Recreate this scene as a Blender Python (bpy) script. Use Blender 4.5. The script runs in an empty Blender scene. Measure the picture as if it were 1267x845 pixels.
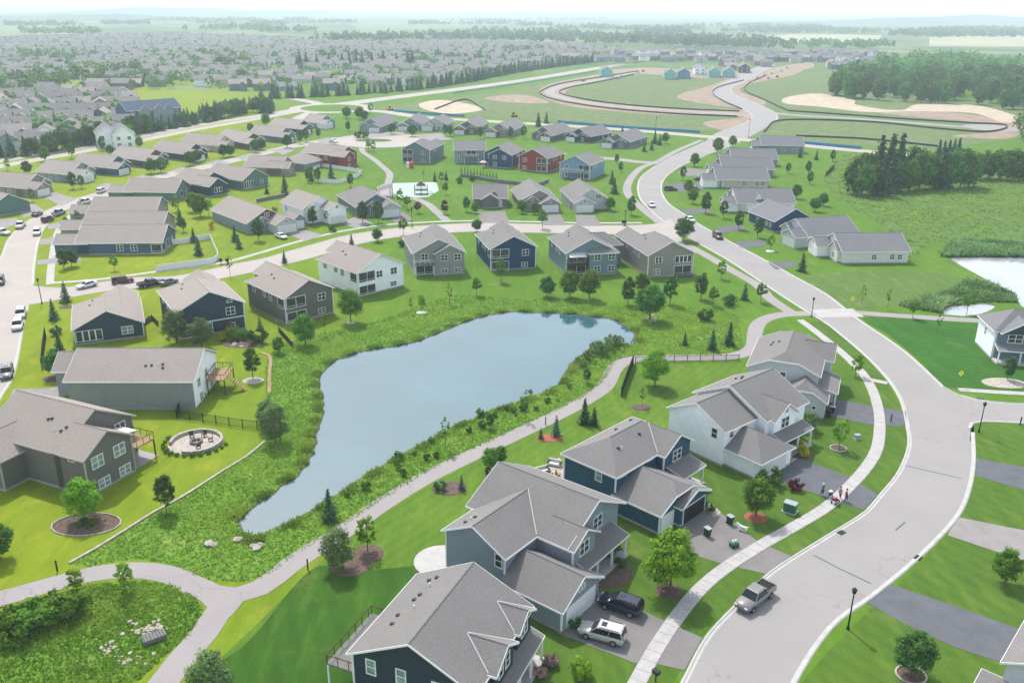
import bpy, bmesh, math, random
import numpy as np
from mathutils import Vector, Matrix
from mathutils.geometry import delaunay_2d_cdt
random.seed(7); rng = np.random.default_rng(7)
S = bpy.context.scene; COL = S.collection
# ------------------------------------------------------------------ camera, light
FPX, CAMH = 1086.0, 60.0
PITCH = math.atan(410/1086.0); ROLL = math.radians(0.55)
cam_d = bpy.data.cameras.new('camera'); cam = bpy.data.objects.new('camera', cam_d); COL.objects.link(cam)
cam_d.sensor_width = 36.0; cam_d.lens = 36.0*FPX/1267.0; cam_d.clip_start = 0.5; cam_d.clip_end = 60000
cam.matrix_world = Matrix.Translation((0, 0, CAMH)) @ Matrix.Rotation(math.pi/2-PITCH, 4, 'X') @ Matrix.Rotation(ROLL, 4, 'Z')
S.camera = cam
S.view_settings.view_transform = 'Standard'; S.view_settings.look = 'None'
S.view_settings.exposure = 0.46; S.view_settings.gamma = 1.0
SUN_AZ, SUN_EL = math.radians(-24), math.radians(54)
W = bpy.data.worlds.new('World'); S.world = W; W.use_nodes = True
wn = W.node_tree.nodes; wn.clear()
sky = wn.new('ShaderNodeTexSky'); sky.sky_type = 'NISHITA'; sky.sun_disc = False
sky.sun_elevation = SUN_EL; sky.sun_rotation = SUN_AZ % (2*math.pi); sky.air_density = 1.0; sky.dust_density = 3.5; sky.ozone_density = 1.0
bg = wn.new('ShaderNodeBackground'); bg.inputs['Strength'].default_value = 0.145
wo = wn.new('ShaderNodeOutputWorld')
tc = wn.new('ShaderNodeTexCoord'); sxz = wn.new('ShaderNodeSeparateXYZ'); mr = wn.new('ShaderNodeMapRange'); mx = wn.new('ShaderNodeMix'); mx.data_type = 'RGBA'
W.node_tree.links.new(tc.outputs['Generated'], sxz.inputs[0]); W.node_tree.links.new(sxz.outputs[2], mr.inputs[0]); mr.interpolation_type = 'SMOOTHSTEP'
for _i, _v in enumerate((0.0, 0.45, 1.0, 0.22)): mr.inputs[_i+1].default_value = _v      # thin white summer haze, thickest at the horizon
W.node_tree.links.new(mr.outputs[0], mx.inputs[0]); W.node_tree.links.new(sky.outputs[0], mx.inputs[6]); mx.inputs[7].default_value = (9.0, 9.8, 10.3, 1)
W.node_tree.links.new(mx.outputs[2], bg.inputs[0]); W.node_tree.links.new(bg.outputs[0], wo.inputs[0])
sd = bpy.data.lights.new('sun', 'SUN'); sd.energy = 3.0; sd.angle = math.radians(0.9); sd.color = (1.0, 0.97, 0.925)
sun = bpy.data.objects.new('sun', sd); COL.objects.link(sun)
to_sun = Vector((math.sin(SUN_AZ)*math.cos(SUN_EL), math.cos(SUN_AZ)*math.cos(SUN_EL), math.sin(SUN_EL)))
sun.rotation_euler = (-to_sun).to_track_quat('-Z', 'Y').to_euler(); sun.location = to_sun*200
S.render.engine = 'CYCLES'
S.cycles.use_denoising = True; S.cycles.max_bounces = 6; S.cycles.volume_bounces = 1
S.cycles.transparent_max_bounces = 8; S.cycles.caustics_reflective = False; S.cycles.caustics_refractive = False
HAZE = 0.00021
# ------------------------------------------------------------------ helpers
_sp, _cp, _cr, _sr = math.sin(PITCH), math.cos(PITCH), math.cos(ROLL), math.sin(ROLL)
def G(u, v, z=0.0):
    """Survey: where the sight line through photo point (u, v) meets height z."""
    a, b = u-633.5, v-422.5
    dx, dy = a*_cr+b*_sr, -a*_sr+b*_cr
    t = (CAMH-z)/(FPX*_sp+dy*_cp)
    return np.array([dx*t, (FPX*_cp-dy*_sp)*t])
def GP(pts, z=0.0): return np.array([G(u, v, z) for u, v in pts])
def lin(h):
    r = []
    for i in (0, 2, 4):
        c = int(h[i:i+2], 16)/255
        r.append(c/12.92 if c <= .04045 else ((c+.055)/1.055)**2.4)
    return tuple(r)
def catmull(P, step=2.0, closed=False):
    P = np.asarray(P, float); n = len(P); out = []
    rngi = range(n if closed else n-1)
    for i in rngi:
        if closed: p0, p1, p2, p3 = P[(i-1) % n], P[i], P[(i+1) % n], P[(i+2) % n]
        else:
            p1, p2 = P[i], P[i+1]; p0 = P[i-1] if i else 2*p1-p2; p3 = P[i+2] if i+2 < n else 2*p2-p1
        m = max(1, int(np.hypot(*(p2-p1)[:2])/step))
        d = np.hypot(*(p1-p0)[:2])**.5+1e-6, np.hypot(*(p2-p1)[:2])**.5+1e-6, np.hypot(*(p3-p2)[:2])**.5+1e-6
        t1 = ((p1-p0)/d[0]-(p2-p0)/(d[0]+d[1])+(p2-p1)/d[1])*d[1]
        t2 = ((p2-p1)/d[1]-(p3-p1)/(d[1]+d[2])+(p3-p2)/d[2])*d[1]
        for k in range(m):
            t = k/m; h = (2*t**3-3*t*t+1, t**3-2*t*t+t, -2*t**3+3*t*t, t**3-t*t)
            out.append(h[0]*p1+h[1]*t1+h[2]*p2+h[3]*t2)
    if not closed: out.append(P[-1])
    return np.array(out)
def resample(P, n=None, step=None):
    P = np.asarray(P); s = np.r_[0, np.cumsum(np.hypot(*np.diff(P, axis=0).T[:2]))]
    if n is None: n = max(2, int(round(s[-1]/step))+1)
    q = np.linspace(0, s[-1], n)
    return np.stack([np.interp(q, s, P[:, k]) for k in range(P.shape[1])], 1)
def normals2(P):
    t = np.gradient(P, axis=0); t /= np.hypot(*t.T)[:, None]+1e-9
    return np.stack([-t[:, 1], t[:, 0]], 1)
def inpoly(pts, poly):
    x, y = pts[:, 0], pts[:, 1]; r = np.zeros(len(pts), bool); n = len(poly); j = n-1
    for i in range(n):
        xi, yi = poly[i]; xj, yj = poly[j]
        c = ((yi > y) != (yj > y)) & (x < (xj-xi)*(y-yi)/((yj-yi) if yj != yi else 1e-9)+xi)
        r ^= c; j = i
    return r
def link(o, parent=None):
    COL.objects.link(o)
    if parent: o.parent = parent
    return o
def mesh(name, V, F, mat=None, smooth=False):
    me = bpy.data.meshes.new(name); me.from_pydata([tuple(map(float, v)) for v in V], [], [tuple(f) for f in F])
    mats = mat if isinstance(mat, (list, tuple)) else ([mat] if mat else [])
    for m in mats: me.materials.append(m)
    if smooth: me.polygons.foreach_set('use_smooth', [True]*len(me.polygons))
    return me
def quadmesh(name, V, mat, tint=None):
    """V: (N,4,3) quads, fast."""
    n = len(V); me = bpy.data.meshes.new(name)
    me.vertices.add(4*n); me.vertices.foreach_set('co', V.reshape(-1).astype(np.float32))
    me.loops.add(4*n); me.loops.foreach_set('vertex_index', np.arange(4*n, dtype=np.int32))
    me.polygons.add(n); me.polygons.foreach_set('loop_start', np.arange(0, 4*n, 4, dtype=np.int32))
    try: me.polygons.foreach_set('loop_total', np.full(n, 4, np.int32))
    except Exception: pass
    if tint is not None:
        a = me.attributes.new('tint', 'FLOAT', 'FACE'); a.data.foreach_set('value', tint.astype(np.float32))
    me.materials.append(mat); me.update(calc_edges=True); me.validate()
    return me
def ob(name, me, parent=None, loc=None, rz=None):
    o = bpy.data.objects.new(name, me); link(o, parent)
    if loc is not None: o.location = tuple(float(c) for c in loc)
    if rz is not None: o.rotation_euler = (0, 0, rz)
    return o
def tag(o, label, cat, group=None):
    o['label'] = label; o['category'] = cat
    if group: o['group'] = group
    return o
def struct(o): o['kind'] = 'structure'; return o
def stuff(o): o['kind'] = 'stuff'; return o
def empty(name, loc=(0, 0, 0), rz=0.0):
    o = bpy.data.objects.new(name, None); o.empty_display_size = .5; link(o)
    o.location = tuple(float(c) for c in loc); o.rotation_euler = (0, 0, rz); return o
class MB:
    def __init__(s): s.V = []; s.F = []
    def add(s, V, F):
        b = len(s.V); s.V += [tuple(v) for v in V]; s.F += [tuple(i+b for i in f) for f in F]; return s
    def box(s, x0, x1, y0, y1, z0, z1):
        return s.add([(x0, y0, z0), (x1, y0, z0), (x1, y1, z0), (x0, y1, z0), (x0, y0, z1), (x1, y0, z1), (x1, y1, z1), (x0, y1, z1)],
                     [(0, 3, 2, 1), (4, 5, 6, 7), (0, 1, 5, 4), (1, 2, 6, 5), (2, 3, 7, 6), (3, 0, 4, 7)])
    def tube(s, p, q, r0, r1=None, n=6):
        r1 = r0 if r1 is None else r1; p, q = Vector(p), Vector(q); d = (q-p).normalized()
        a = d.orthogonal().normalized(); b = d.cross(a); V = []
        for c, r in ((p, r0), (q, r1)):
            for k in range(n): t = 2*math.pi*k/n; V.append(c+a*(r*math.cos(t))+b*(r*math.sin(t)))
        F = [(k, (k+1) % n, n+(k+1) % n, n+k) for k in range(n)]+[tuple(range(n-1, -1, -1)), tuple(range(n, 2*n))]
        return s.add(V, F)
    def lathe(s, prof, n=12, c=(0, 0)):
        V = []; F = []
        for r, z in prof:
            for k in range(n): t = 2*math.pi*k/n; V.append((c[0]+r*math.cos(t), c[1]+r*math.sin(t), z))
        for i in range(len(prof)-1):
            for k in range(n): F.append((i*n+k, i*n+(k+1) % n, (i+1)*n+(k+1) % n, (i+1)*n+k))
        F.append(tuple(range(n-1, -1, -1))); F.append(tuple((len(prof)-1)*n+k for k in range(n)))
        return s.add(V, F)
    def quadbox(s, A, B, t):
        """thin slab between quad A (top) lowered by t"""
        n = len(A); V = [tuple(a) for a in A]+[(a[0], a[1], a[2]-t) for a in A]
        F = [tuple(range(n)), tuple(range(2*n-1, n-1, -1))]+[(n+i, n+(i+1) % n, (i+1) % n, i) for i in range(n)]
        return s.add(V, F)
    def me(s, name, mat, smooth=False): return mesh(name, s.V, s.F, mat, smooth)
    def ob(s, name, mat, parent=None, loc=None, rz=None, smooth=False): return ob(name, s.me(name, mat, smooth), parent, loc, rz)
# ------------------------------------------------------------------ materials
def newmat(name):
    m = bpy.data.materials.new(name); m.use_nodes = True; nt = m.node_tree
    return m, nt, nt.nodes['Principled BSDF']
def N(nt, t, **kw):
    n = nt.nodes.new(t)
    for k, v in kw.items(): setattr(n, k, v)
    return n
def noise(nt, scale, detail=3, vec=None, rough=.55):
    n = N(nt, 'ShaderNodeTexNoise'); n.inputs['Scale'].default_value = scale; n.inputs['Detail'].default_value = detail; n.inputs['Roughness'].default_value = rough
    if vec is not None: nt.links.new(vec, n.inputs['Vector'])
    return n.outputs['Fac']
def ramp(nt, fac, stops):
    r = N(nt, 'ShaderNodeValToRGB'); nt.links.new(fac, r.inputs[0]); e = r.color_ramp.elements
    while len(e) < len(stops): e.new(.5)
    for i, (p, c) in enumerate(stops): e[i].position = p; e[i].color = (*c, 1)
    return r.outputs[0]
def mix(nt, fac, a, b, mode='MIX'):
    m = N(nt, 'ShaderNodeMix', data_type='RGBA', blend_type=mode)
    for s, v in ((0, fac), (6, a), (7, b)):
        if isinstance(v, (int, float)): m.inputs[s].default_value = v
        elif isinstance(v, tuple): m.inputs[s].default_value = (*v, 1)
        else: nt.links.new(v, m.inputs[s])
    return m.outputs[2]
def pos(nt): return N(nt, 'ShaderNodeNewGeometry').outputs['Position']
def maprange(nt, v, a, b, c=0., d=1.):
    m = N(nt, 'ShaderNodeMapRange'); nt.links.new(v, m.inputs[0])
    for i, x in enumerate((a, b, c, d)): m.inputs[i+1].default_value = x
    return m.outputs[0]
def sc(c, k): return tuple(min(1., x*k) for x in c)
def bump(nt, p, h, strength, dist=.1):
    b = N(nt, 'ShaderNodeBump'); b.inputs['Strength'].default_value = strength; b.inputs['Distance'].default_value = dist
    nt.links.new(h, b.inputs['Height']); nt.links.new(b.outputs[0], p.inputs['Normal'])
_M = {}
def plain(name, col, rough=.7, var=.12, scale=3., metal=0., spec=.3, fine=0.):
    if name in _M: return _M[name]
    m, nt, p = newmat(name)
    n1 = noise(nt, scale, 4, pos(nt))
    c = ramp(nt, n1, [(.3, sc(col, 1-var)), (.7, sc(col, 1+var))])
    if fine:
        n2 = noise(nt, scale*14, 2, pos(nt)); c = mix(nt, fine, c, ramp(nt, n2, [(.35, (0, 0, 0)), (.65, (1, 1, 1))]), 'OVERLAY')
    nt.links.new(c, p.inputs['Base Color']); p.inputs['Roughness'].default_value = rough; p.inputs['Metallic'].default_value = metal
    p.inputs['Specular IOR Level'].default_value = spec
    _M[name] = m; return m
def shingle(name, col):
    m, nt, p = newmat(name); P = pos(nt)
    n1 = noise(nt, .35, 3, P); n2 = noise(nt, 5., 2, P)
    sx = N(nt, 'ShaderNodeSeparateXYZ'); nt.links.new(P, sx.inputs[0])
    wv = N(nt, 'ShaderNodeMath', operation='MODULO'); mu = N(nt, 'ShaderNodeMath', operation='MULTIPLY'); nt.links.new(sx.outputs[2], mu.inputs[0]); mu.inputs[1].default_value = 7.0
    nt.links.new(mu.outputs[0], wv.inputs[0]); wv.inputs[1].default_value = 1.0
    c = ramp(nt, n1, [(.3, sc(col, .9)), (.7, sc(col, 1.1))])
    c = mix(nt, .55, c, ramp(nt, n2, [(.25, sc(col, .62)), (.5, col), (.78, sc(col, 1.45))]))
    c = mix(nt, .16, c, ramp(nt, wv.outputs[0], [(0., (.02, .02, .02)), (.3, sc(col, 1.15))]))
    oi = N(nt, 'ShaderNodeObjectInfo'); c = mix(nt, maprange(nt, oi.outputs['Random'], 0, 1, 0, .25), c, sc(col, .72))
    nt.links.new(c, p.inputs['Base Color']); p.inputs['Roughness'].default_value = .9; p.inputs['Specular IOR Level'].default_value = .2
    return m
def siding(name, col):
    m, nt, p = newmat(name); P = pos(nt)
    sx = N(nt, 'ShaderNodeSeparateXYZ'); nt.links.new(P, sx.inputs[0])
    mu = N(nt, 'ShaderNodeMath', operation='MULTIPLY'); nt.links.new(sx.outputs[2], mu.inputs[0]); mu.inputs[1].default_value = 5.5
    fr = N(nt, 'ShaderNodeMath', operation='FRACT'); nt.links.new(mu.outputs[0], fr.inputs[0])
    c = ramp(nt, noise(nt, .8, 3, P), [(.3, sc(col, .92)), (.7, sc(col, 1.08))])
    c = mix(nt, .3, c, ramp(nt, fr.outputs[0], [(0., sc(col, .45)), (.16, col), (1., sc(col, 1.1))]))
    nt.links.new(c, p.inputs['Base Color']); p.inputs['Roughness'].default_value = .65; p.inputs['Specular IOR Level'].default_value = .25
    bump(nt, p, fr.outputs[0], .25, .03)
    return m
def leafmat(name, dark, light, trans=.35):
    m, nt, p = newmat(name); out = nt.nodes['Material Output']
    at = N(nt, 'ShaderNodeAttribute', attribute_name='tint')
    oi = N(nt, 'ShaderNodeObjectInfo')
    c = ramp(nt, at.outputs['Fac'], [(0., dark), (1., light)])
    hs = N(nt, 'ShaderNodeHueSaturation'); nt.links.new(c, hs.inputs['Color'])
    nt.links.new(maprange(nt, oi.outputs['Random'], 0, 1, .475, .515), hs.inputs['Hue']); nt.links.new(maprange(nt, oi.outputs['Random'], 0, 1, .7, 1.3), hs.inputs['Value'])
    nt.links.new(hs.outputs[0], p.inputs['Base Color']); p.inputs['Roughness'].default_value = .75; p.inputs['Specular IOR Level'].default_value = .15
    tr = N(nt, 'ShaderNodeBsdfTranslucent'); nt.links.new(hs.outputs[0], tr.inputs[0])
    ms = N(nt, 'ShaderNodeMixShader'); ms.inputs[0].default_value = trans
    nt.links.new(p.outputs[0], ms.inputs[1]); nt.links.new(tr.outputs[0], ms.inputs[2]); nt.links.new(ms.outputs[0], out.inputs[0])
    return m
L_maple = leafmat('maple_leaf', (.045, .13, .012), (.17, .34, .035))
L_bright = leafmat('bright_leaf', (.08, .22, .008), (.26, .48, .03))
L_dark = leafmat('dark_leaf', (.028, .10, .022), (.11, .25, .05))
L_forest = leafmat('forest_leaf', (.032, .105, .022), (.15, .31, .055), .25)
L_spruce = leafmat('spruce_needle', (.022, .078, .034), (.085, .18, .075), .1)
L_blue = leafmat('blue_spruce_needle', (.03, .075, .07), (.10, .18, .17), .1)
L_pale = leafmat('willow_leaf', (.07, .16, .045), (.24, .36, .13))
L_red = leafmat('red_leaf', (.05, .008, .012), (.17, .035, .035))
L_yellow = leafmat('gold_leaf', (.22, .24, .01), (.55, .50, .03))
L_orange = leafmat('orange_leaf', (.35, .15, .02), (.6, .4, .05))
L_pink = leafmat('pink_bloom', (.04, .12, .02), (.75, .35, .45))
L_meadow = leafmat('meadow_blade', (.10, .28, .016), (.36, .55, .08), .5)
L_reed = leafmat('reed_blade', (.10, .27, .025), (.36, .55, .08), .5)
BARK = plain('bark', (.11, .085, .06), .9, .3, 6)
def streaks(nt, c, base, alt, P, ang, amt=.4):
    mp = N(nt, 'ShaderNodeMapping'); nt.links.new(P, mp.inputs[0]); mp.inputs['Rotation'].default_value = (0, 0, ang); mp.inputs['Scale'].default_value = (1., .16, 1.)
    c = mix(nt, amt, c, ramp(nt, noise(nt, .55, 5, mp.outputs[0], .7), [(.32, sc(base, .66)), (.52, base), (.7, sc(alt, 1.12))]))
    dry = maprange(nt, noise(nt, .16, 5, P, .65), .58, .74, 0., .55)
    return mix(nt, dry, c, (alt[0]*1.55+.02, alt[1]*1.08, alt[2]*1.8+.008))
def lawnmat(name, base, alt, stripe=0., ang=0., width=1.1, patch=.5):
    m, nt, p = newmat(name); P = pos(nt)
    c = ramp(nt, noise(nt, .07, 4, P), [(.32, sc(base, .86)), (.5, base), (.68, alt)])
    c = mix(nt, .45*patch+.15, c, ramp(nt, noise(nt, .55, 4, P, .7), [(.3, sc(base, .62)), (.55, base), (.75, sc(alt, 1.2))]))
    c = mix(nt, .3, c, ramp(nt, noise(nt, 6., 3, P, .7), [(.3, sc(base, .5)), (.7, sc(alt, 1.25))]))
    c = streaks(nt, c, base, alt, P, ang)
    if stripe:
        mp = N(nt, 'ShaderNodeMapping'); nt.links.new(P, mp.inputs[0]); mp.inputs['Rotation'].default_value = (0, 0, -ang)
        wv = N(nt, 'ShaderNodeTexWave'); nt.links.new(mp.outputs[0], wv.inputs[0]); wv.inputs['Scale'].default_value = .31/width; wv.inputs['Distortion'].default_value = 2.5; wv.inputs['Detail'].default_value = 2; wv.inputs['Detail Scale'].default_value = .6
        c = mix(nt, stripe, c, ramp(nt, wv.outputs['Fac'], [(.35, sc(base, .62)), (.65, sc(alt, 1.15))]))
    nt.links.new(c, p.inputs['Base Color']); p.inputs['Roughness'].default_value = .95; p.inputs['Specular IOR Level'].default_value = .1
    bump(nt, p, noise(nt, 9., 3, P), .5, .12)
    return m
def groundmat():
    m, nt, p = newmat('grassland'); P = pos(nt)
    sx = N(nt, 'ShaderNodeSeparateXYZ'); nt.links.new(P, sx.inputs[0])
    def lawn(b, a):
        c = ramp(nt, noise(nt, .06, 4, P), [(.32, sc(b, .85)), (.5, b), (.68, a)])
        c = mix(nt, .35, c, ramp(nt, noise(nt, .5, 4, P, .7), [(.3, sc(b, .6)), (.55, b), (.75, sc(a, 1.25))]))
        c = mix(nt, .28, c, ramp(nt, noise(nt, 5., 3, P, .7), [(.3, sc(b, .5)), (.7, sc(a, 1.25))]))
        return streaks(nt, c, b, a, P, .5, .35)
    yl = lawn((.165, .235, .010), (.245, .285, .018)); gr = lawn((.078, .172, .014), (.13, .225, .024))
    wob = N(nt, 'ShaderNodeMath', operation='MULTIPLY_ADD'); nt.links.new(noise(nt, .03, 2, P), wob.inputs[0]); wob.inputs[1].default_value = 40; dg = N(nt, 'ShaderNodeMath', operation='MULTIPLY_ADD'); nt.links.new(sx.outputs[1], dg.inputs[0]); dg.inputs[1].default_value = .28; nt.links.new(sx.outputs[0], dg.inputs[2]); nt.links.new(dg.outputs[0], wob.inputs[2])
    c = mix(nt, maprange(nt, wob.outputs[0], -6, 56), yl, gr)
    far = ramp(nt, noise(nt, .004, 5, P, .6), [(.3, (.03, .075, .03)), (.45, (.07, .13, .045)), (.55, (.13, .17, .07)), (.68, (.30, .28, .17))])
    c = mix(nt, maprange(nt, sx.outputs[1], 650, 1400), c, far)
    nt.links.new(c, p.inputs['Base Color']); p.inputs['Roughness'].default_value = .95; p.inputs['Specular IOR Level'].default_value = .1
    bump(nt, p, noise(nt, 8., 3, P), .5, .12)
    return m
M_ground = groundmat()
M_meadow = lawnmat('meadow_soil', (.105, .215, .022), (.20, .30, .05), patch=1.1)
M_rough = lawnmat('rough_grass', (.085, .16, .03), (.14, .21, .06), patch=1.2)
M_lawnR = lawnmat('mown_lawn', (.062, .132, .016), (.115, .19, .026), .07, math.radians(35), 1.9)
M_lawnS = lawnmat('striped_lawn', (.078, .160, .016), (.145, .235, .026), .08, math.radians(-35), 1.6)
M_lawnD = lawnmat('dark_lawn', (.030, .110, .014), (.062, .16, .022), .13, math.radians(60), 1.8)
M_lawnG = lawnmat('lush_lawn', (.030, .092, .009), (.070, .150, .016), .06, math.radians(20), 2.2)
M_site = lawnmat('seeded_field', (.10, .165, .055), (.25, .245, .12), patch=1.2)
M_dirt = plain('bare_earth', (.27, .20, .15), .95, .3, .15, fine=.25)
M_sand = plain('sand', (.43, .35, .26), .95, .2, .15, fine=.2)
def roadmat(name, col, crack=.5):
    m, nt, p = newmat(name); P = pos(nt)
    c = ramp(nt, noise(nt, .12, 4, P), [(.3, sc(col, .93)), (.7, sc(col, 1.06))])
    c = mix(nt, .22, c, ramp(nt, noise(nt, 12., 2, P), [(.3, sc(col, .7)), (.7, sc(col, 1.25))]))
    v = N(nt, 'ShaderNodeTexVoronoi', feature='DISTANCE_TO_EDGE'); v.inputs['Scale'].default_value = .045
    ad = N(nt, 'ShaderNodeVectorMath', operation='ADD'); nn = N(nt, 'ShaderNodeTexNoise'); nn.inputs['Scale'].default_value = .3; nt.links.new(P, nn.inputs['Vector'])
    s3 = N(nt, 'ShaderNodeVectorMath', operation='SCALE'); nt.links.new(nn.outputs['Color'], s3.inputs[0]); s3.inputs['Scale'].default_value = 6
    nt.links.new(P, ad.inputs[0]); nt.links.new(s3.outputs[0], ad.inputs[1]); nt.links.new(ad.outputs[0], v.inputs['Vector'])
    c = mix(nt, maprange(nt, v.outputs['Distance'], 0.0, .0045, crack, 0.), c, sc(col, .35))
    nt.links.new(c, p.inputs['Base Color']); p.inputs['Roughness'].default_value = .85; p.inputs['Specular IOR Level'].default_value = .25
    return m
M_road = roadmat('street_surface', (.278, .264, .255), .28); M_roadL = roadmat('warm_street_surface', (.365, .325, .30), .2)
M_trail = roadmat('trail_surface', (.285, .26, .258), .35)
M_conc = plain('concrete', (.41, .40, .385), .85, .1, .8, fine=.1)
M_slab = plain('sidewalk_concrete', (.385, .37, .36), .85, .1, .6, fine=.1)
M_drive = plain('driveway_asphalt', (.182, .170, .166), .9, .1, .4, fine=.06)
M_driveW = plain('weathered_driveway_asphalt', (.245, .228, .222), .9, .1, .5, fine=.06)
M_driveB = plain('new_driveway_asphalt', (.102, .108, .122), .85, .12, .5, fine=.06)
M_mulch = plain('mulch', (.11, .075, .06), .95, .4, 3., fine=.3)
M_mulchR = plain('red_mulch', (.30, .10, .06), .95, .3, 3., fine=.3)
M_stone = plain('pale_stone', (.37, .33, .285), .9, .25, 2., fine=.2)
def watermat(name, col):
    m, nt, p = newmat(name); P = pos(nt)
    nt.links.new(ramp(nt, noise(nt, .05, 3, P), [(.3, sc(col, .85)), (.7, sc(col, 1.2))]), p.inputs['Base Color'])
    p.inputs['Roughness'].default_value = .012; p.inputs['IOR'].default_value = 1.75; p.inputs['Specular IOR Level'].default_value = 1.0
    mp = N(nt, 'ShaderNodeMapping'); nt.links.new(P, mp.inputs[0]); mp.inputs['Scale'].default_value = (1, .5, 1)
    bump(nt, p, noise(nt, .9, 4, mp.outputs[0]), .012, .3)
    return m
M_water = watermat('pond_water', (.034, .104, .122)); M_waterR = watermat('marsh_water', (.33, .34, .36))
R_brown = shingle('brown_shingles', (.30, .262, .238)); R_gray = shingle('gray_shingles', (.19, .18, .175)); R_cool = shingle('cool_gray_shingles', (.178, .177, .186))
R_far = shingle('hazy_brown_shingles', (.215, .20, .195))
WALL = {k: siding(k+'_siding', v) for k, v in dict(navy=(.024, .036, .060), steel=(.225, .27, .31), blue=(.022, .08, .135), white=(.87, .885, .92), lightgray=(.46, .48, .50),
    taupe=(.15, .14, .132), gray=(.26, .275, .285), slate=(.032, .055, .085), graytaupe=(.145, .136, .128), sandtaupe=(.27, .245, .22), offwhite=(.66, .65, .60), stone=(.26, .25, .24), royal=(.012, .048, .125), teal=(.155, .225, .265),
    beige=(.27, .24, .20), red=(.27, .03, .03), cream=(.52, .47, .38), denim=(.06, .11, .17), green=(.10, .18, .16), skyblue=(.16, .28, .42), brown=(.12, .085, .07), bluegray=(.13, .17, .21), brick=(.26, .035, .035), wrap=(.16, .46, .42), wrapblue=(.08, .25, .42)).items()}
M_trim = plain('white_trim', (.76, .76, .75), .5, .05, 2.); M_beige = plain('tan_trim', (.40, .36, .31), .6, .05, 2.)
M_flash = plain('pale_flashing', (.42, .41, .40), .6, .05, 2.); M_found = plain('foundation_concrete', (.33, .32, .31), .9, .12, 1.5); M_door = plain('garage_door_paint', (.70, .70, .70), .5, .05, 2.)
M_dtaupe = plain('taupe_garage_paint', (.30, .27, .24), .5, .05, 2.); M_black = plain('black_metal', (.012, .012, .014), .5, .1, 3.)
M_dwood = plain('stained_wood', (.09, .05, .03), .8, .3, 4.); M_wood = plain('tan_wood', (.30, .20, .11), .8, .25, 4.); M_gwood = plain('gray_wood', (.16, .155, .15), .85, .2, 3.)
m, nt, p = newmat('window_glass'); p.inputs['Base Color'].default_value = (.012, .02, .026, 1); p.inputs['Roughness'].default_value = .08; p.inputs['Specular IOR Level'].default_value = .6
nt.links.new(ramp(nt, noise(nt, .7, 2, pos(nt)), [(.35, (.008, .012, .016)), (.7, (.06, .08, .09))]), p.inputs['Base Color']); M_glass = m
m, nt, p = newmat('blind_glass'); nt.links.new(ramp(nt, noise(nt, .9, 2, pos(nt)), [(.3, (.10, .16, .17)), (.7, (.30, .40, .40))]), p.inputs['Base Color']); p.inputs['Roughness'].default_value = .12; M_blind = m
m, nt, p = newmat('porch_screen_and_patio_shade'); nt.links.new(ramp(nt, noise(nt, 1.6, 3, pos(nt)), [(.35, (.012, .014, .017)), (.72, (.09, .085, .08))]), p.inputs['Base Color']); p.inputs['Roughness'].default_value = .7; M_screen_shade = m
# ------------------------------------------------------------------ the setting: ground, pond, roads, paths
def tri_sheet(poly, z, holes=(), grid=None):
    V = [Vector(p) for p in poly]; E = [(i, (i+1) % len(poly)) for i in range(len(poly))]
    for h in holes:
        b = len(V); V += [Vector(p) for p in h]; E += [(b+i, b+(i+1) % len(h)) for i in range(len(h))]
    v, e, f, *_ = delaunay_2d_cdt(V, E, [], 0, 1e-4)
    va = np.array([tuple(x) for x in v]); F = [t for t in f]
    cen = np.array([va[list(t)].mean(0) for t in F]); keep = inpoly(cen, poly)
    for h in holes: keep &= ~inpoly(cen, h)
    F2 = []
    for t, k in zip(F, keep):
        if not k: continue
        a, b, c = va[list(t)[:3]]
        if (b[0]-a[0])*(c[1]-a[1])-(b[1]-a[1])*(c[0]-a[0]) < 0: t = list(t)[::-1]
        F2.append(tuple(t))
    return [(x, y, z) for x, y in va], F2
def sheet(name, px, mat, z, smooth=True, world=False, step=1.5):
    P = np.asarray(px, float) if world else GP(px)
    if smooth: P = catmull(P, step, True)
    V, F = tri_sheet(P, z); return struct(ob(name, mesh(name, V, F, mat)))
def strip_me(name, L, R, z, mat, zr=None):
    n = len(L); zr = z if zr is None else zr
    V = [(x, y, z) for x, y in L]+[(x, y, zr) for x, y in R]
    F = [(n+i, n+i+1, i+1, i) for i in range(n-1)]
    a, b, c = (np.array(V[k]) for k in F[0][:3])
    if np.cross(b-a, c-a)[2] < 0: F = [f[::-1] for f in F]
    return mesh(name, V, F, mat)
def path(name, px, width, mat, z, world=False):
    C = catmull(GP(px) if not world else px, 2.0); n = normals2(C)
    return struct(ob(name, strip_me(name, C+n*width/2, C-n*width/2, z, mat))), C
def road(name, Lp, Rp, mat, z):
    L, R = catmull(GP(Lp), 2.0), catmull(GP(Rp), 2.0); n = int(max(len(L), len(R)))
    L, R = resample(L, n), resample(R, n)
    return struct(ob(name, strip_me(name, L, R, z, mat))), L, R
def curb(P, side, wide=.5):
    """kerb along P (outer edge); the road lies on side (+1 = left of travel)."""
    n = normals2(P)*side; prof = [(-.12, 0.0), (0, .11), (.16, .11), (.2, .035), (wide, .022), (wide, 0.0)]
    V = []; m = len(prof)
    for a, z in prof: V += [(x, y, z) for x, y in P+n*a]
    k = len(P); F = [(j*k+i, j*k+i+1, (j+1)*k+i+1, (j+1)*k+i) for j in range(m-1) for i in range(k-1)]
    if side > 0: F = [f[::-1] for f in F]
    return struct(ob('curb', mesh('curb', V, F, M_conc)))
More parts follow.
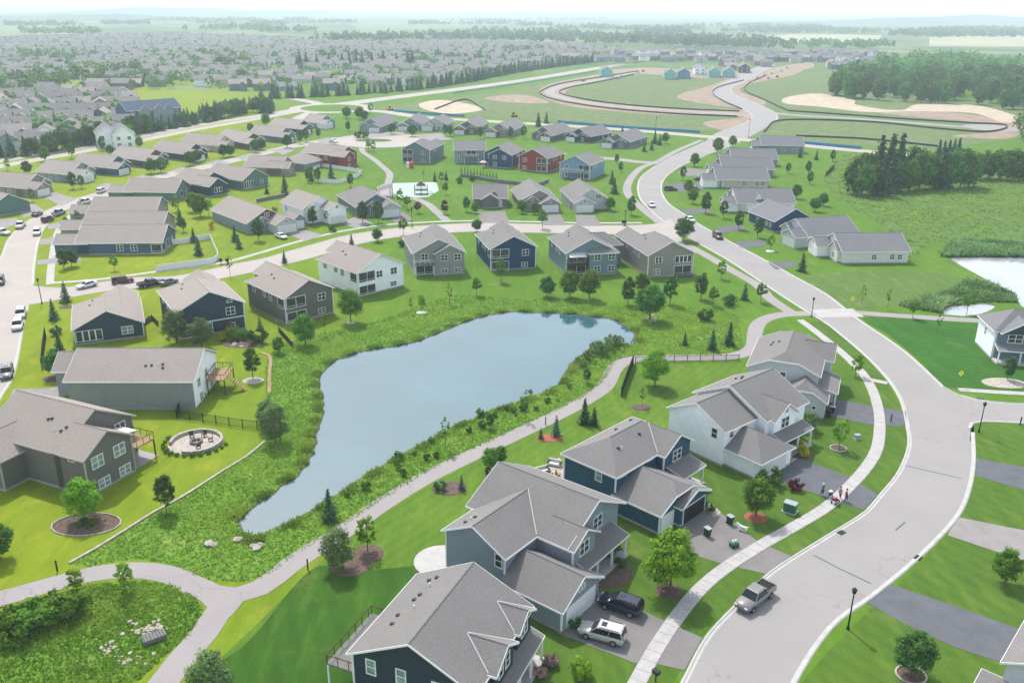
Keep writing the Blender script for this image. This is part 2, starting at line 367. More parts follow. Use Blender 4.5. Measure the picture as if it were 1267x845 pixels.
POND_PX = [(315, 664), (343, 652), (383, 632), (418, 611), (471, 577), (534, 541), (593, 513), (640, 496), (685, 480), (702, 458), (714, 443), (735, 431), (756, 423), (784, 427), (786, 413), (776, 404), (754, 394), (716, 389), (680, 387), (640, 385), (605, 389), (560, 404), (514, 422), (478, 430), (446, 435), (424, 441), (400, 458), (393, 472), (399, 490), (398, 509), (393, 531), (384, 566), (359, 594), (337, 608), (318, 622), (295, 645), (296, 657)]
POND = catmull(GP(POND_PX), 1.5, True)
POND = POND + normals2(POND)*(rng.normal(0, .22, (len(POND), 1)))
MARSH_PX = [(1172, 317), (1190, 312), (1225, 314), (1290, 310), (1330, 330), (1340, 390), (1300, 392), (1262, 378), (1256, 366), (1245, 358), (1222, 347), (1200, 335), (1184, 326)]
MARSH = catmull(GP(MARSH_PX), 3, True)
POOL_PX = [(1168, 380), (1190, 377), (1215, 374), (1232, 378), (1216, 388), (1192, 391), (1168, 389)]
POOL = catmull(GP(POOL_PX), 2, True)
BIG = 14500
V, F = tri_sheet([(-BIG, -120), (BIG, -120), (BIG, BIG), (-BIG, BIG)], 0.0, [POND, MARSH, POOL])
struct(ob('ground', mesh('ground', V, F, M_ground)))
def water(P, wm, name):
    n = normals2(P); area = np.sum(P[:, 0]*np.roll(P[:, 1], -1)-np.roll(P[:, 0], -1)*P[:, 1]); n = n*(1 if area > 0 else -1)
    inn = P+n*1.3; k = len(P)
    V = [(x, y, 0) for x, y in P]+[(x, y, -.4) for x, y in inn]
    F = [(i, (i+1) % k, k+(i+1) % k, k+i) for i in range(k)]
    if area < 0: F = [f[::-1] for f in F]
    struct(ob('pond_bank', mesh('pond_bank', V, F, plain('wet_mud', (.07, .07, .04), .8, .3, 1.))))
    V, F = tri_sheet(P, -.1); struct(ob(name, mesh(name, V, F, wm)))
water(POND, M_water, 'pond_water'); water(MARSH, M_waterR, 'marsh_water'); water(POOL, M_waterR, 'pool_water')
# meadow around the pond (with the pond cut out) and in the basin at lower left
MEADOW_PX = [(86, 697), (160, 654), (222, 618), (278, 582), (328, 545), (330, 500), (333, 440), (352, 425), (395, 412), (440, 405), (500, 385), (560, 366), (640, 370), (720, 372), (770, 378), (830, 378), (905, 386), (915, 405), (905, 436), (800, 440), (768, 444), (748, 470), (720, 492), (640, 530), (570, 564), (522, 588), (460, 627), (395, 668), (358, 692), (322, 716), (262, 717), (205, 696), (150, 692), (110, 700)]
MEADOW = catmull(GP(MEADOW_PX), 2, True)
V, F = tri_sheet(MEADOW, .004, [POND]); struct(ob('meadow', mesh('meadow', V, F, M_meadow)))
BASIN_PX = [(-30, 770), (60, 738), (110, 724), (165, 718), (205, 722), (240, 738), (252, 755), (235, 785), (200, 815), (165, 848), (100, 900), (-60, 900)]
BASIN = catmull(GP(BASIN_PX), 2, True)
V, F = tri_sheet(BASIN, .004); struct(ob('meadow', mesh('meadow', V, F, M_meadow)))
FIELD_PX = [(1040, 250), (1020, 215), (1060, 190), (1120, 195), (1180, 205), (1300, 225), (1300, 300), (1225, 300), (1150, 305), (1125, 320), (1100, 285), (1060, 262)]
sheet('marsh_meadow', FIELD_PX, M_rough, .004); FIELD = catmull(GP(FIELD_PX), 4, True)
SLOPE_PX = [(985, 355), (1010, 340), (1130, 335), (1175, 340), (1240, 358), (1252, 368), (1200, 376), (1165, 372), (1160, 384), (1100, 380), (1050, 382), (1020, 372)]
sheet('lake_slope', SLOPE_PX, M_rough, .008)
LAWNS = [('back_lawn', [(772, 448), (900, 443), (930, 450), (880, 500), (820, 560), (760, 640), (700, 700), (620, 760), (560, 900), (280, 900), (240, 860), (330, 760), (420, 675), (500, 620), (590, 570), (660, 535), (720, 500), (755, 470)], M_lawnS),
    ('lower_lawn', [(300, 800), (395, 700), (450, 705), (540, 700), (600, 720), (560, 900), (250, 900), (225, 850)], M_lawnG),
    ('front_lawn', [(640, 640), (760, 630), (870, 570), (960, 590), (1010, 500), (1010, 450), (1030, 436), (1062, 470), (1078, 500), (1083, 540), (1060, 585), (1000, 640), (900, 700), (830, 770), (790, 850), (640, 900)], M_lawnR),
    ('verge', [(1020, 400), (1050, 421), (1095, 470), (1118, 520), (1120, 560), (1080, 620), (990, 685), (930, 725), (870, 785), (815, 860), (800, 850), (880, 715), (1000, 640), (1062, 590), (1085, 545), (1082, 500), (1045, 440), (990, 395)], M_lawnR),
    ('east_lawn', [(1068, 393), (1130, 395), (1205, 400), (1290, 402), (1290, 486), (1215, 483), (1172, 479), (1140, 448), (1100, 415)], M_lawnD),
    ('corner_lawn', [(1206, 524), (1300, 526), (1300, 700), (1300, 900), (980, 900), (990, 850), (1060, 770), (1135, 700), (1192, 634), (1208, 575)], M_lawnR)]
for i, (n, p, m) in enumerate(LAWNS): sheet(n, p, m, .005+.003*i)
# roads
mainL = [(820, 880), (843, 845), (872, 789), (910, 748), (949, 710), (980, 689), (1030, 658), (1071, 632), (1088, 612), (1109, 587), (1121, 561), (1124, 546), (1120, 521), (1114, 496), (1098.5, 470.5), (1073, 443), (1043, 417), (1020, 399), (990, 381), (947, 353), (933, 343.6), (900, 322), (861.5, 300), (838, 287), (822, 275.5), (806, 262), (793, 248.5), (788.5, 233), (793, 219), (806, 208.5), (823, 198), (846, 187), (871, 176), (884, 166), (905, 158), (922, 152), (930, 143), (918, 135), (884, 120), (884, 110), (905, 99), (930, 86), (950, 79)]
mainR = [(975, 880), (985, 845), (1035, 771), (1071, 745.6), (1103.6, 720), (1134, 694), (1164, 665), (1189.4, 634.5), (1202, 602), (1206.6, 571.5), (1206, 545), (1203, 520), (1190, 497), (1172, 482), (1149, 460.4), (1124, 437.7), (1100, 420), (1063, 395.4), (1023, 364), (985, 343), (947, 322), (892.5, 293), (861.5, 275), (846, 264.5), (829, 253), (821, 242), (819, 230), (824.6, 219), (838.5, 208.5), (852, 201.5), (877, 191), (905, 181), (925, 171), (948, 158), (962, 148), (958, 139), (935, 128), (908, 116), (906, 109), (922, 101), (945, 88), (960, 81)]
_, mL, mR = road('main_street', mainL, mainR, M_road, .02)
def kerb_runs(P, side, cuts):
    """kerb runs of P, leaving the gaps listed as (u0,v0,u1,v1) in the photo where side roads join."""
    keep = np.ones(len(P), bool)
    for a, b in cuts:
        A, B = G(*a), G(*b); c = (A+B)/2; r = np.hypot(*(A-B))/2
        keep &= np.hypot(*(P-c).T) > r
    i = 0
    while i < len(P):
        if keep[i]:
            j = i
            while j < len(P) and keep[j]: j += 1
            if j-i > 3: curb(P[i:j], side)
            i = j
        else: i += 1
kerb_runs(mL, -1, [((860, 300), (815, 276)), ((800, 204), (826, 196)), ((866, 176), (906, 158))])
kerb_runs(mR, 1, [((1205, 532), (1172, 484)), ((900, 182), (950, 157))])
sideT = [(1330, 500), (1267, 499.5), (1212, 495), (1189.4, 489), (1165, 476)]
sideB = [(1330, 526), (1267, 524), (1215, 521.5), (1204, 524), (1200, 545)]
_, sT, sB = road('side_street', sideT, sideB, M_road, .024); curb(sT[:-2], 1); curb(sB[:-2], -1)
crossT = [(20, 352), (43, 354), (76, 356), (126, 349), (162, 343.6), (214.6, 342), (252.5, 335), (288.7, 327), (325, 320), (368, 308), (433, 290.6), (497, 281.8), (547, 278), (598, 276.2), (640, 277), (715, 278.8), (771, 279), (812, 277), (830, 270)]
crossB = [(20, 379), (50.5, 375), (93.4, 367), (135, 360), (174, 356.3), (225, 351), (278, 344), (330, 333), (390, 318), (451, 300.7), (497, 293), (560, 288), (600, 287), (647, 288), (700, 289), (768, 290.5), (806, 294), (850, 310)]
_, cT, cB = road('cross_street', crossT, crossB, M_roadL, .028); kerb_runs(cT, -1, [((790, 279), (840, 268)), ((0, 352), (45, 355))]); kerb_runs(cB, 1, [((770, 291), (870, 312)), ((0, 379), (40, 377))])
leftR = [(-30, 560), (0, 494), (15, 470), (23, 440), (31.5, 391), (38, 372), (41.5, 354), (43, 331), (49, 297), (58, 278.5), (83, 259), (118, 248), (160, 236), (205, 221), (262, 208), (330, 191.5), (372, 182), (415, 178), (440, 180)]
leftL = [(-140, 560), (-60, 420), (-30, 360), (-10, 330), (0, 319), (10, 296), (25, 280.5), (52, 263.5), (83, 250), (118, 239), (160, 228), (205, 214), (262, 202), (330, 186), (372, 177), (415, 171), (440, 169)]
_, lL, lR = road('village_street', leftL, leftR, M_roadL, .02); kerb_runs(lR, 1, [((36, 380), (41, 352))]); curb(lL, -1)
circ = [G(472, 174)+np.array([24*math.cos(t), 24*math.sin(t)]) for t in np.linspace(0, 2*math.pi, 40, endpoint=False)]
sheet('cul_de_sac', circ, M_roadL, .026, False, True)
isl = [G(462, 174)+np.array([9*math.cos(t), 5.5*math.sin(t)]) for t in np.linspace(0, 2*math.pi, 24, endpoint=False)]
sheet('turning_island', isl, M_lawnR, .05, False, True)
# small lane behind the trail crossing by the light blue house
path('access_lane', [(815, 202), (790, 200.5), (765, 197.5), (735, 195)], 6, M_road, .022)
# boulevard (two carriageways) and the far connecting road
for off, nm in ((0, 'boulevard'), (5.5, 'boulevard')):
    path(nm, [(-30, 212-off*1.3), (0, 206-off*1.2), (90, 190-off), (176, 173.5-off*.9), (250, 159-off*.8), (320, 147-off*.6), (370, 138-off*.5), (460, 125.5-off*.4), (560, 112.5-off*.35), (640, 101.5-off*.3), (740, 85.5-off*.3), (790, 77), (840, 70)], 7.5, M_roadL, .02)
path('far_road', [(352, 140), (380, 136), (430, 137), (470, 138), (520, 145), (600, 150), (700, 156), (790, 162), (870, 169), (930, 174), (992, 180), (1065, 187), (1150, 193), (1267, 203), (1330, 209)], 10, M_roadL, .024)
path('far_road', [(360, 122), (392, 128), (400, 133), (372, 146), (352, 160)], 9, M_roadL, .027)
ring = [G(411, 134)+np.array([27*math.cos(t), 30*math.sin(t)]) for t in np.linspace(0, 2*math.pi, 30, endpoint=False)]
sheet('roundabout', ring, M_roadL, .03, False, True)
ring = [G(411, 134)+np.array([20*math.cos(t), 22*math.sin(t)]) for t in np.linspace(0, 2*math.pi, 30, endpoint=False)]
sheet('roundabout_island', ring, M_ground, .06, False, True)
# construction land beyond
sheet('building_site', [(455, 133), (560, 122), (640, 110), (740, 92), (800, 84), (900, 96), (945, 98), (1040, 84), (1090, 110), (1170, 125), (1275, 130), (1310, 165), (1150, 186), (1000, 176), (900, 164), (700, 152), (560, 142)], M_site, .008, False)
for p in ([(520, 128), (545, 124), (575, 128), (598, 136), (560, 141), (530, 137)], [(600, 122), (640, 117), (668, 122), (676, 128), (630, 127)]): sheet('graded_dirt', p, M_sand if p[0][0] == 520 else M_dirt, .014)
sheet('graded_dirt', [(668, 112), (682, 104), (720, 96), (745, 92), (760, 95), (720, 105), (700, 116), (740, 127), (850, 134), (930, 137), (935, 148), (900, 162), (870, 152), (920, 145), (820, 142), (720, 134), (680, 124)], M_dirt, .010)
sheet('graded_dirt', [(840, 122), (880, 106), (940, 88), (990, 84), (985, 92), (930, 104), (915, 112), (948, 128), (920, 134)], M_dirt, .012)
sheet('graded_dirt', [(745, 90), (800, 92), (900, 98), (960, 92), (1005, 84), (1000, 78), (900, 88), (800, 84)], M_dirt, .014)
sheet('sand_bank', [(972, 121), (1012, 116), (1056, 124), (1060, 130), (1110, 137), (1140, 129), (1200, 130), (1255, 143), (1263, 150), (1245, 152), (1200, 140), (1140, 138), (1075, 139), (1010, 132), (975, 129)], M_sand, .016)
sheet('graded_dirt', [(1080, 138), (1130, 136), (1200, 142), (1258, 153), (1262, 166), (1240, 172), (1180, 169), (1235, 162), (1200, 151), (1120, 144)], M_dirt, .014)
path('loop_road', [(952, 143), (930, 143), (842, 137.5), (766, 132), (703, 123), (680, 114.5), (696, 107), (741, 99), (781, 90)], 8, M_road, .026)
path('loop_road', [(947, 139), (985, 143), (1048, 146.5), (1124, 152), (1180, 156.5), (1222, 159)], 8, M_road, .028)
bulb = [G(1226, 158.5)+np.array([14*math.cos(t), 16*math.sin(t)]) for t in np.linspace(0, 2*math.pi, 24, endpoint=False)]
sheet('loop_road', bulb, M_road, .033, False, True)
sheet('tan_field', [(880, 46), (1000, 42.5), (1090, 44), (1090, 52), (980, 53.5), (890, 51)], plain('ripe_crop', (.34, .32, .19), .95, .12, .01), .02, False)
sheet('tan_field', [(1150, 46), (1290, 44), (1290, 58), (1150, 57)], plain('ripe_crop', (.5, .4, .3)), .02, False)
for p in ([(230, 40), (330, 38), (345, 50), (240, 53)], [(0, 30), (95, 27), (100, 38), (0, 42)], [(430, 28), (560, 26), (600, 34), (450, 40)], [(350, 46), (420, 44), (410, 52), (350, 54)], [(610, 36), (700, 33), (690, 40), (620, 42)], [(205, 107), (255, 107), (290, 111), (215, 112)]):
    sheet('open_field', p, plain('pale_crop', (.12, .19, .06), .95, .15, .01), .012, False)
# trails and walks
TRAIL = [(-40, 751), (0, 740.6), (63, 723), (114, 710), (164, 705), (207, 710), (240, 724), (262, 734), (290, 737), (322, 727), (358, 700), (396, 675), (433.6, 652), (461, 632), (522, 594), (572, 569), (640, 537), (690, 513.4), (723, 495.8), (748.6, 478), (757.4, 461), (768.8, 449), (791.5, 444), (867, 442.5), (905, 441), (930, 432), (934, 412), (940, 399), (955, 392), (977, 388.5), (1010, 388)]
_, trC = path('pond_trail', TRAIL, 3.0, M_trail, .03)
path('pond_trail', [(292, 732), (276, 748), (252.5, 783.5), (225, 815), (202, 845), (170, 890)], 3.0, M_trail, .034)
sheet('pond_trail', [(236, 716), (262, 724), (288, 731), (318, 723), (300, 745), (276, 770), (262, 757), (247, 742)], M_trail, .038)
path('pond_trail', [(1060, 387), (1123.8, 391.6), (1209.6, 396.7), (1300, 400)], 2.8, M_trail, .03)
path('street_trail', [(982, 389), (952, 369), (938, 353.7), (907.7, 336), (875, 317), (850, 303)], 2.8, M_trail, .042)
path('street_trail', [(816.8, 276), (791.5, 255.5), (778, 242), (776, 231.5), (783, 217.7), (795, 207), (812, 200.8), (837, 187), (867.7, 173.8)], 2.9, M_trail, .03)
path('park_path', [(553, 273.5), (540, 262), (528, 252), (512, 246), (498, 245)], 2.8, M_trail, .03)
path('park_path', [(478, 245), (480, 228), (482, 215), (474, 207), (462, 197), (450, 189), (447, 183)], 2.6, M_trail, .03)
path('crosswalk_apron', [(1008, 388), (1062, 387)], 5.5, M_slab, .034)
path('walk', [(62, 352), (62, 346), (65.7, 313), (72, 285.6), (83, 271), (106, 256), (150, 243)], 1.7, M_slab, .032)
path('walk', [(60, 350), (66, 350), (121, 346), (176.8, 338.6), (227, 332), (278, 324.7), (320, 313.5), (368, 299.4), (421, 286.8), (471.5, 279), (522, 275.5), (572.5, 273.6), (640, 274.2), (715.8, 276), (795, 276)], 1.6, M_slab, .037)
path('walk', [(1186, 482), (1267, 487), (1330, 489)], 1.5, M_slab, .034)
path('walk', [(1072, 469), (1098, 474)], 1.4, M_slab, .036)
path('walk', [(700, 190), (690, 193)], 1.4, M_slab, .036)
# main sidewalk: single slabs where they can be told apart
SWALK = [(775, 868), (788, 845), (808, 808), (833, 769.6), (862, 733), (890, 708), (943, 673.7), (985, 650), (1022.8, 627), (1055.6, 596.8), (1073, 576.6), (1084.6, 556.4), (1088.4, 531), (1087, 508.4), (1079.6, 483), (1068, 463), (1045.5, 440), (1012.7, 413), (990, 396)]
C = resample(catmull(GP(SWALK), 1.), step=1.55); nn = normals2(C); wroot = None
base = struct(ob('sidewalk', strip_me('sidewalk', C+nn*.85, C-nn*.85, .022, M_slab)))
for i in range(len(C)-1):
    d = (C[i+1]-C[i]); d = d/np.hypot(*d)*.018; q = [C[i]+nn[i]*.8+d, C[i]-nn[i]*.8+d, C[i+1]-nn[i+1]*.8-d, C[i+1]+nn[i+1]*.8-d]
    h = .075+rng.normal(0, .004); b = MB().quadbox([(x, y, h) for x, y in q][::-1], None, .06)
    b.ob('slab', M_slab, base)
# driveways
DRIVES = [([(690, 783), (731, 728), (796, 756), (842, 777), (869, 789), (847, 829), (812, 821), (785, 820)], M_drive), ([(838, 660), (868, 620), (900, 640), (938, 670), (979, 688), (948, 710), (895, 698), (850, 684)], M_drive),
    ([(962, 582), (985, 565), (1050, 590), (1086, 612), (1069, 631), (1040, 622), (962, 595)], M_driveB), ([(1012, 512), (1025, 492), (1075, 502), (1121, 509), (1122, 527), (1080, 526)], M_driveB),
    ([(1208, 567), (1267, 578), (1330, 590), (1330, 622), (1267, 606), (1208, 589)], M_driveB), ([(1186, 640), (1267, 656), (1330, 668), (1330, 712), (1267, 694), (1172, 662)], M_driveW),
    ([(1102, 723), (1180, 749), (1267, 780), (1330, 805), (1330, 850), (1235, 818), (1180, 800), (1120, 772), (1072, 745)], M_driveB),
    ([(950, 325), (978, 323), (990, 328), (960, 334)], M_driveB), ([(906, 300), (944, 298), (950, 304), (918, 308)], M_driveB), ([(884, 282), (918, 278), (924, 283), (893, 289)], M_driveB), ([(842, 260), (878, 258), (880, 263), (852, 266)], M_driveB),
    ([(820, 231), (838, 226), (885, 228), (880, 233), (842, 238)], M_driveB), ([(838, 213), (852, 208), (880, 212), (878, 217), (850, 218)], M_drive),
    ([(355, 290), (375, 284), (400, 291), (378, 299)], M_driveW), ([(420, 275), (442, 268), (462, 277), (440, 283)], M_driveW), ([(480, 266), (498, 262), (512, 272), (490, 277)], M_drive), ([(590, 263), (625, 261), (630, 277), (596, 276)], M_drive),
    ([(668, 265), (692, 263), (700, 279), (672, 279)], M_drive), ([(712, 266), (736, 266), (744, 280), (714, 280)], M_drive),
    ([(63, 480), (80, 475), (86, 488), (60, 500), (10, 500), (16, 482)], M_driveW), ([(48, 240), (68, 238), (95, 247), (75, 255)], M_driveW), ([(18, 256), (42, 252), (55, 261), (30, 270)], M_driveW), ([(118, 232), (132, 226), (152, 232), (138, 240)], M_driveW),
    ([(162, 221), (176, 217), (195, 220), (185, 228)], M_driveW), ([(212, 212), (225, 207), (238, 211), (228, 217)], M_driveW), ([(256, 202), (270, 198), (284, 202), (272, 208)], M_driveW), ([(292, 195), (306, 191), (320, 195), (305, 201)], M_driveW), ([(334, 186), (350, 184), (366, 186), (350, 192)], M_driveW),
    ([(0, 272), (20, 270), (28, 275), (8, 282), (-10, 282)], M_driveW), ([(48, 297), (68, 293), (72, 297), (104, 295), (104, 300), (50, 303)], M_driveW), ([(46, 322), (66, 320), (100, 318), (100, 324), (46, 328)], M_driveW), ([(58, 279), (78, 274), (104, 276), (104, 281), (60, 284)], M_driveW),
    ([(392, 172), (415, 170), (418, 176), (395, 179)], M_driveW), ([(448, 166), (500, 163), (500, 168), (455, 171)], M_driveW), ([(515, 167), (545, 165), (560, 173), (520, 175)], M_driveW)]
for p, mt in DRIVES: sheet('driveway', p, mt, .04, False)
for p in ([(738, 718), (745, 714), (757, 722), (748, 728)], [(866, 622), (882, 624), (892, 634), (884, 640)], [(975, 566), (982, 562), (986, 568), (978, 573)]): sheet('front_walk', p, M_stone, .045, False)
# small marks on the street: crack sealing, inlets
b = MB()
for a, c in (((1007, 687), (1040, 704)), ((1040, 704), (1078, 722)), ((1108, 656), (1120, 646)), ((1120, 576), (1190, 592))):
    A, B = G(*a), G(*c); d = (B-A)/np.hypot(*(B-A)); n = np.array([-d[1], d[0]])*.1
    b.add([(*(A+n), .026), (*(A-n), .026), (*(B-n), .026), (*(B+n), .026)], [(0, 1, 2, 3)])
struct(b.ob('crack_seal', plain('crack_sealant', (.10, .10, .11), .8)))
for k, (u, v) in enumerate(((1041, 659), (1136, 690), (1213, 494))):
    i = tag(MB().box(-.5, .5, -.35, .35, 0, .06).ob('storm_drain', M_black, None, (*G(u, v), .03), math.radians((35, 42, -5)[k])), ('dark storm drain in the gutter beside the verge', 'dark storm drain in the gutter of the outer curb', 'dark storm drain at the side street corner')[k], 'drain', 'storm drains in the gutters')
# ------------------------------------------------------------------ houses
_wcache = {}
def wmesh(w, h, style):
    k = (round(w, 2), round(h, 2), style)
    if k in _wcache: return _wcache[k]
    f = MB(); t = .11; d = .07     # in the plane x (along wall), z up; -y is outward
    f.box(-w/2-t, w/2+t, -d, .05, -h/2-t, -h/2); f.box(-w/2-t, w/2+t, -d, .05, h/2, h/2+t)
    f.box(-w/2-t, -w/2, -d, .05, -h/2, h/2); f.box(w/2, w/2+t, -d, .05, -h/2, h/2)
    if style in ('twin', 'blind2'): f.box(-.06, .06, -d, .05, -h/2, h/2)
    if style in ('twin', 'single', 'blind', 'blind2'): f.box(-w/2, w/2, -d+.015, .05, -.04, .04)
    if style == 'blind2': pass
    if style == 'porch':
        if w > 3: f.box(-.05, .05, -d, .05, -h/2, h/2)
        f.box(-w/2, w/2, -d+.01, .05, -h*.3-.03, -h*.3+.03)
    if style == 'sun':
        n = max(2, int(round(w/1.1)))
        for i in range(1, n): x = -w/2+w*i/n; f.box(x-.12, x+.12, -d, .05, -h/2, h/2)
    pane = MB().add([(-w/2, -.02, -h/2), (w/2, -.02, -h/2), (w/2, -.02, h/2), (-w/2, -.02, h/2)], [(0, 1, 2, 3)])
    gm = M_blind if style.startswith('blind') else (M_screen_shade if style == 'porch' else M_glass)
    r = (f.me('window', M_trim), pane.me('pane', gm)); _wcache[k] = r; return r
_gcache = {}
def gmesh(w, h, m):
    k = (w, h, m.name)
    if k in _gcache: return _gcache[k]
    b = MB(); n = 4
    for i in range(n): z0 = h*i/n; b.box(-w/2, w/2, -.05, .03, z0+.015, z0+h/n-.015)
    b.box(-w/2, w/2, -.03, .03, 0, h); t = .13
    f = MB(); f.box(-w/2-t, -w/2, -.08, .03, 0, h+t); f.box(w/2, w/2+t, -.08, .03, 0, h+t); f.box(-w/2, w/2, -.08, .03, h, h+t)
    r = (b.me('garage_door', m), f.me('door_frame', M_trim)); _gcache[k] = r; return r
FACE = {'-y': 0.0, '+x': math.pi/2, '+y': math.pi, '-x': -math.pi/2}
VENT_B = MB().box(-.16, .16, -.16, .16, -.25, .2).me('roof_vent', M_black); VENT_W = MB().tube((0, 0, -.3), (0, 0, .4), .07).me('vent_pipe', M_trim)
class House:
    def __init__(s, label, A, B=None, z=0.0, wall='gray', roof=None, trim=None, cat='house', group=None, name='house', base=0.0):
        if B is not None:
            A2, B2 = G(*A, z), G(*B, z); rz = math.atan2(*(B2-A2)[::-1]); s.len = float(np.hypot(*(B2-A2)))
        else: A2, rz = A
        s.o = empty(name, (A2[0], A2[1], base), rz); tag(s.o, label, cat, group)
        s.wall = WALL[wall]; s.roof = roof or R_gray; s.trim = trim or M_trim; s.base = base
    def walls(s, x0, x1, y0, y1, z0, z1, wall=None, peak=None, found=True):
        b = MB()
        if peak is None: b.box(x0, x1, y0, y1, z0, z1)
        else:
            ax, zr, e0, e1 = peak[:4]; clip = peak[4] if len(peak) > 4 else 9e9
            b.box(x0, x1, y0, y1, z0, z1)
            if ax == 'y':
                m = (x0+x1)/2; w = (x1-x0)/2
                for yy, e in ((y0, e0), (y1, e1)):
                    if e in 'gj':
                        t = .03; ya, yb = (yy, yy+.2) if yy == y0 else (yy-.2, yy)
                        pr = [(x0, z1), (x1, z1), (m, zr)] if e == 'g' or clip >= zr else [(x0, z1), (x1, z1), (m+w*(zr-clip)/(zr-z1), clip), (m-w*(zr-clip)/(zr-z1), clip)]
                        n = len(pr); b.add([(x, ya, z-.001) for x, z in pr]+[(x, yb, z-.001) for x, z in pr], [tuple(range(n)), tuple(range(2*n-1, n-1, -1))]+[(n+i, n+(i+1) % n, (i+1) % n, i) for i in range(1, n)])
            else:
                m = (y0+y1)/2; w = (y1-y0)/2
                for xx, e in ((x0, e0), (x1, e1)):
                    if e in 'gj':
                        xa, xb = (xx, xx+.2) if xx == x0 else (xx-.2, xx)
                        pr = [(y0, z1), (y1, z1), (m, zr)] if e == 'g' or clip >= zr else [(y0, z1), (y1, z1), (m+w*(zr-clip)/(zr-z1), clip), (m-w*(zr-clip)/(zr-z1), clip)]
                        n = len(pr); b.add([(xb, y, z-.001) for y, z in pr]+[(xa, y, z-.001) for y, z in pr], [tuple(range(n)), tuple(range(2*n-1, n-1, -1))]+[(n+i, n+(i+1) % n, (i+1) % n, i) for i in range(1, n)])
        o = b.ob('wall', WALL[wall] if wall else s.wall, s.o)
        if found and z0 == 0: MB().box(x0-.04, x1+.04, y0-.04, y1+.04, -.2, .32).ob('foundation', M_found, s.o)
        return o
    def gable(s, x0, x1, y0, y1, ze, zr, ax='y', ends='gg', z0=0., wall=None, oh=.42, clip=None, roof=None, walls=True, found=True):
        """a block with a pitched roof; ridge along ax; ends g gable, h hip, j clipped gable, o open (runs into another roof)"""
        if walls: s.walls(x0, x1, y0, y1, z0, ze, wall, (ax, zr, ends[0], ends[1], clip if clip else 9e9), found)
        if ax == 'y': u0, u1, v0, v1 = x0, x1, y0, y1; T = lambda u, v, z: (u, v, z)
        else: u0, u1, v0, v1 = y0, y1, x0, x1; T = lambda u, v, z: (v, u, z)
        m, w = (u0+u1)/2, (u1-u0)/2; sl = (zr-ze)/w; th = .17; lift = .17
        zl = ze-sl*oh+lift; zt = zr+lift; L = []; Rr = []; polys = []
        def end(v, sgn, e):
            if e == 'g': return [(u0-oh, v+sgn*oh, zl)], [(u1+oh, v+sgn*oh, zl)], (m, v+sgn*oh, zt), None
            if e == 'o': return [(u0-oh, v, zl)], [(u1+oh, v, zl)], (m, v, zt), None
            if e == 'h':
                r = (m, v-sgn*w*.95, zt); a, b2 = (u0-oh, v+sgn*oh, zl), (u1+oh, v+sgn*oh, zl); return [a], [b2], r, [a, b2, r]
            c = (zt-clip-lift)/sl; zc = clip+lift; a, b2 = (m-c, v+sgn*oh, zc), (m+c, v+sgn*oh, zc); r = (m, v+sgn*oh-sgn*c*.9, zt)
            return [(u0-oh, v+sgn*oh, zl), a], [(u1+oh, v+sgn*oh, zl), b2], r, [a, b2, r]
        l0, r0, t0, h0 = end(v0, -1, ends[0]); l1, r1, t1, h1 = end(v1, 1, ends[1])
        polys.append(l0+[t0]+[t1]+l1[::-1]); polys.append(r1+[t1]+[t0]+r0[::-1])
        for h in (h0, h1):
            if h: polys.append(h)
        b = MB(); f = MB()
        for i, q in enumerate(polys):
            Q = [T(*c) for c in q]; a = np.array(Q); nz = np.cross(a[1]-a[0], a[2]-a[0])[2]
            if nz < 0: Q = Q[::-1]
            b.quadbox(Q, None, th)
        o = b.ob('roof', roof or s.roof, s.o)
        def fas(p, q):      # white edge board just outside the roof edge
            p, q = np.array(T(*p)), np.array(T(*q)); d = (q-p)[:2]; n = np.array([d[1], -d[0]])/(np.hypot(*d)+1e-9); c = np.array(T(m, (v0+v1)/2, 0))[:2]
            if np.dot((p[:2]+q[:2])/2-c, n) < 0: n = -n
            n3 = np.array([n[0], n[1], 0]); A = [p+n3*.004, q+n3*.004, q+n3*.05, p+n3*.05]
            dn = np.array([0, 0, -.21]); V = [a_+np.array([0, 0, .012]) for a_ in A]+[a_+dn for a_ in A]
            f.add(V, [(0, 1, 2, 3), (7, 6, 5, 4)]+[(4+i, 4+(i+1) % 4, (i+1) % 4, i) for i in range(4)])
        fas(l0[0], l1[0]); fas(r0[0], r1[0])
        for e, l, r, t in ((ends[0], l0, r0, t0), (ends[1], l1, r1, t1)):
            if e == 'g': fas(l[0], t); fas(r[0], t)
            elif e == 'h': fas(l[0], r[0])
            elif e == 'j': fas(l[0], l[1]); fas(r[0], r[1]); fas(l[1], r[1])
        f.ob('fascia', s.trim, s.o); s.last = (x0, x1, y0, y1, ze, zr, ax)
        cap = MB().tube(T(t0[0], t0[1], zt-.02), T(t1[0], t1[1], zt-.02), .09, n=5).ob('ridge_cap', roof or s.roof, s.o)
        return o
    def shed(s, pts, th=.16, mat=None, name='porch_roof'):
        a = np.array(pts, float); Q = [tuple(p) for p in pts]
        if np.cross(a[1]-a[0], a[2]-a[0])[2] < 0: Q = Q[::-1]
        o = MB().quadbox(Q, None, th).ob(name, mat or s.roof, s.o)
        f = MB(); c = a.mean(0); n = len(Q)
        for i in range(n):
            p, q = np.array(Q[i]), np.array(Q[(i+1) % n])
            d = (q-p)[:2]; nn_ = np.array([d[1], -d[0], 0])/(np.hypot(*d)+1e-9)
            f.add([p+nn_*.004+(0, 0, .01), q+nn_*.004+(0, 0, .01), q+nn_*.05+(0, 0, .01), p+nn_*.05+(0, 0, .01)]+[x+nn_*k+(0, 0, -.19) for x, k in ((p, .004), (q, .004), (q, .05), (p, .05))], [(3, 2, 1, 0), (4, 5, 6, 7)]+[(i_, (i_+1) % 4, 4+(i_+1) % 4, 4+i_) for i_ in range(4)])
        f.ob('fascia', s.trim, s.o); return o
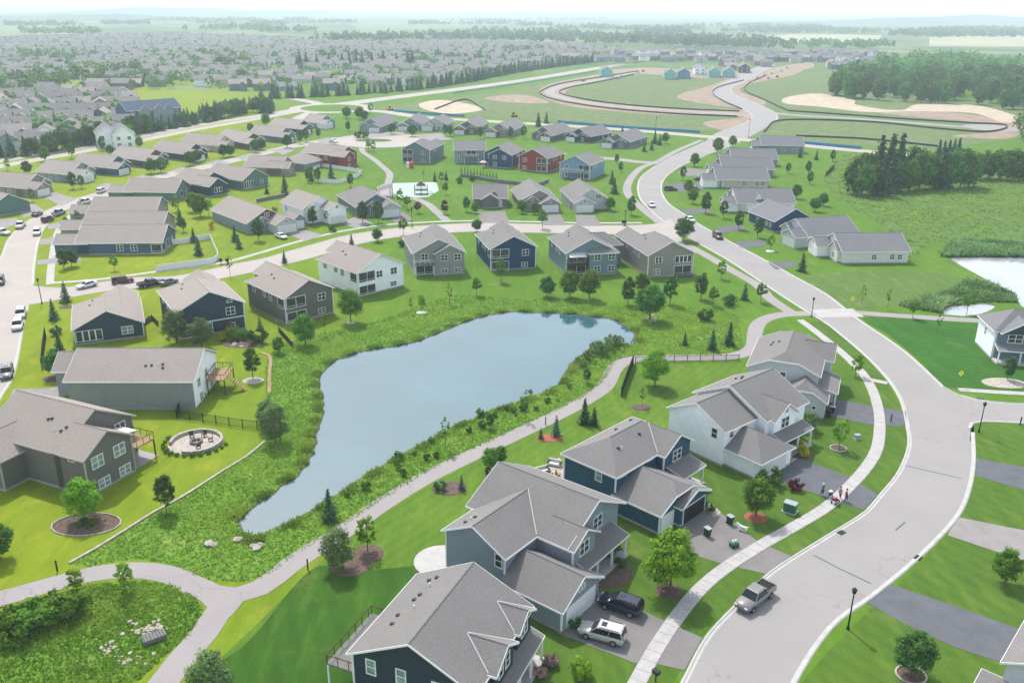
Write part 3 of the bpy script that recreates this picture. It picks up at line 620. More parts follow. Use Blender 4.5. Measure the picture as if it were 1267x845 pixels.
    def win(s, x, y, face, z, w=1.5, h=1.5, style='twin'):
        a, p = wmesh(w, h, style); o = ob('window', a, s.o, (x, y, z), FACE[face]); ob('pane', p, o); return o
    def garage(s, x, y, face, w=4.9, h=2.2, mat=None, z=0.):
        a, f = gmesh(w, h, mat or M_door); o = ob('garage_door', a, s.o, (x, y, z+.02), FACE[face]); ob('door_frame', f, o); return o
    def post(s, x, y, z0, z1, r=.11, mat=None): return MB().box(x-r, x+r, y-r, y+r, z0, z1).ob('porch_post', mat or M_trim, s.o)
    def trimbar(s, x, y, face, z, w, h=.22):
        return ob('trim_board', MB().box(-w/2, w/2, -.05, .02, -h/2, h/2).me('trim_board', M_trim), s.o, (x, y, z), FACE[face])
    def flash(s, p, q): return MB().tube(p, q, .09, n=4).ob('valley_flashing', M_flash, s.o)
    def corner(s, x, y, z0, z1): return MB().box(x-.09, x+.09, y-.09, y+.09, z0, z1).ob('corner_board', s.trim, s.o)
    def vent(s, x, y, z, white=False): return ob('vent_pipe' if white else 'roof_vent', VENT_W if white else VENT_B, s.o, (x, y, z))
    def roofz(s, x, y):
        x0, x1, y0, y1, ze, zr, ax = s.last
        if ax == 'y': m, w, d = (x0+x1)/2, (x1-x0)/2, abs(x-(x0+x1)/2)
        else: m, w, d = (y0+y1)/2, (y1-y0)/2, abs(y-(y0+y1)/2)
        return zr-(zr-ze)*d/w+.17
    def vents(s, pts):
        for i, (x, y) in enumerate(pts): s.vent(x, y, s.roofz(x, y)-.02, i % 3 == 2)
    def deck(s, x0, x1, y0, y1, z, rail=True, mat=None, railmat=None, floor=None):
        d = MB().box(x0, x1, y0, y1, z-.18, z).ob('deck', floor or M_gwood, s.o)
        for x in (x0+.1, x1-.1):
            for y in (y0+.1, y1-.1): MB().box(x-.08, x+.08, y-.08, y+.08, 0, z-.18).ob('deck_post', mat or M_trim, s.o)
        if rail:
            r = MB(); r.box(x0, x1, y0, y0+.07, z+.9, z+.98); r.box(x0, x1, y1-.07, y1, z+.9, z+.98); r.box(x0, x0+.07, y0+.07, y1-.07, z+.9, z+.98); r.box(x1-.07, x1, y0+.07, y1-.07, z+.9, z+.98)
            for x in np.arange(x0, x1-.05, 1.2): r.box(x, x+.06, y0+.005, y0+.06, z, z+.9); r.box(x, x+.06, y1-.06, y1-.005, z, z+.9)
            for y in np.arange(y0, y1-.05, 1.2): r.box(x0+.005, x0+.06, y+.07, y+.13, z, z+.9); r.box(x1-.06, x1-.005, y+.07, y+.13, z, z+.9)
            r.ob('railing', railmat or M_trim, d)
        return d
# --- the five two-storey houses along the curve of the street (x: back to front, y: away along the street)
h = House('two-storey house with near-black navy siding nearest the camera at the bottom edge', (436, 806), (566, 848), 5.6, 'navy')
h.gable(0, 12.2, 0, 12.3, 5.6, 8.65, 'y', 'gg')
h.vents([(2.2, 3.4), (2.0, 4.8), (3.3, 5.6), (2.4, 7.2), (2.6, 8.0), (2.9, 9.4), (2.2, 10.6), (2.9, 10.9)])
for yc, x1, wd in ((4.7, 12.9, 4.2), (10.2, 12.6, 3.4)): h.gable(8.6, x1, yc-wd/2, yc+wd/2, 5.75, 5.75+wd/2*.62, 'x', 'og', z0=3.4); xt = 6.1+(8.65-(5.75+wd/2*.62))/.5; [h.flash((xt, yc+q*.05, 8.65+.19-(xt-6.1)*.5), (12.45, yc+q*(wd/2+.3), 5.70)) for q in (-1, 1)]
h.win(12.9, 4.0, '+x', 4.9, .8, 1.4, 'single'); h.win(12.9, 5.5, '+x', 4.9, .8, 1.4, 'single'); h.win(12.6, 10.2, '+x', 4.8, 1.3, 1.3)
h.win(1.9, 0, '-y', 4.55, .85, 1.5, 'blind'); h.win(5.0, 0, '-y', 4.55, .85, 1.5, 'blind'); h.win(8.6, 0, '-y', 4.4, .85, 1.5, 'blind'); h.win(4, 0, '-y', 1.6, .9, 1.5, 'single'); h.win(0, 4, '-x', 4.2, 1.6, 1.5); h.win(0, 9, '-x', 4.2, 1.6, 1.5)
h.shed([(12.2, 3.2, 3.6), (12.2, 12.2, 3.6), (14.0, 12.2, 2.9), (14.0, 3.2, 2.9)])
for y in (3.5, 6.3, 9.1, 11.9): h.post(13.8, y, 0, 2.75)
MB().box(12.2, 14.1, 3.2, 12.2, 0, .3).ob('porch_floor', M_conc, h.o); h.corner(0, 0, .3, 5.6)
h.deck(-3.2, -.05, .3, 8.2, 3.0, railmat=M_dwood)
h = House('two-storey house with gray-blue siding and a white garage beside two parked cars', (552, 655), (624, 688), 5.6, 'steel')
h.gable(0, 8.3, 0, 5.75, 5.6, 7.75, 'y', 'go', walls=True); h.gable(0, 8.3, 5.75, 9.7, 5.6, 7.75, 'y', 'oo', walls=False); h.flash((4.15, 9.7, 7.95), (8.6, 5.35, 5.68)); h.vents([(2.0, 1.0), (2.4, 2.2), (2.3, 1.6)])
h.walls(-1.2, 12.0, 5.7, 17.2, 0, 5.6); h.gable(-1.2, 12.4, 5.7, 17.2, 5.6, 8.6, 'x', 'gg', walls=False); h.walls(11.8, 12.0, 5.7, 17.2, 5.6, 5.61, found=False)
b = MB().add([(12.0, 5.7, 5.6), (12.0, 17.2, 5.6), (12.0, 11.45, 8.55), (11.8, 5.7, 5.6), (11.8, 17.2, 5.6), (11.8, 11.45, 8.55)], [(0, 1, 2), (5, 4, 3), (1, 0, 3, 4), (2, 1, 4, 5), (0, 2, 5, 3)]); b.ob('wall', h.wall, h.o)
h.gable(9.0, 13.2, 5.75, 10.3, 5.55, 6.9, 'x', 'og', z0=3.0)
h.win(13.2, 8.0, '+x', 4.6, 1.7, 1.5); h.win(12.0, 12.6, '+x', 5.1, 1.7, 1.5); h.win(7.5, 0, '-y', 4.7, .85, 1.5, 'single')
h.gable(8.2, 16.2, -.6, 6.5, 2.9, 4.95, 'x', 'og', found=True); h.garage(16.2, 3.0, '+x', 5.2, 2.25); h.win(16.2, 3.0, '+x', 3.55, 1.1, .45, 'twin')
h.shed([(12.0, 6.6, 3.7), (12.0, 15.6, 3.7), (14.6, 15.6, 2.9), (14.6, 6.6, 2.9)])
for y in (9.2, 12.3, 15.3): h.post(14.3, y, 0, 2.75)
MB().box(12.0, 14.7, 6.6, 15.6, 0, .32).ob('porch_floor', M_conc, h.o); h.corner(0, 0, .3, 5.6); h.corner(8.3, 0, 3, 5.6); h.corner(16.2, -.6, .3, 2.9); h.corner(13.2, 5.75, 3.4, 5.5)
h.win(-1.2, 9, '-x', 4.4, 1.6, 1.5); h.win(-1.2, 14, '-x', 4.4, 1.6, 1.5)
h = House('two-storey house with deep blue siding and hipped gray roof, garage standing open', (699, 560.5), (762, 588), 5.6, 'blue')
h.gable(0, 8.4, 0, 15.0, 5.6, 7.85, 'y', 'hh'); h.vents([(5.6, 8.6), (5.9, 3.6), (6.1, 4.0), (2.2, 8.0), (1.4, 12.5)])
h.gable(4.4, 9.6, 8.8, 15.0, 5.6, 7.45, 'x', 'og', z0=2.5); h.flash((4.9, 11.6, 7.72), (8.75, 8.5, 5.68)); h.win(9.6, 11.9, '+x', 4.5, 1.8, 1.45)
h.win(5.7, 0, '-y', 4.55, .9, 1.5, 'blind'); h.win(8.4, 1.6, '+x', 5.2, 1.1, .5, 'fixed'); h.win(8.4, 7.4, '+x', 5.2, 1.1, .5, 'fixed')
h.gable(8.0, 15.2, .1, 9.4, 2.9, 5.1, 'x', 'oj', clip=4.2); h.gable(13.0, 16.1, 3.4, 9.3, 2.85, 4.1, 'x', 'og'); h.garage(15.2, 1.8, '+x', 2.5, 2.2)
q = h.garage(16.1, 6.4, '+x', 4.8, 2.25, M_black); q['label'] = 'black panel painted as the shade inside the open garage doorway'  # black door panel paints the shade of the open garage interior
h.shed([(9.6, 9.5, 3.6), (9.6, 14.8, 3.6), (12.5, 14.8, 2.9), (12.5, 9.5, 2.9)])
for y in (11.5, 14.5): h.post(12.2, y, 0, 2.75)
MB().box(9.6, 12.6, 9.5, 14.8, 0, .25).ob('porch_floor', M_conc, h.o); h.corner(0, 0, .3, 5.6); h.corner(8.4, 0, 3.2, 5.6); h.corner(15.2, .1, .3, 2.9); h.corner(9.6, 8.8, 3.4, 5.5)
h.win(0, 5, '-x', 4.4, 1.6, 1.5); h.win(0, 11, '-x', 4.4, 1.6, 1.5)
h = House('two-storey house with bright white siding above the dark driveway', (829, 504), (897, 533), 5.6, 'white')
h.gable(0, 9.9, 0, 7.3, 5.6, 8.05, 'y', 'go'); h.gable(-1.0, 11.6, 7.2, 17.2, 5.7, 8.85, 'y', 'gg')
h.vents([(2.2, 12.6), (2.8, 13.4), (3.0, 8.2), (3.6, 12.0)])
h.gable(7.0, 12.4, 8.2, 13.6, 5.6, 7.5, 'x', 'og', z0=2.6); h.win(12.4, 10.9, '+x', 4.6, 1.8, 1.5); h.win(12.4, 10.9, '+x', 6.5, .8, .6, 'single')
h.win(8.2, 0, '-y', 4.6, .9, 1.4, 'single'); h.win(9.9, 1.6, '+x', 4.7, .8, 1.1, 'single')
h.gable(9.4, 15.7, .6, 8.0, 2.9, 5.0, 'x', 'oh'); h.garage(15.7, 4.2, '+x', 4.9, 2.2); h.corner(15.7, .6, .3, 2.9)
h.shed([(12.4, 8.0, 3.6), (12.4, 15.6, 3.6), (14.4, 15.6, 2.9), (14.4, 8.0, 2.9)])
for y in (8.4, 12.0, 15.3): h.post(14.2, y, 0, 2.75)
MB().box(12.4, 14.5, 8.0, 15.6, 0, .25).ob('porch_floor', M_conc, h.o); h.deck(-3.4, -1.05, 9, 14, 1.2)
h = House('two-storey house with light gray siding and clipped gables at the trail end', (927, 452), (1013, 465), 5.6, 'lightgray')
h.gable(0, 10.9, 0, 14.0, 5.6, 8.2, 'y', 'jj', clip=7.1); h.vents([(2.4, 7.6), (2.6, 8.6), (2.2, 8.0), (3.6, 8.2)])
h.gable(7.5, 12.4, 8.2, 13.8, 5.55, 7.4, 'x', 'og'); h.win(5.4, 0, '-y', 4.5, .9, 1.6, 'single')
h.gable(5.4, 12.6, -4.0, .1, 2.9, 5.2, 'y', 'jo', clip=4.2); h.garage(12.6, -1.6, '+x', 2.6, 2.2); h.win(11, -4.0, '-y', 1.7, .5, .5, 'fixed')
h.shed([(10.9, .2, 3.7), (10.9, 8.0, 3.7), (14.2, 8.0, 2.9), (14.2, .2, 2.9)]); h.walls(10.9, 13.4, 3.2, 8.0, 0, 3.0, found=False); h.garage(13.4, 5.6, '+x', 4.2, 2.2)
h.post(13.9, .5, 0, 2.75); h.win(0, 4, '-x', 4.4, 1.5, 1.5); h.win(0, 10, '-x', 4.4, 1.5, 1.5)
# --- left side
h = House('gray-taupe walkout house in the left foreground by the stone fire pit patio', (103, 568), (160, 538), 5.6, 'graytaupe', R_brown, M_beige)
h.gable(0, 7.7, 0, 5.5, 5.6, 7.9, 'y', 'go'); h.gable(0, 12.2, 4.4, 18.5, 5.6, 9.15, 'y', 'gg'); h.vents([(3.0, 6.0), (2.4, 6.4), (2.3, 7.5), (3.6, 9.3), (3.4, 9.8)])
h.gable(-3.6, 3.5, 11.2, 18.2, 4.6, 6.9, 'x', 'go')
for x, z, st in ((2.0, 4.3, 'blind2'), (5.6, 4.3, 'blind2'), (2.5, 1.0, 'blind2'), (6.0, 1.1, 'blind2')): h.win(x, 0, '-y', z, 1.7, 1.5 if z > 2 else 1.2, st)
h.win(0, 2.3, '-x', 5.0, .9, .4, 'fixed'); h.win(10, 4.4, '-y', 4.5, 1.6, 1.8); h.corner(0, 0, .3, 5.6); h.corner(7.7, 0, .3, 5.6); h.corner(-3.6, 11.2, .3, 4.5)
h.deck(7.8, 12.2, .6, 4.3, 2.9, railmat=M_dwood, mat=M_dwood, floor=M_wood); h.shed([(7.7, 1.0, 5.6), (7.7, 3.6, 5.6), (9.8, 3.6, 5.1), (9.8, 1.0, 5.1)], mat=M_trim, name='awning')
MB().box(7.8, 12.4, .4, 4.3, .0, .12).ob('patio_floor', M_found, h.o)
h = House('long low house with pale gray siding and one broad brown roof', (82, 471), (225, 471), 5.0, 'gray', R_brown, M_trim)
h.gable(0, 19.6, 0, 12.2, 5.0, 8.0, 'x', 'gg'); h.walls(19.42, 19.64, .02, 12.18, 0, 4.99, 'white', ('x', 8.0, 'o', 'o'), False)
b = MB().add([(19.63, 0, 4.9), (19.63, 12.2, 4.9), (19.63, 6.1, 7.95)], [(0, 1, 2)]); b.ob('wall', WALL['white'], h.o)
h.vents([(11.6, 2.6), (12.5, 2.7), (13.6, 2.8), (14.2, 2.9), (14.4, 2.2)])
for y, z in ((2.6, 3.6), (6.4, 3.7), (3.0, 1.0), (8.6, 1.2)): h.win(19.64, y, '+x', z, 1.2, 1.4)
h.deck(19.8, 22.8, 5.6, 11, 2.7, mat=M_dwood, railmat=M_dwood, floor=M_wood); h.gable(-4.5, .2, 5.6, 11.8, 4.4, 6.4, 'x', 'go')
st = MB()
for i in range(9): st.box(22.8+i*.32, 23.12+i*.32, 7, 8.2, 2.4-i*.29, 2.52-i*.29)
st.ob('deck_stairs', M_wood, h.o)
def ranch(label, A, B, z, wall, roof, porch='L', style='porch', front=True, band=False, D=20, trim=None, w=None, extra=None, C=None, group=None):
    h = House(label, A, B, z, wall, roof, trim, group=group); Wd = w or min(12.6, max(11., h.len)); h.W = Wd
    if C:       # C: far end of the side eave, (u, v, 'L' or 'R')
        p, q = G(*(A if C[2] == 'L' else B), z), G(C[0], C[1], z); a = math.atan2(*(q-p)[::-1])-math.pi/2; h.o.rotation_euler[2] = a
        mid = (G(*A, z)+G(*B, z))/2; h.o.location[0] = mid[0]-math.cos(a)*Wd/2; h.o.location[1] = mid[1]-math.sin(a)*Wd/2
    zr = z+Wd/2*.5
    if extra != 'cross': h.gable(0, Wd, 0, D-4, z, zr, 'y', 'gh')
    gx = (.3, 6.4) if porch == 'R' else (Wd-6.4, Wd-.3)
    h.gable(gx[0], gx[1], D-8, D+1.5, z-.1, z+1.55, 'y', 'og'); h.garage((gx[0]+gx[1])/2, D+1.5, '+y', 4.9, 2.2, z=max(0, z-3.0))
    h.corner(0, 0, .3, z); h.corner(Wd, 0, .3, z)
    if z > 4:
        pw = 4.4; px = pw/2+.25 if porch == 'L' else Wd-pw/2-.25
        if style == 'porch':
            h.win(px, 0, '-y', z-1.35, pw-.2, 2.1, 'porch'); h.win(px, 0, '-y', 1.25, pw-.2, 2.0, 'porch')  # lower dark pane paints the shade of the open patio under the porch
            h.win(0 if porch == 'L' else Wd, 1.6, '-x' if porch == 'L' else '+x', z-1.35, 2.4, 2.1, 'porch')
        ox = Wd-2.6 if porch == 'L' else 2.6
        h.win(ox, 0, '-y', z-1.4, 1.6, 1.4); h.win(ox-.2, 0, '-y', 1.2, 1.5, .95, 'twin')
        for yy in (6, 8.6, 13): h.win(0, yy, '-x', z-1.2, 1.2, 1.0 if yy > 6 else 1.4); h.win(Wd, yy, '+x', z-1.2, 1.2, 1.2)
        if band: h.trimbar(Wd/2, 0, '-y', 2.75, Wd)
    h.last = (0, Wd, 0, D, z, zr, 'y'); h.vents([(Wd*.25, D*.45), (Wd*.3, D*.55), (Wd*.72, D*.4)])
    return h
h = ranch('one-storey house with dark blue gable and white-framed sunroom, back left by the street corner', (91, 407), (176, 399), 3.1, 'slate', R_brown, 'L', C=(93, 368, 'L'))
h.win(2.5, 0, '-y', 1.6, 4.4, 1.9, 'sun'); h.win(9.2, 0, '-y', 1.8, 1.9, 1.4, 'blind2'); h.win(0, 1.6, '-x', 1.6, 2.2, 1.9, 'sun')
h = ranch('dark navy gabled house with a white band across its rear wall, behind orange shrubs', (224.7, 391.6), (294, 369), 5.6, 'slate', R_brown, 'L', 'none', C=(198, 359.5, 'L'), band=True)
h.win(h.W-2.6, 0, '-y', 6.2, .9, .35, 'fixed'); h.win(1.6, 0, '-y', 1.4, 2.6, 2.2, 'porch'); h.win(5.2, 0, '-y', 1.5, 2.0, 1.9, 'blind2')
h = ranch('dark taupe walkout house with screened corner porch, left of the white one', (352, 369), (410, 356), 5.6, 'taupe', R_brown, 'L')
h = ranch('white walkout house with brown roof and screened corner porch north-west of the pond', (446, 341), (494, 322), 5.6, 'white', R_brown, 'L', C=(383, 318, 'L'), w=12.4)
h.win(h.W-6.6, 0, '-y', 4.2, 1.5, 1.4)
h = ranch('gray shingle-sided house with two rear gables above the pond', (512.5, 309.7), (573, 312.7), 5.6, 'stone', R_gray, 'L', 'none', C=(499.7, 288.7, 'L'))
h.gable(5.0, h.W+.02, -1.2, 5, 5.5, 7.4, 'y', 'go'); h.win(7.2, -1.2, '-y', 4.3, 1.5, 1.4); h.win(10.4, -1.2, '-y', 4.3, 1.5, 1.4); h.win(7.2, -1.2, '-y', 1.1, 1.4, .9); h.win(10.4, -1.2, '-y', 1.1, 1.4, .9); h.win(2.6, 0, '-y', 4.4, 1.5, 1.5)
h.deck(.1, 4.8, -1.6, -.06, 2.8); h.win(2.5, 0, '-y', 1.2, 4.0, 2.0, 'porch')
h = ranch('royal blue walkout house with white trim above the pond', (607, 308), (663, 305), 5.6, 'royal', R_gray, 'L', C=(585, 284.5, 'L'))
h = ranch('teal gray walkout house with an open balcony and rear wing above the pond', (699.8, 309.8), (763.7, 312.5), 5.6, 'teal', R_gray, 'L', 'none', C=(675.5, 288, 'L'))
h.gable(5.4, h.W+.02, -1.4, 6, 5.5, 7.2, 'y', 'ho'); h.gable(7, h.W+4, 7, 14, 5.2, 7.4, 'x', 'oh')
for x in (7.4, 11.0): h.win(x, -1.4, '-y', 4.4, 1.5, 1.4); h.win(x, -1.4, '-y', 1.5, 1.5, 1.3)
h.deck(.1, 5.2, -1.8, -.06, 2.9, railmat=M_dwood, mat=M_dwood, floor=M_dwood); h.win(2.6, 0, '-y', 4.2, 4.4, 2.2, 'porch'); h.win(2.6, 0, '-y', 1.3, 4.4, 2.2, 'porch'); h.shed([(.4, -1.7, 4.9), (4.6, -1.7, 4.9), (4.4, -.2, 5.2), (.6, -.2, 5.2)], .05, M_trim, 'awning')
h = ranch('taupe walkout house with a white sunroom, last of the pond-side row before the main street', (803, 316), (858, 312), 5.6, 'sandtaupe', R_gray, 'R', 'none', C=(769, 294.6, 'L'))
h.win(2.7, 0, '-y', 4.2, 1.6, 1.4); h.win(2.6, 0, '-y', 1.3, .9, 1.4, 'single'); h.win(h.W-2.6, 0, '-y', 4.1, 4.2, 1.5, 'sun'); h.win(h.W-2.6, 0, '-y', 1.3, 4.4, 2.2, 'porch'); h.deck(h.W-4.8, h.W-.1, -1.6, -.06, .4, rail=False)
# --- houses of the middle distance, placed by the two ends of the ridge (first end A is the back, B the front unless noted)
def rh(label, A, B, zr=6.2, Wd=12., ze=3.1, wall='gray', roof=None, ends='gg', group=None, wing=None, wdoor=2, dormer=None, front=None, name='house', trim=None, gable_wall=None):
    a, b = G(*A, zr), G(*B, zr); L = float(np.hypot(*(b-a)))+.6; h = House(label, (a, math.atan2(*(b-a)[::-1])), None, 0, wall, roof, trim, group=group, name=name)
    h.L = L; h.gable(0, L, -Wd/2, Wd/2, ze, zr, 'x', ends); h.W = Wd
    if wing:                    # garage wing past the front end: side -1 near / +1 far, length, width
        sd_, ln, wd = wing[:3]; y0, y1 = (-Wd/2, -Wd/2+wd) if sd_ < 0 else (Wd/2-wd, Wd/2)
        h.gable(L-3, L+ln, y0, y1, ze-.15, ze+wd*.24, 'x', 'og', wall=gable_wall); h.garage(L+ln, (y0+y1)/2, '+x', wd-1.2, 2.2); h.win(L+ln, (y0+y1)/2, '+x', ze+.35, .7, .6, 'single')
    if dormer:                  # small front gable above the entry
        y, wd = dormer; h.gable(L-3, L+.9, y-wd/2, y+wd/2, ze, ze+wd*.34, 'x', 'og'); h.win(L+.9, y, '+x', 1.5, 1.3, 1.3); h.win(L+.9, y, '+x', ze+.4, .6, .6, 'single')
    return h
STREET = 'houses along the village street'
LR = [((0, 213), (42, 216), 'beige', 'beige low house with twin tan garage doors at the village street', 1), ((60, 198), (98, 201), 'steel', 'pale blue-gray house with white garage gable, second from the left along the village street', 0),
      ((102, 190), (143, 193), 'denim', 'denim-blue house with small white-trimmed front gables between two paler houses', 0), ((150, 181), (190, 185), 'brown', 'dark brown house with brown shingled gable on the village street', 0),
      ((200, 174), (240, 178), 'slate', 'navy house with white garage door and oval gable windows on the village street', 0), ((235, 165), (275, 168), 'cream', 'cream house with dark gable and round window on the village street', 0),
      ((281, 160), (312, 165), 'brown', 'brown house behind two street trees halfway along the village street', 0), ((318, 155), (352, 158), 'bluegray', 'blue-gray house with hipped roof past the middle of the village street', 0),
      ((343, 146), (374, 149), 'navy', 'navy house with white peak close to the boulevard end of the village street', 0), ((384, 141), (402, 143), 'steel', 'gray house with two white garage doors facing the cul-de-sac', 0)]
for A, B, w, lb, two in LR:
    h = rh(lb, A, B, 6.4, 12.5, 3.1, w, R_brown, 'gg', STREET, (-1, 5.2, 6.2), dormer=(2.6, 4.6), gable_wall='white' if w in ('steel',) else None)
    for x in (3, 6, 9): h.win(x, -6.25, '-y', 1.6, 1.1, 1.2)
rh('mint green house cut by the left edge above the white pickup', (-30, 231), (8, 240), 6.2, 12, 3, 'green', R_brown, 'gg')
# four near-identical brown roofs side by side, left
for i, (A, B, w, lb) in enumerate([((206, 278), (106, 279), 'denim', 'blue sided house beside the white fence, nearest of the four brown roofs in a row'), ((206, 262), (112, 262.5), 'beige', 'second brown roof of the row of four, behind the blue sided house'),
                      ((198, 244), (120, 244.5), 'gray', 'third brown roof of the row of four, with a parked white pickup beside it'), ((224, 222), (165, 221), 'green', 'green-gray house with white back porch, farthest of the four brown roofs in the row')]):
    h = rh(lb, A, B, 6.3, 12.6, 3.2, w, R_brown, 'gg', 'brown roofed row by the corner', (1, 5.5, 6.2), dormer=(-2.5, 4.5))
    if i == 0:
        for x, z in ((7, 1.7), (10.5, 1.7)): h.win(x, 6.3, '+y', z, 1.5, 1.4)
        h.win(1.4, 6.3, '+y', 1.5, 2.4, 2.1, 'porch'); h.win(0, 4.6, '-x', 1.5, 2.6, 2.1, 'porch')
    h.win(0, -3, '-x', 1.6, 1.5, 1.4); h.win(0, 1, '-x', 1.6, 2.0, 2.0, 'porch'); h.vents([(5, 2), (8, 2.5), (11, -2), (7, -3)])
h = rh('light gray house with a red front gable and white double garage', (285, 243), (328, 258), 6.4, 12.4, 3.1, 'steel', R_brown, 'gg', None, (1, 6, 6.6), dormer=(-2.0, 4.2), gable_wall='lightgray')
MB().add([(h.L+.03, -4.2, 4.0), (h.L+.03, 4.2, 4.0), (h.L+.03, 0, 6.1)], [(0, 1, 2)]).ob('wall', WALL['brick'], h.o); h.win(h.L+.04, 0, '+x', 4.7, 1.3, .9); h.vents([(8, -2), (9.5, -2.4), (11, -2.8)])
h.gable(h.L-2, h.L+3.5, 6.2, 10.2, 2.9, 4.3, 'x', 'og'); h.garage(h.L+3.5, 8.2, '+x', 2.6, 2.2)
h = rh('white house with two dark front gables beside the light gray red-gabled one', (368, 235), (394, 243), 7.6, 11.5, 4.6, 'white', R_brown, 'gg', None, (1, 5, 6), dormer=(-2.4, 5), gable_wall='white')
h.win(0, -2, '-x', 3.2, .8, 1.2, 'single'); h.win(3, -5.75, '-y', 3.2, .8, 1.2, 'single'); h.win(0, 2, '-x', 3.2, .8, 1.2, 'single')
h = rh('gray house with white gable peak left of the playground', (440, 226), (464, 240), 6.6, 12.5, 3.2, 'bluegray', R_gray, 'hg', None, (1, 4.5, 6.4), dormer=(-1.5, 4.4), gable_wall='lightgray')
h = rh('gray house with round dormer right of the playground', (586, 228.5), (624, 228.5), 6.3, 12.5, 3.1, 'graytaupe', R_gray, 'gg'); L_ = h.L
h.gable(2.6, 8, -7.6, 0, 3.0, 4.6, 'y', 'go'); h.garage(L_-4.2, -6.25, '-y', 5.2, 2.2); h.gable(L_-5, L_-3.2, -4.6, 0, 4.2, 5.2, 'y', 'go'); h.win(L_-4.1, -4.6, '-y', 4.4, .8, .7, 'single')
rh('tan-gray house with twin peaks and white garage, middle of the three facing the cross street', (655, 222), (667, 235), 6.4, 12, 3.1, 'beige', R_gray, 'gg', None, (1, 4, 6.2), dormer=(-2.4, 4.8))
h = rh('light gray house with steep garage gable, last of the three facing the cross street', (716, 222), (731, 234), 6.6, 12, 3.2, 'lightgray', R_gray, 'gg', None, (-1, 4, 6.2)); h.win(h.L, 2.5, '+x', 4.2, 1.5, 1.1)
# backs of the second row
BK = 'walkout houses of the second row'
ranch('plain gray walkout house with dark deck behind the red-and-white play slide', (497.5, 184.5), (531, 185.7), 5.6, 'bluegray', R_gray, 'L', w=12, C=(545, 179, 'R'), group=BK)
h = rh('pale gray walkout house with a white bay deck above a row of small cypresses', (562, 174.5), (598, 174.5), 8.4, 12, 5.6, 'steel', R_gray, 'gg', BK); h.deck(4, 10, -8.6, -6.05, 2.9); h.win(7, -6.0, '-y', 4.2, 4, 2, 'porch'); h.win(2, -6, '-y', 4.2, 1.4, 1.4); h.win(2, -6, '-y', 1.4, 1.4, 1.2)
h = ranch('bright blue walkout house with double white-trimmed gables', (601, 188), (632, 192), 5.6, 'royal', R_gray, 'R', 'none', w=12, C=(655, 182, 'R'), group=BK); h.gable(2.5, 12.02, -1.2, 5, 5.4, 7.6, 'y', 'go'); h.win(5, -1.2, '-y', 4.2, 1.5, 1.3); h.win(9, -1.2, '-y', 4.2, 1.5, 1.3); h.win(5, -1.2, '-y', 1.4, 1.5, 1.4)
ranch('barn-red walkout house with a screened corner', (641.7, 193), (678, 196), 5.6, 'red', R_gray, 'R', w=12.4, C=(700, 189, 'R'), group=BK)
h = ranch('sky-blue walkout house with a large white deck', (692, 201.5), (731, 204.5), 5.6, 'skyblue', R_gray, 'R', w=12.2, C=(757, 194, 'R'), group=BK); h.deck(2, 10, -3.6, -.05, 2.9)
h = rh('dark red house with white fenced yard near the cul-de-sac', (385, 177.5), (428, 181.5), 8.0, 12, 5.2, 'brick', R_brown, 'gg'); h.gable(h.L-4, h.L+3, -6, 0, 5.0, 6.8, 'x', 'og'); h.win(h.L, 3, '+x', 3.9, 3.4, 2.1, 'porch'); h.win(h.L+3, -3, '+x', 3.8, 1.5, 1.4); h.win(h.L+3, -3, '+x', 1.2, 1.5, 1.2); [h.win(x, -6, '-y', 3.8, 1.2, 1.3) for x in (3, 8, 12)]
h = rh('dark slate house seen from behind with two dark gables and white eaves', (230, 208), (262, 213), 7, 12, 3.8, 'slate', R_brown, 'gg'); h.gable(h.L-5, h.L+5, -6.0, 1, 3.6, 5.8, 'x', 'og'); h.win(h.L+5, -2.5, '+x', 1.9, 3, 1.5, 'sun')
h = rh('seafoam gray house seen from behind with a white sunroom', (268, 203), (313, 209), 6.6, 12, 3.4, 'green', R_brown, 'gg'); h.win(h.L, -3.2, '+x', 1.7, 4, 2, 'sun'); h.win(h.L, 3, '+x', 1.7, 1.5, 1.3)
h = rh('beige house with two back gables beside the seafoam one', (310, 192.5), (352, 194), 6.4, 12, 3.2, 'beige', R_brown, 'gg'); h.gable(h.L-6, h.L+3, -6, 0.5, 3.1, 5.0, 'x', 'og'); h.win(h.L+3, -3, '+x', 1.7, 1.5, 1.3); h.win(h.L, 3.4, '+x', 1.6, 3.6, 2, 'porch')
rh('gray hipped house partly hidden by dark spruces left of the dark red one', (358, 187.5), (386, 190), 6.2, 12, 3.1, 'steel', R_brown, 'hh')
CB = 'front row before the far road'
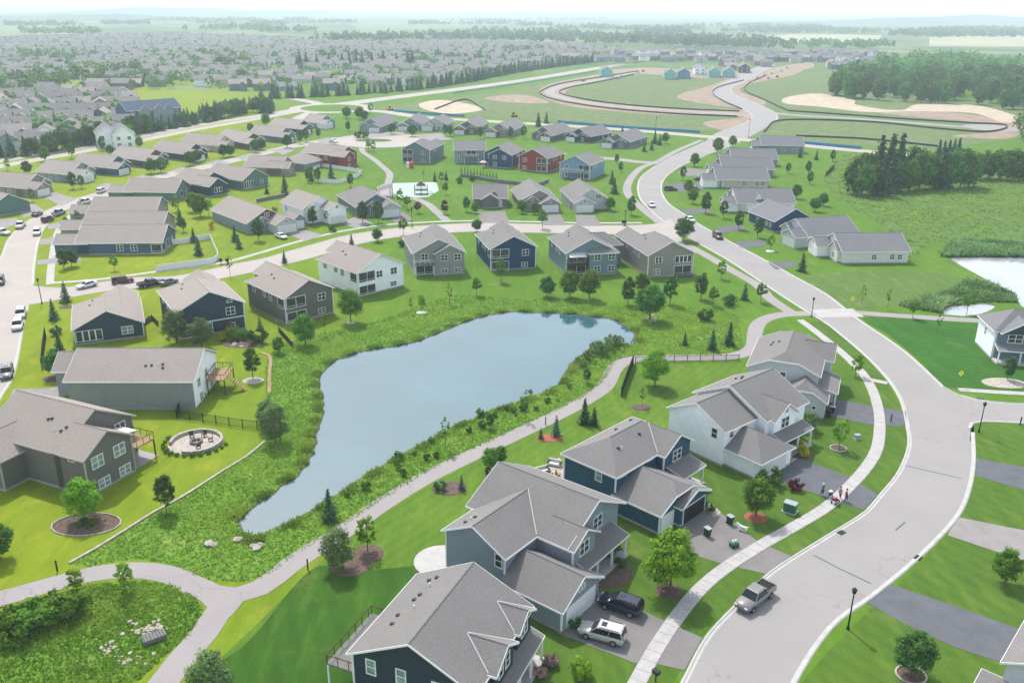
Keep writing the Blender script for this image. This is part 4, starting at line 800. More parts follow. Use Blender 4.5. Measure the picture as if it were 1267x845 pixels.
for A, B, w, rf, wing, dm, lb in [((478, 141), (459, 147), 'steel', R_cool, (1, 4, 6.4), (-2.5, 4.6), 'blue-gray house with white peak and two garages at the cul-de-sac'), ((518, 140), (508, 146), 'gray', R_cool, (-1, 4, 5.6), (2.5, 5), 'gray house with stacked white-edged gables beside the cul-de-sac'),
    ((548, 141.5), (538, 146), 'lightgray', R_gray, (-1, 4, 6), (2.5, 4.6), 'wide pale gray roof between the stacked-gable house and the taupe one'), ((590, 143), (578, 150), 'taupe', R_gray, (-1, 4, 6), (2.5, 4.6), 'taupe house with dormer half hidden behind the pale gray walkout'),
    ((636, 146), (618, 153), 'beige', R_gray, (-1, 4, 6), (2.5, 4.6), 'beige-gray house with bright white garage door in the row before the far road'), ((696, 152), (673, 157), 'graytaupe', R_gray, (1, 4, 6), (-2.5, 4.6), 'taupe house with round gable window behind the barn-red walkout'),
    ((744, 154.5), (718, 159), 'slate', R_gray, (-1, 3, 6), (2.5, 5), 'slate house with white peak behind the sky-blue walkout'), ((786, 159), (764, 165.5), 'bluegray', R_gray, (-1, 4, 6), (2.5, 4.6), 'blue-gray house with white window bay, last of the row by the main street')]:
    h = rh(lb, A, B, 6.5, 12.6, 3.2, w, rf, 'gg', CB, wing, dormer=dm); [h.win(x, 6.3, '+y', 1.6, 1.2, 1.3) for x in (3, 8)]; [h.win(x, -6.3, '-y', 1.6, 1.2, 1.3) for x in (3, 8)]
ER = 'houses east of the main street'
for A, B, w, wing, dm, zr, ze, lb in [((992, 169.5), (942, 168.5), 'steel', (1, 4, 6.2), (-2.6, 4.8), 6.8, 3.6, 'steel blue house with patio, farthest of the row east of the main street'), ((958, 184.5), (905, 184), 'gray', (1, 5, 6.2), (-2.6, 4.8), 6.4, 3.1, 'gray roof just below the farthest house of the east row'),
    ((953, 196), (893, 195.5), 'steel', (1, 5, 6.2), (-2.6, 4.8), 6.4, 3.1, 'pale roof in the middle of the crowded east row'), ((947, 208), (886, 207.5), 'cream', (1, 5, 6.2), (-2.6, 4.8), 6.4, 3.1, 'gray roofed house just above the white-peaked one in the east row'),
    ((977, 233.5), (910, 233.5), 'white', (1, 4, 6), (-2.6, 5), 6.5, 3.1, 'wide gray roofed house with white dormer peak in the east row'), ((984, 258.5), (953, 247.5), 'royal', (-1, 4, 6.2), (2.6, 4.8), 6.6, 3.3, 'deep blue house with white garage gable in the east row'),
    ((1046, 267), (988, 271), 'lightgray', (1, 4, 6.2), (-2.8, 5), 6.6, 3.3, 'gray house with white porch columns next to the cream house'), ((1113, 288.5), (1036, 289), 'offwhite', (-1, 4, 6.0), (2.6, 5), 6.4, 3.2, 'cream house with gray roof and back patio, nearest of the east row')]:
    h = rh(lb, A, B, zr, 12.6, ze, w, R_cool, 'gg', ER, wing, dormer=dm, gable_wall='white' if w in ('royal', 'white', 'cream', 'offwhite') else None)
    [h.win(x, 6.3, '+y', 1.7, 1.1, 1.2) for x in (2.2, 4.2, 9)]; h.win(0, 2, '-x', 1.7, 1.5, 1.4); h.win(0, -2.5, '-x', 1.7, 2.4, 2, 'porch'); h.vents([(7, 2), (9, 2.6), (12, -2)])
    if w == 'white': h.gable(h.L-8, h.L-6.4, 0, 5, 4.5, 5.6, 'y', 'og')
h = House('white and slate two-storey house with a porch at the right edge', (1213, 390), (1232.5, 408.5), 5.6, 'white', R_cool); Lw = h.len
h.gable(0, Lw, 0, 14, 5.6, 8.4, 'y', 'hg'); h.walls(Lw, Lw+.6, .4, 13.6, 0, 5.55, 'bluegray'); h.win(Lw+.6, 3.4, '+x', 4.3, 2.4, 1.5); h.win(Lw+.6, 9, '+x', 4.3, 2.4, 1.5); h.win(4.0, 0, '-y', 3.9, .6, 1.2, 'single')
h.gable(Lw-3, Lw+.9, 1, 8, 5.5, 7.6, 'x', 'og', z0=5.2, wall='slate'); h.shed([(Lw+.6, 0, 3.3), (Lw+.6, 12, 3.3), (Lw+3, 12, 2.7), (Lw+3, 0, 2.7)]); [h.post(Lw+2.8, y, 0, 2.6) for y in (.3, 4, 8, 11.6)]
MB().box(Lw+.6, Lw+3.1, 0, 12, 0, .4).ob('porch_floor', M_conc, h.o); h.vents([(2.5, 4), (3.4, 4.8), (2.2, 5)])
h = House('pale gray house whose roof corner enters the bottom right of the view', (1246, 818), (1292, 838), 5.4, 'lightgray', R_gray)
h.gable(0, 11, 0, 12, 5.4, 8.2, 'y', 'gg'); h.shed([(-1.8, -2.6, 3.0), (2.4, -2.6, 3.0), (2.4, .2, 3.4), (-1.8, .2, 3.4)]); h.walls(-1.5, 2.2, -2.3, 0, 0, 2.85, 'white')
# ------------------------------------------------------------------ trees and shrubs
def leaves(C, out, size, tint, flat=.0):
    n = len(C); nrm = out+rng.normal(0, .55, (n, 3)); nrm[:, 2] += flat; nrm /= np.linalg.norm(nrm, axis=1)[:, None]+1e-9
    t = np.cross(nrm, rng.normal(0, 1, (n, 3))); t /= np.linalg.norm(t, axis=1)[:, None]+1e-9; b = np.cross(nrm, t)
    s = size*rng.uniform(.6, 1.25, (n, 1)); a, c = t*s*.5, b*s*.38
    return np.stack([C-a-c*.4, C-a*.1-c, C+a, C-a*.1+c], 1)
def crown_ell(h0, h1, R, K, per, size, taper=0., lump=.3, squash=1.):
    """uneven broadleaf crown between heights h0 and h1; clumps of leaves with their own tint"""
    cz, rz = (h0+h1)/2, (h1-h0)/2; V = []; T = []
    for _ in range(K):
        d = rng.normal(0, 1, 3); d /= np.linalg.norm(d); r = rng.uniform(.45, 1.0)**.6*(1-lump*rng.random()*.6)
        zz = d[2]*r; wR = R*(1-taper*zz) if taper else R
        c = np.array([d[0]*r*wR, d[1]*r*wR, cz+zz*rz]); cr = R*rng.uniform(.2, .36)
        o = rng.normal(0, 1, (per, 3)); o /= np.linalg.norm(o, axis=1)[:, None]; P = c+o*cr*rng.random((per, 1))**.45*np.array([1, 1, .8])
        n = o*.7+(c-np.array([0, 0, cz]))/R*.6+np.array([0, 0, .35])
        V.append(leaves(P, n, size, None)); T.append(np.clip(rng.normal(.5, .17)+rng.normal(0, .12, per), 0, 1))
    return np.concatenate(V), np.concatenate(T)
def crown_cone(h0, h1, R, layers, per, size, droop=.35, ragged=.25):
    V = []; T = []
    for i in range(layers):
        f = i/(layers-1); z = h0+(h1-h0)*f; r = R*(1-f)**.85*rng.uniform(1-ragged, 1+ragged*.4)+.04*R; nb = max(3, int(9*(1-f))+3); a0 = rng.random()*6.28
        for k in range(nb):
            a = a0+6.283*k/nb+rng.normal(0, .15); L = r*rng.uniform(.75, 1.1); m = max(3, int(per*(.35+.65*(1-f)))); t = rng.random(m)**.7
            P = np.stack([np.cos(a)*L*t, np.sin(a)*L*t, z-droop*L*t+rng.normal(0, .03*R, m)], 1)+rng.normal(0, .06*R, (m, 3))
            n = np.stack([np.cos(a)*np.ones(m)*.6, np.sin(a)*np.ones(m)*.6, np.ones(m)*.9], 1)
            V.append(leaves(P, n, size, None)); T.append(np.clip(rng.normal(.45, .15)+rng.normal(0, .1, m)+(t-.5)*.3, 0, 1))
    return np.concatenate(V), np.concatenate(T)
def trunk_me(h, r, limbs, spread):
    b = MB(); p = [(0, 0, -.1), (rng.normal(0, .03)*h*.3, rng.normal(0, .03)*h*.3, h*.5), (rng.normal(0, .02)*h, rng.normal(0, .02)*h, h)]
    b.tube(p[0], p[1], r, r*.75); b.tube(p[1], p[2], r*.75, r*.4)
    for k in range(limbs):
        a = 6.283*k/limbs+rng.random(); z = h*rng.uniform(.55, .9); q = (math.cos(a)*spread, math.sin(a)*spread, z+spread*rng.uniform(.7, 1.3))
        b.tube((p[1][0], p[1][1], z), q, r*.4, r*.12, 5)
    return b.me('trunk', BARK)
PROTO = {}
def proto(kind, crowns, trunk, nm): PROTO[kind] = (crowns, trunk, nm)
def mk(f, mat, n=2): return [quadmesh('crown', *[x for x in (lambda vt: (vt[0], mat, vt[1]))(f())]) for _ in range(n)]
proto('maple', mk(lambda: crown_ell(1.2, 7.2, 2.5, 90, 62, .31, .22), L_maple), trunk_me(5, .14, 5, 1.2), 'maple_tree')
proto('bright', mk(lambda: crown_ell(1.0, 7.2, 2.6, 100, 66, .30, .3), L_bright), trunk_me(5, .14, 5, 1.2), 'maple_tree')
proto('oval', mk(lambda: crown_ell(1.0, 7.5, 1.8, 80, 50, .30, .15), L_dark), trunk_me(5.2, .12, 4, .8), 'shade_tree')
proto('round', mk(lambda: crown_ell(1.0, 6.2, 2.5, 95, 60, .31, .05), L_dark), trunk_me(4, .14, 5, 1.2), 'shade_tree')
proto('young', mk(lambda: crown_ell(1.0, 4.6, 1.15, 46, 34, .22, .25), L_maple), trunk_me(3.4, .06, 4, .5), 'young_tree')
proto('youngb', mk(lambda: crown_ell(1.0, 4.4, 1.1, 44, 34, .22, .25), L_bright), trunk_me(3.4, .06, 4, .5), 'young_tree')
proto('sapling', mk(lambda: crown_ell(1.5, 4.2, .7, 16, 12, .25, .2), L_maple), trunk_me(3.4, .045, 4, .5), 'sapling')
proto('willow', mk(lambda: crown_ell(.4, 6.0, 2.3, 85, 60, .26, .2), L_pale), trunk_me(4, .12, 6, 1.3), 'willow_tree')
proto('redtree', mk(lambda: crown_ell(.9, 4.4, 1.4, 45, 26, .32, .1), L_red), trunk_me(3, .07, 4, .6), 'red_leaf_tree')
proto('spruce', mk(lambda: crown_cone(.1, 5.2, 1.6, 14, 14, .42, .3, .4), L_spruce), trunk_me(4.6, .09, 0, 1), 'spruce_tree')
proto('bluespruce', mk(lambda: crown_cone(.1, 3.2, 1.1, 12, 9, .26), L_blue), trunk_me(2.8, .06, 0, 1), 'spruce_tree')
proto('pine', mk(lambda: crown_cone(1.2, 15.5, 3.6, 20, 16, 1.05, .25, .6), L_spruce, 3), trunk_me(14.5, .26, 0, 1), 'pine_tree')
proto('big', mk(lambda: crown_ell(.3, 14.5, 5.4, 130, 26, 1.0, .0, .5), L_forest, 3), trunk_me(10, .3, 6, 3), 'oak_tree')
proto('cypress', mk(lambda: crown_cone(.05, 2.6, .5, 10, 6, .22, .1, .1), L_spruce, 1), trunk_me(2.2, .04, 0, 1), 'cypress_tree')
def shrubmesh(mat, h=1.0, r=.8, K=30, per=34, s=.16): return quadmesh('shrub', *(lambda vt: (vt[0], mat, vt[1]))(crown_ell(.05, h, r, K, per, s)))
SHR = {'shrub': shrubmesh(L_dark), 'shrubb': shrubmesh(L_maple), 'gold': shrubmesh(L_yellow), 'lime': shrubmesh(L_bright), 'redshrub': shrubmesh(L_red), 'orange': shrubmesh(L_orange, 1.6, .7), 'paleshrub': shrubmesh(L_pale, 1.3, 1.0), 'flower': shrubmesh(L_pink, .7, .6)}
_tn = 0
def tree(kind, u, v, H, label, group=None, wide=1.0, xy=None, parts=True, cat=None):
    """H: height in metres; base at photo point (u, v) on the ground"""
    global _tn; _tn += 1
    x, y = xy if xy is not None else G(u, v)
    if kind in SHR:
        me = SHR[kind]; o = ob(('shrub', 'flower_bush')[kind == 'flower'], me, None, (x, y, 0), rng.random()*6.28); hz = {'orange': 1.6, 'paleshrub': 1.3, 'flower': .7}.get(kind, 1.0)
        k = H/hz; o.scale = (k*wide*.8, k*wide*.8, k); return tag(o, label, cat or 'shrub', group)
    cr, tr, nm = PROTO[kind]; me = cr[_tn % len(cr)]; h0 = max(c[2] for c in me.bounds_proto) if hasattr(me, 'bounds_proto') else _hgt(me)
    r = empty(nm, (x, y, 0), rng.random()*6.28); k = H/h0; r.scale = (k*wide, k*wide, k); tag(r, label, cat or 'tree', group)
    ob('trunk', tr, r); ob('crown', me, r); return r
_hc = {}
def _hgt(me):
    if me.name not in _hc:
        a = np.empty(len(me.vertices)*3, np.float32); me.vertices.foreach_get('co', a); _hc[me.name] = float(np.quantile(a.reshape(-1, 3)[:, 2], .995))
    return _hc[me.name]
def stuff_trees(name, P, H, dens, mat, size, cone=False):
    """one mesh of many far trees: P (n,2), H heights"""
    V = []; T = []
    for (x, y), h in zip(P, H):
        if cone:
            m = dens; f = rng.random(m)**1.3; a = rng.random(m)*6.283; r = h*.24*(1-f)*rng.uniform(.5, 1.05, m)
            C = np.stack([x+np.cos(a)*r, y+np.sin(a)*r, h*(.06+.94*f)], 1); n = np.stack([np.cos(a), np.sin(a), .6*np.ones(m)], 1); tt = rng.normal(.45, .2)
        else:
            m = dens; d = rng.normal(0, 1, (m, 3)); d /= np.linalg.norm(d, axis=1)[:, None]; d *= rng.uniform(.7, 1.05, (m, 1)); d[:, 2] = np.abs(d[:, 2])*1.3-.3; d *= rng.uniform(.75, 1.15, 3)
            C = np.array([x, y, h*.42])+d*np.array([h*.42, h*.42, h*.55]); n = d+np.array([0, 0, .4]); tt = rng.normal(.5, .2)
        V.append(leaves(C, n, h*size, None)); T.append(np.clip(tt+rng.normal(0, .12, m), 0, 1))
    o = ob(name, quadmesh(name, np.concatenate(V), mat, np.concatenate(T))); return stuff(o)
def ringbed(u, v, r, mat=None, edge=True, name='mulch_bed', el=1.0, label=None, h=.06):
    x, y = G(u, v); b = MB(); prof = [(r, -.02), (r*.96, h), (r*.5, h+.05), (.02, h+.07)]; b.lathe(prof, 16); o = b.ob(name, mat or M_mulch, None, (x, y, 0)); o.scale = (1, el, 1)
    if edge: e = MB(); e.lathe([(r+.16, -.05), (r+.16, .16), (r-.02, .16), (r-.02, -.05)], 16).ob('bed_edging', M_stone, o)
    return tag(o, label, 'flower bed')
# (kind, u, v, height, label)
TR = [('bright', 106, 642, 5.6, 'bright green tree in a stone-edged mulch ring by the taupe walkout'), ('oval', 206, 633, 5.2, 'dark oval tree beside the thin stone edging line'), ('round', 0, 692, 4.6, 'round tree cut by the left edge of the lawn'),
 ('willow', 341, 548, 6.0, 'big blue-green tree on the west bank of the pond'), ('willow', 333, 530, 4.8, 'thin pale tree just left of the big west bank tree'), ('oval', 313, 468, 5.6, 'dark tree in a pale gravel ring on the fenced lawn'),
 ('maple', 378, 427, 6.0, 'round tree below the taupe screened-porch house near the pond'), ('maple', 434, 399, 7.0, 'tall tree in front of the white walkout house'), ('sapling', 402, 414, 4.2, 'sapling between the round and the tall tree west of the pond'),
 ('willow', 219, 424, 6.6, 'willowy tree at the left corner of the white-banded navy house'), ('willow', 250, 431, 6.0, 'willowy tree in front of the white-banded navy house'), ('maple', 345, 437, 3.2, 'low bushy tree above the brown edging strip'),
 ('spruce', 82, 374, 4.6, 'spruce nearest the street corner beside the sunroom house'), ('spruce', 67, 396, 4.4, 'bushy spruce below the corner one near the parked gray cars'), ('spruce', 74, 434, 3.6, 'small cone spruce beside the black privacy screen'), ('round', 71, 466, 5.0, 'broad dark tree in mulch by the driveway of the long low house'),
 ('young', 620, 349, 5.8, 'tree in front of the royal blue house'), ('young', 590, 366, 4.4, 'small tree below the gap between the gray and royal blue houses'), ('sapling', 556, 377, 4.8, 'dark sapling at the north-west pond edge'), ('youngb', 522, 385, 3.6, 'leafy sapling beside a white ring below the shingle-sided house'), ('sapling', 509, 388, 3.6, 'thin shrubby sapling left of the white ring'),
 ('round', 677, 367, 4.6, 'round tree below the west corner of the teal gray house'), ('maple', 705, 368, 6.0, 'pale tree below the balcony of the teal gray house'), ('maple', 729, 370, 6.6, 'darker tree touching the pale one below the teal gray house'), ('oval', 777, 377, 6.2, 'dark column tree at the north-east pond shore'), ('maple', 794, 364, 5.0, 'tree at the left wall of the taupe sunroom house'),
 ('round', 804, 396, 7.4, 'largest dark tree beside the pond inlet stones'), ('oval', 829, 376, 6.2, 'dark tree under the sunroom of the taupe house'), ('oval', 867, 370, 6.0, 'dark tree right of the taupe sunroom house'), ('young', 882, 378, 4.4, 'slim tree on the slope toward the street trail'), ('young', 892, 345, 4.6, 'tree in a small ring beside the street trail'),
 ('shrub', 903, 378, 2.6, 'dark bush low on the slope by the trail bend'), ('spruce', 921, 371, 3.8, 'small spruce on the slope by the trail bend'), ('young', 941, 374, 4.6, 'tree at the edge of the street trail above the bend'), ('spruce', 881, 433, 4.0, 'dark evergreen above the pond trail'), ('spruce', 902, 427, 4.6, 'taller bluish evergreen right of the one above the pond trail'), ('shrub', 872, 397, 2.6, 'narrow bush on the rough slope east of the pond'), ('spruce', 847, 427, 2.6, 'tiny evergreen east of the pond end'), ('round', 846, 298, 6.6, 'round tree at the street corner behind the taupe sunroom house'),
 ('bright', 810, 478, 6.6, 'brilliant green tree inside the bend of the pond trail'), ('sapling', 794, 503, 3.4, 'thin sapling in mulch on the striped lawn'), ('spruce', 723, 524, 4.2, 'dark spruce behind the deep blue house'), ('spruce', 735, 526, 3.0, 'smaller spruce touching the one behind the deep blue house'), ('bluespruce', 688, 540, 3.4, 'blue spruce in a bark bed beside the pond trail'), ('spruce', 669, 543, 1.8, 'tiny evergreen sharing the bark bed beside the pond trail'),
 ('oval', 726, 474, 2.8, 'dark little tree on the bank inside the trail curve'), ('sapling', 650, 518, 5.0, 'bare thin sapling on the south bank'), ('sapling', 551, 556, 5.2, 'tall thin sapling on the south bank of the pond'), ('oval', 606, 530, 2.6, 'dark little tree on the south bank'), ('willow', 418, 704, 5.2, 'pale bushy tree beside the pond trail'), ('youngb', 455, 682, 4.8, 'bright young tree in a mulch bed below the pond trail'), ('spruce', 408, 644, 4.4, 'cone-shaped tree at the south-west pond edge'),
 ('maple', 606, 582, 3.4, 'leafy tree by an orange bush behind the gray-blue house'), ('maple', 619, 576, 3.0, 'leafy tree nearer the trail behind the gray-blue house'), ('bluespruce', 571, 606, 2.2, 'blue-gray spruce in a mulch bed below the trail'),
 ('bright', 829, 732, 7.6, 'large vivid green maple beside the driveway with two parked cars'), ('maple', 935, 640, 5.6, 'maple in red mulch between the two long driveways'), ('youngb', 1038, 555, 4.6, 'young tree in a stone ring before the pale gray house'), ('youngb', 1058, 465, 4.2, 'small bright tree at the sidewalk near the clipped-gable house'), ('round', 1127, 836, 4.9, 'dark round tree in a white stone ring at the bottom right'), ('maple', 1243, 722, 4.4, 'spreading tree on the right lawn between two driveways'), ('willow', 262, 868, 5.4, 'dark bushy tree cut by the bottom edge'),
 ('youngb', 97, 740, 3.8, 'young tree left of its twin on the verge above the basin'), ('youngb', 155, 731, 3.6, 'young tree right of its twin on the verge above the basin'), ('spruce', 992, 336, 4.6, 'spreading dark evergreen at the front corner of the cream house'), ('sapling', 1066, 377, 4.6, 'dark sapling beside the upper yellow sign'), ('sapling', 1098, 382, 4.4, 'pale sapling right of the upper yellow sign'), ('young', 1129, 394, 4.2, 'dark young tree beside the east trail'), ('sapling', 1159, 412, 4.2, 'bright thin sapling on the dark east lawn'), ('young', 1196, 388, 5.0, 'dark young tree by the small pool'), ('oval', 1246, 470, 4.4, 'broad dark tree in front of the white and slate house'), ('youngb', 953, 310, 4.2, 'bright young tree in a white ring in the east row'),
 ('maple', 859, 206, 5.4, 'dark street tree at the start of the east row'), ('oval', 845, 223, 5.2, 'street tree at the tight bend of the main street'), ('maple', 851, 240, 5.0, 'tree beside the black car in the east row driveway'), ('maple', 857, 252, 5.0, 'pale bush-like tree below the black car'), ('oval', 873, 264, 6.8, 'tall dark tree in front of the white dormer house'), ('oval', 895, 270, 5.4, 'dark tree by the white-peaked front in the east row'), ('oval', 914, 284, 5.6, 'dark tree left of the deep blue house'), ('oval', 937, 294, 5.2, 'tree hiding the front of the deep blue house'), ('maple', 888, 190, 7.0, 'leaning trees by the far end of the east row'), ('maple', 906, 183, 5.6, 'small tree at the far road crossing'),
 ('oval', 768, 213, 4.0, 'dark tree below the access lane by the sky-blue house'), ('oval', 763, 203, 4.0, 'tree at the corner of the sky-blue house'), ('oval', 781, 266, 6.0, 'dark tree at the bend of the street trail'), ('spruce', 757, 228, 5.0, 'upper spruce on the lawn right of the sky-blue house'), ('spruce', 760, 240, 5.6, 'lower spruce on the lawn right of the sky-blue house'), ('spruce', 810, 178, 6.2, 'tall spruce of the clump by the main street bend'), ('spruce', 816, 180, 5.0, 'spruce right of the tallest in the bend clump'), ('maple', 823, 178, 5.2, 'leafy tree at the right of the bend clump'), ('spruce', 806, 186, 4.4, 'low spruce at the front of the bend clump'), ('spruce', 797, 188, 4.8, 'dark spruce at the corner of the last blue-gray house'),
 ('young', 495, 254, 5.4, 'thin tree left of the playground frame'), ('young', 504, 259, 4.4, 'thin tree under the playground frame'), ('redtree', 517, 264, 3.6, 'maroon tree beside the park path'), ('redtree', 550, 265, 4.4, 'maroon tree left of the round-dormer house'), ('young', 546, 228, 4.6, 'dark tree at the right corner of the playground'), ('young', 551, 241, 4.4, 'dark tree below the right corner of the playground'), ('spruce', 538, 225, 3.6, 'left evergreen above the playground'), ('spruce', 552, 223, 3.6, 'right evergreen above the playground'), ('sapling', 524, 222, 4.2, 'sapling behind the play tower'), ('shrub', 569, 227, 2.4, 'left dark bush behind the round-dormer house'), ('shrub', 584, 224, 2.4, 'right dark bush behind the round-dormer house'),
 ('oval', 577, 262, 4.8, 'dark tree at the left front of the round-dormer house'), ('maple', 588, 264, 3.4, 'small tree by the porch of the round-dormer house'), ('maple', 645, 264, 4.2, 'left tree before the twin-peak tan house'), ('maple', 661, 265, 3.6, 'right tree before the twin-peak tan house'), ('maple', 755, 261, 4.4, 'spreading tree at the right of the steep-gable house'),
 ('oval', 387, 279, 5.6, 'left dark tree before the white two-gable house'), ('oval', 407, 277, 4.8, 'right dark tree before the white two-gable house'), ('oval', 449, 276, 6.6, 'left dark tree hiding the gray house by the playground'), ('oval', 468, 276, 6.6, 'right dark tree hiding the gray house by the playground'), ('shrubb', 412, 287, 2.0, 'bright low bush at the white house driveway'), ('spruce', 435, 303, 3.0, 'little dark evergreen by the street above the white walkout'), ('round', 467, 299, 3.6, 'round dark tree by the street curb above the pond row'), ('young', 499, 291, 5.2, 'slim street tree left of the shingle-sided house'), ('shrub', 499, 305, 2.2, 'dark shrub at the left wall of the shingle-sided house'), ('young', 671, 283, 6.0, 'slim street tree between the royal blue and teal houses'), ('round', 590, 287, 3.6, 'dark tree at the curb left of the royal blue house'),
 ('spruce', 353, 242, 6.0, 'bluish spruce by the gray wall'), ('spruce', 352, 231, 4.4, 'spruce above the bluish one by the gray wall'), ('oval', 382, 226, 5.6, 'dark tree left of the white curved fence'), ('oval', 393, 226, 5.6, 'dark tree at the white curved fence'), ('oval', 434, 232, 5.0, 'dark tree right of the white curved fence'), ('spruce', 410, 222, 6.0, 'spruce inside the white curved fence'), ('spruce', 330, 240, 3.6, 'lone spruce behind the red-gabled house'),
 ('oval', 320, 298, 6.6, 'dark tree at the front of the red-gabled house'), ('spruce', 291, 299, 4.4, 'small spruce left of the red-gabled house'), ('spruce', 296, 308, 3.8, 'lower small tree in a ring left of the red-gabled house'), ('youngb', 259, 268, 5.4, 'bright tree at the back of the red-gabled house'), ('maple', 248, 268, 6.8, 'large dark tree cluster behind the four brown roofs'), ('maple', 240, 262, 6.0, 'tree beside the large dark cluster'), ('spruce', 223, 278, 5.0, 'upper dark tree right of the four brown roofs'), ('oval', 227, 287, 4.0, 'lower dark tree right of the four brown roofs'), ('youngb', 218, 262, 5.0, 'yellow-green tree at the green-gray back porch'), ('spruce', 240, 300, 4.0, 'tree at the upper edge of the white fenced lawn'), ('spruce', 246, 316, 4.8, 'dark tree inside the white fenced lawn'),
 ('young', 82, 287, 4.4, 'street tree in the verge by the second roof'), ('young', 97, 279, 4.4, 'upper front yard tree of the four-roof row'), ('round', 98, 289, 3.2, 'dark bush-tree at the second roof corner'), ('young', 82, 309, 4.6, 'street tree in the verge by the third driveway'), ('round', 89, 330, 4.6, 'big dark tree at the front of the blue sided house'), ('oval', 79, 333, 5.0, 'taller dark tree at the front of the blue sided house'), ('round', 98, 311, 3.2, 'bushy tree by the first roof'), ('sapling', 101, 262, 4.2, 'sapling by the white pickup'), ('young', 142, 335, 3.8, 'small tree against the blue side wall'), ('sapling', 285, 342, 5.0, 'bright sapling at the curb above the taupe screened house'), ('spruce', 352, 326, 3.2, 'dark little evergreen by the curb above the taupe screened house'),
 ('oval', 91, 234, 6.0, 'left street tree of the pale blue-gray house'), ('oval', 101, 233, 4.6, 'right street tree of the pale blue-gray house'), ('young', 40, 250, 4.6, 'street tree of the beige low house'), ('oval', 89, 196, 6.6, 'dark tree on the boulevard side behind the pale blue-gray house'), ('oval', 127, 187, 6.4, 'dark boulevard tree behind the denim house'), ('round', 137, 193, 4.6, 'low round tree behind the denim house'), ('young', 10, 211, 5.0, 'small tree on the boulevard verge at the left edge'), ('round', 34, 216, 5.0, 'round dark tree behind the beige low house'), ('maple', 56, 200, 6.0, 'yellowish tree on the boulevard verge'), ('bright', 160, 179, 8.6, 'tall rounded tree between boulevard and blue townhouses'), ('maple', 173, 183, 4.8, 'tree behind the dark brown house'),
 ('round', 187, 215, 5.8, 'left street tree of the dark brown house'), ('round', 199, 214, 5.6, 'right street tree of the dark brown house'), ('round', 235, 205, 5.6, 'left street tree of the navy oval-window house'), ('round', 244, 202, 5.4, 'right street tree of the navy oval-window house'), ('round', 277, 195, 5.4, 'left street tree of the cream house'), ('round', 285, 194, 5.0, 'right street tree of the cream house'), ('round', 316, 189, 5.6, 'left of the two street trees at the brown house'), ('round', 323, 186, 5.0, 'right of the two street trees at the brown house'), ('round', 356, 183, 5.8, 'street tree of the blue-gray hipped house'), ('oval', 371, 178, 6.4, 'dark street tree left of the navy white-peaked house'), ('oval', 379, 176, 6.4, 'dark street tree right of the navy white-peaked house'), ('oval', 394, 171, 5.2, 'small tree before the two-garage gray house'), ('maple', 329, 157, 7.0, 'tree on the boulevard verge before the roundabout'), ('maple', 310, 164, 4.6, 'small tree behind the brown house roof'), ('spruce', 385, 224, 5.2, 'dark evergreen behind the beige back-gable house'),
 ('round', 429, 147, 6.6, 'left dark tree at the roundabout corner'), ('round', 445, 148, 7.0, 'middle dark tree at the roundabout corner'), ('round', 451, 150, 6.0, 'right dark tree at the roundabout corner'), ('young', 459, 142, 7.0, 'lone tree at the far road above the cul-de-sac'), ('shrubb', 443, 171, 3.4, 'left shrub of the cul-de-sac island'), ('shrubb', 452, 171, 3.4, 'right shrub of the cul-de-sac island'), ('oval', 431, 163, 5.6, 'dark tree left of the cul-de-sac'), ('young', 456, 187, 5.0, 'left dark tree on the cul-de-sac curb'), ('young', 462, 188, 5.0, 'right dark tree on the cul-de-sac curb'), ('round', 485, 166, 5.2, 'round tree between the cul-de-sac houses'), ('round', 510, 169, 6.0, 'round tree before the stacked-gable house'), ('oval', 551, 169, 6.0, 'dark tree right of the stacked-gable house'), ('oval', 557, 169, 5.6, 'dark tree beside the taupe dormer house'), ('oval', 594, 172, 6.0, 'tree between taupe dormer house and pale walkout'), ('oval', 632, 172, 6.0, 'tree before the bright white garage door'), ('oval', 648, 172, 6.4, 'tree behind the bright blue walkout roof'), ('spruce', 666, 157, 7.4, 'left evergreen at the back of the round-window house'), ('spruce', 676, 153, 6.4, 'right evergreen at the back of the round-window house'), ('spruce', 770, 166, 4.4, 'bush-like evergreen between the last two houses of the front row'),
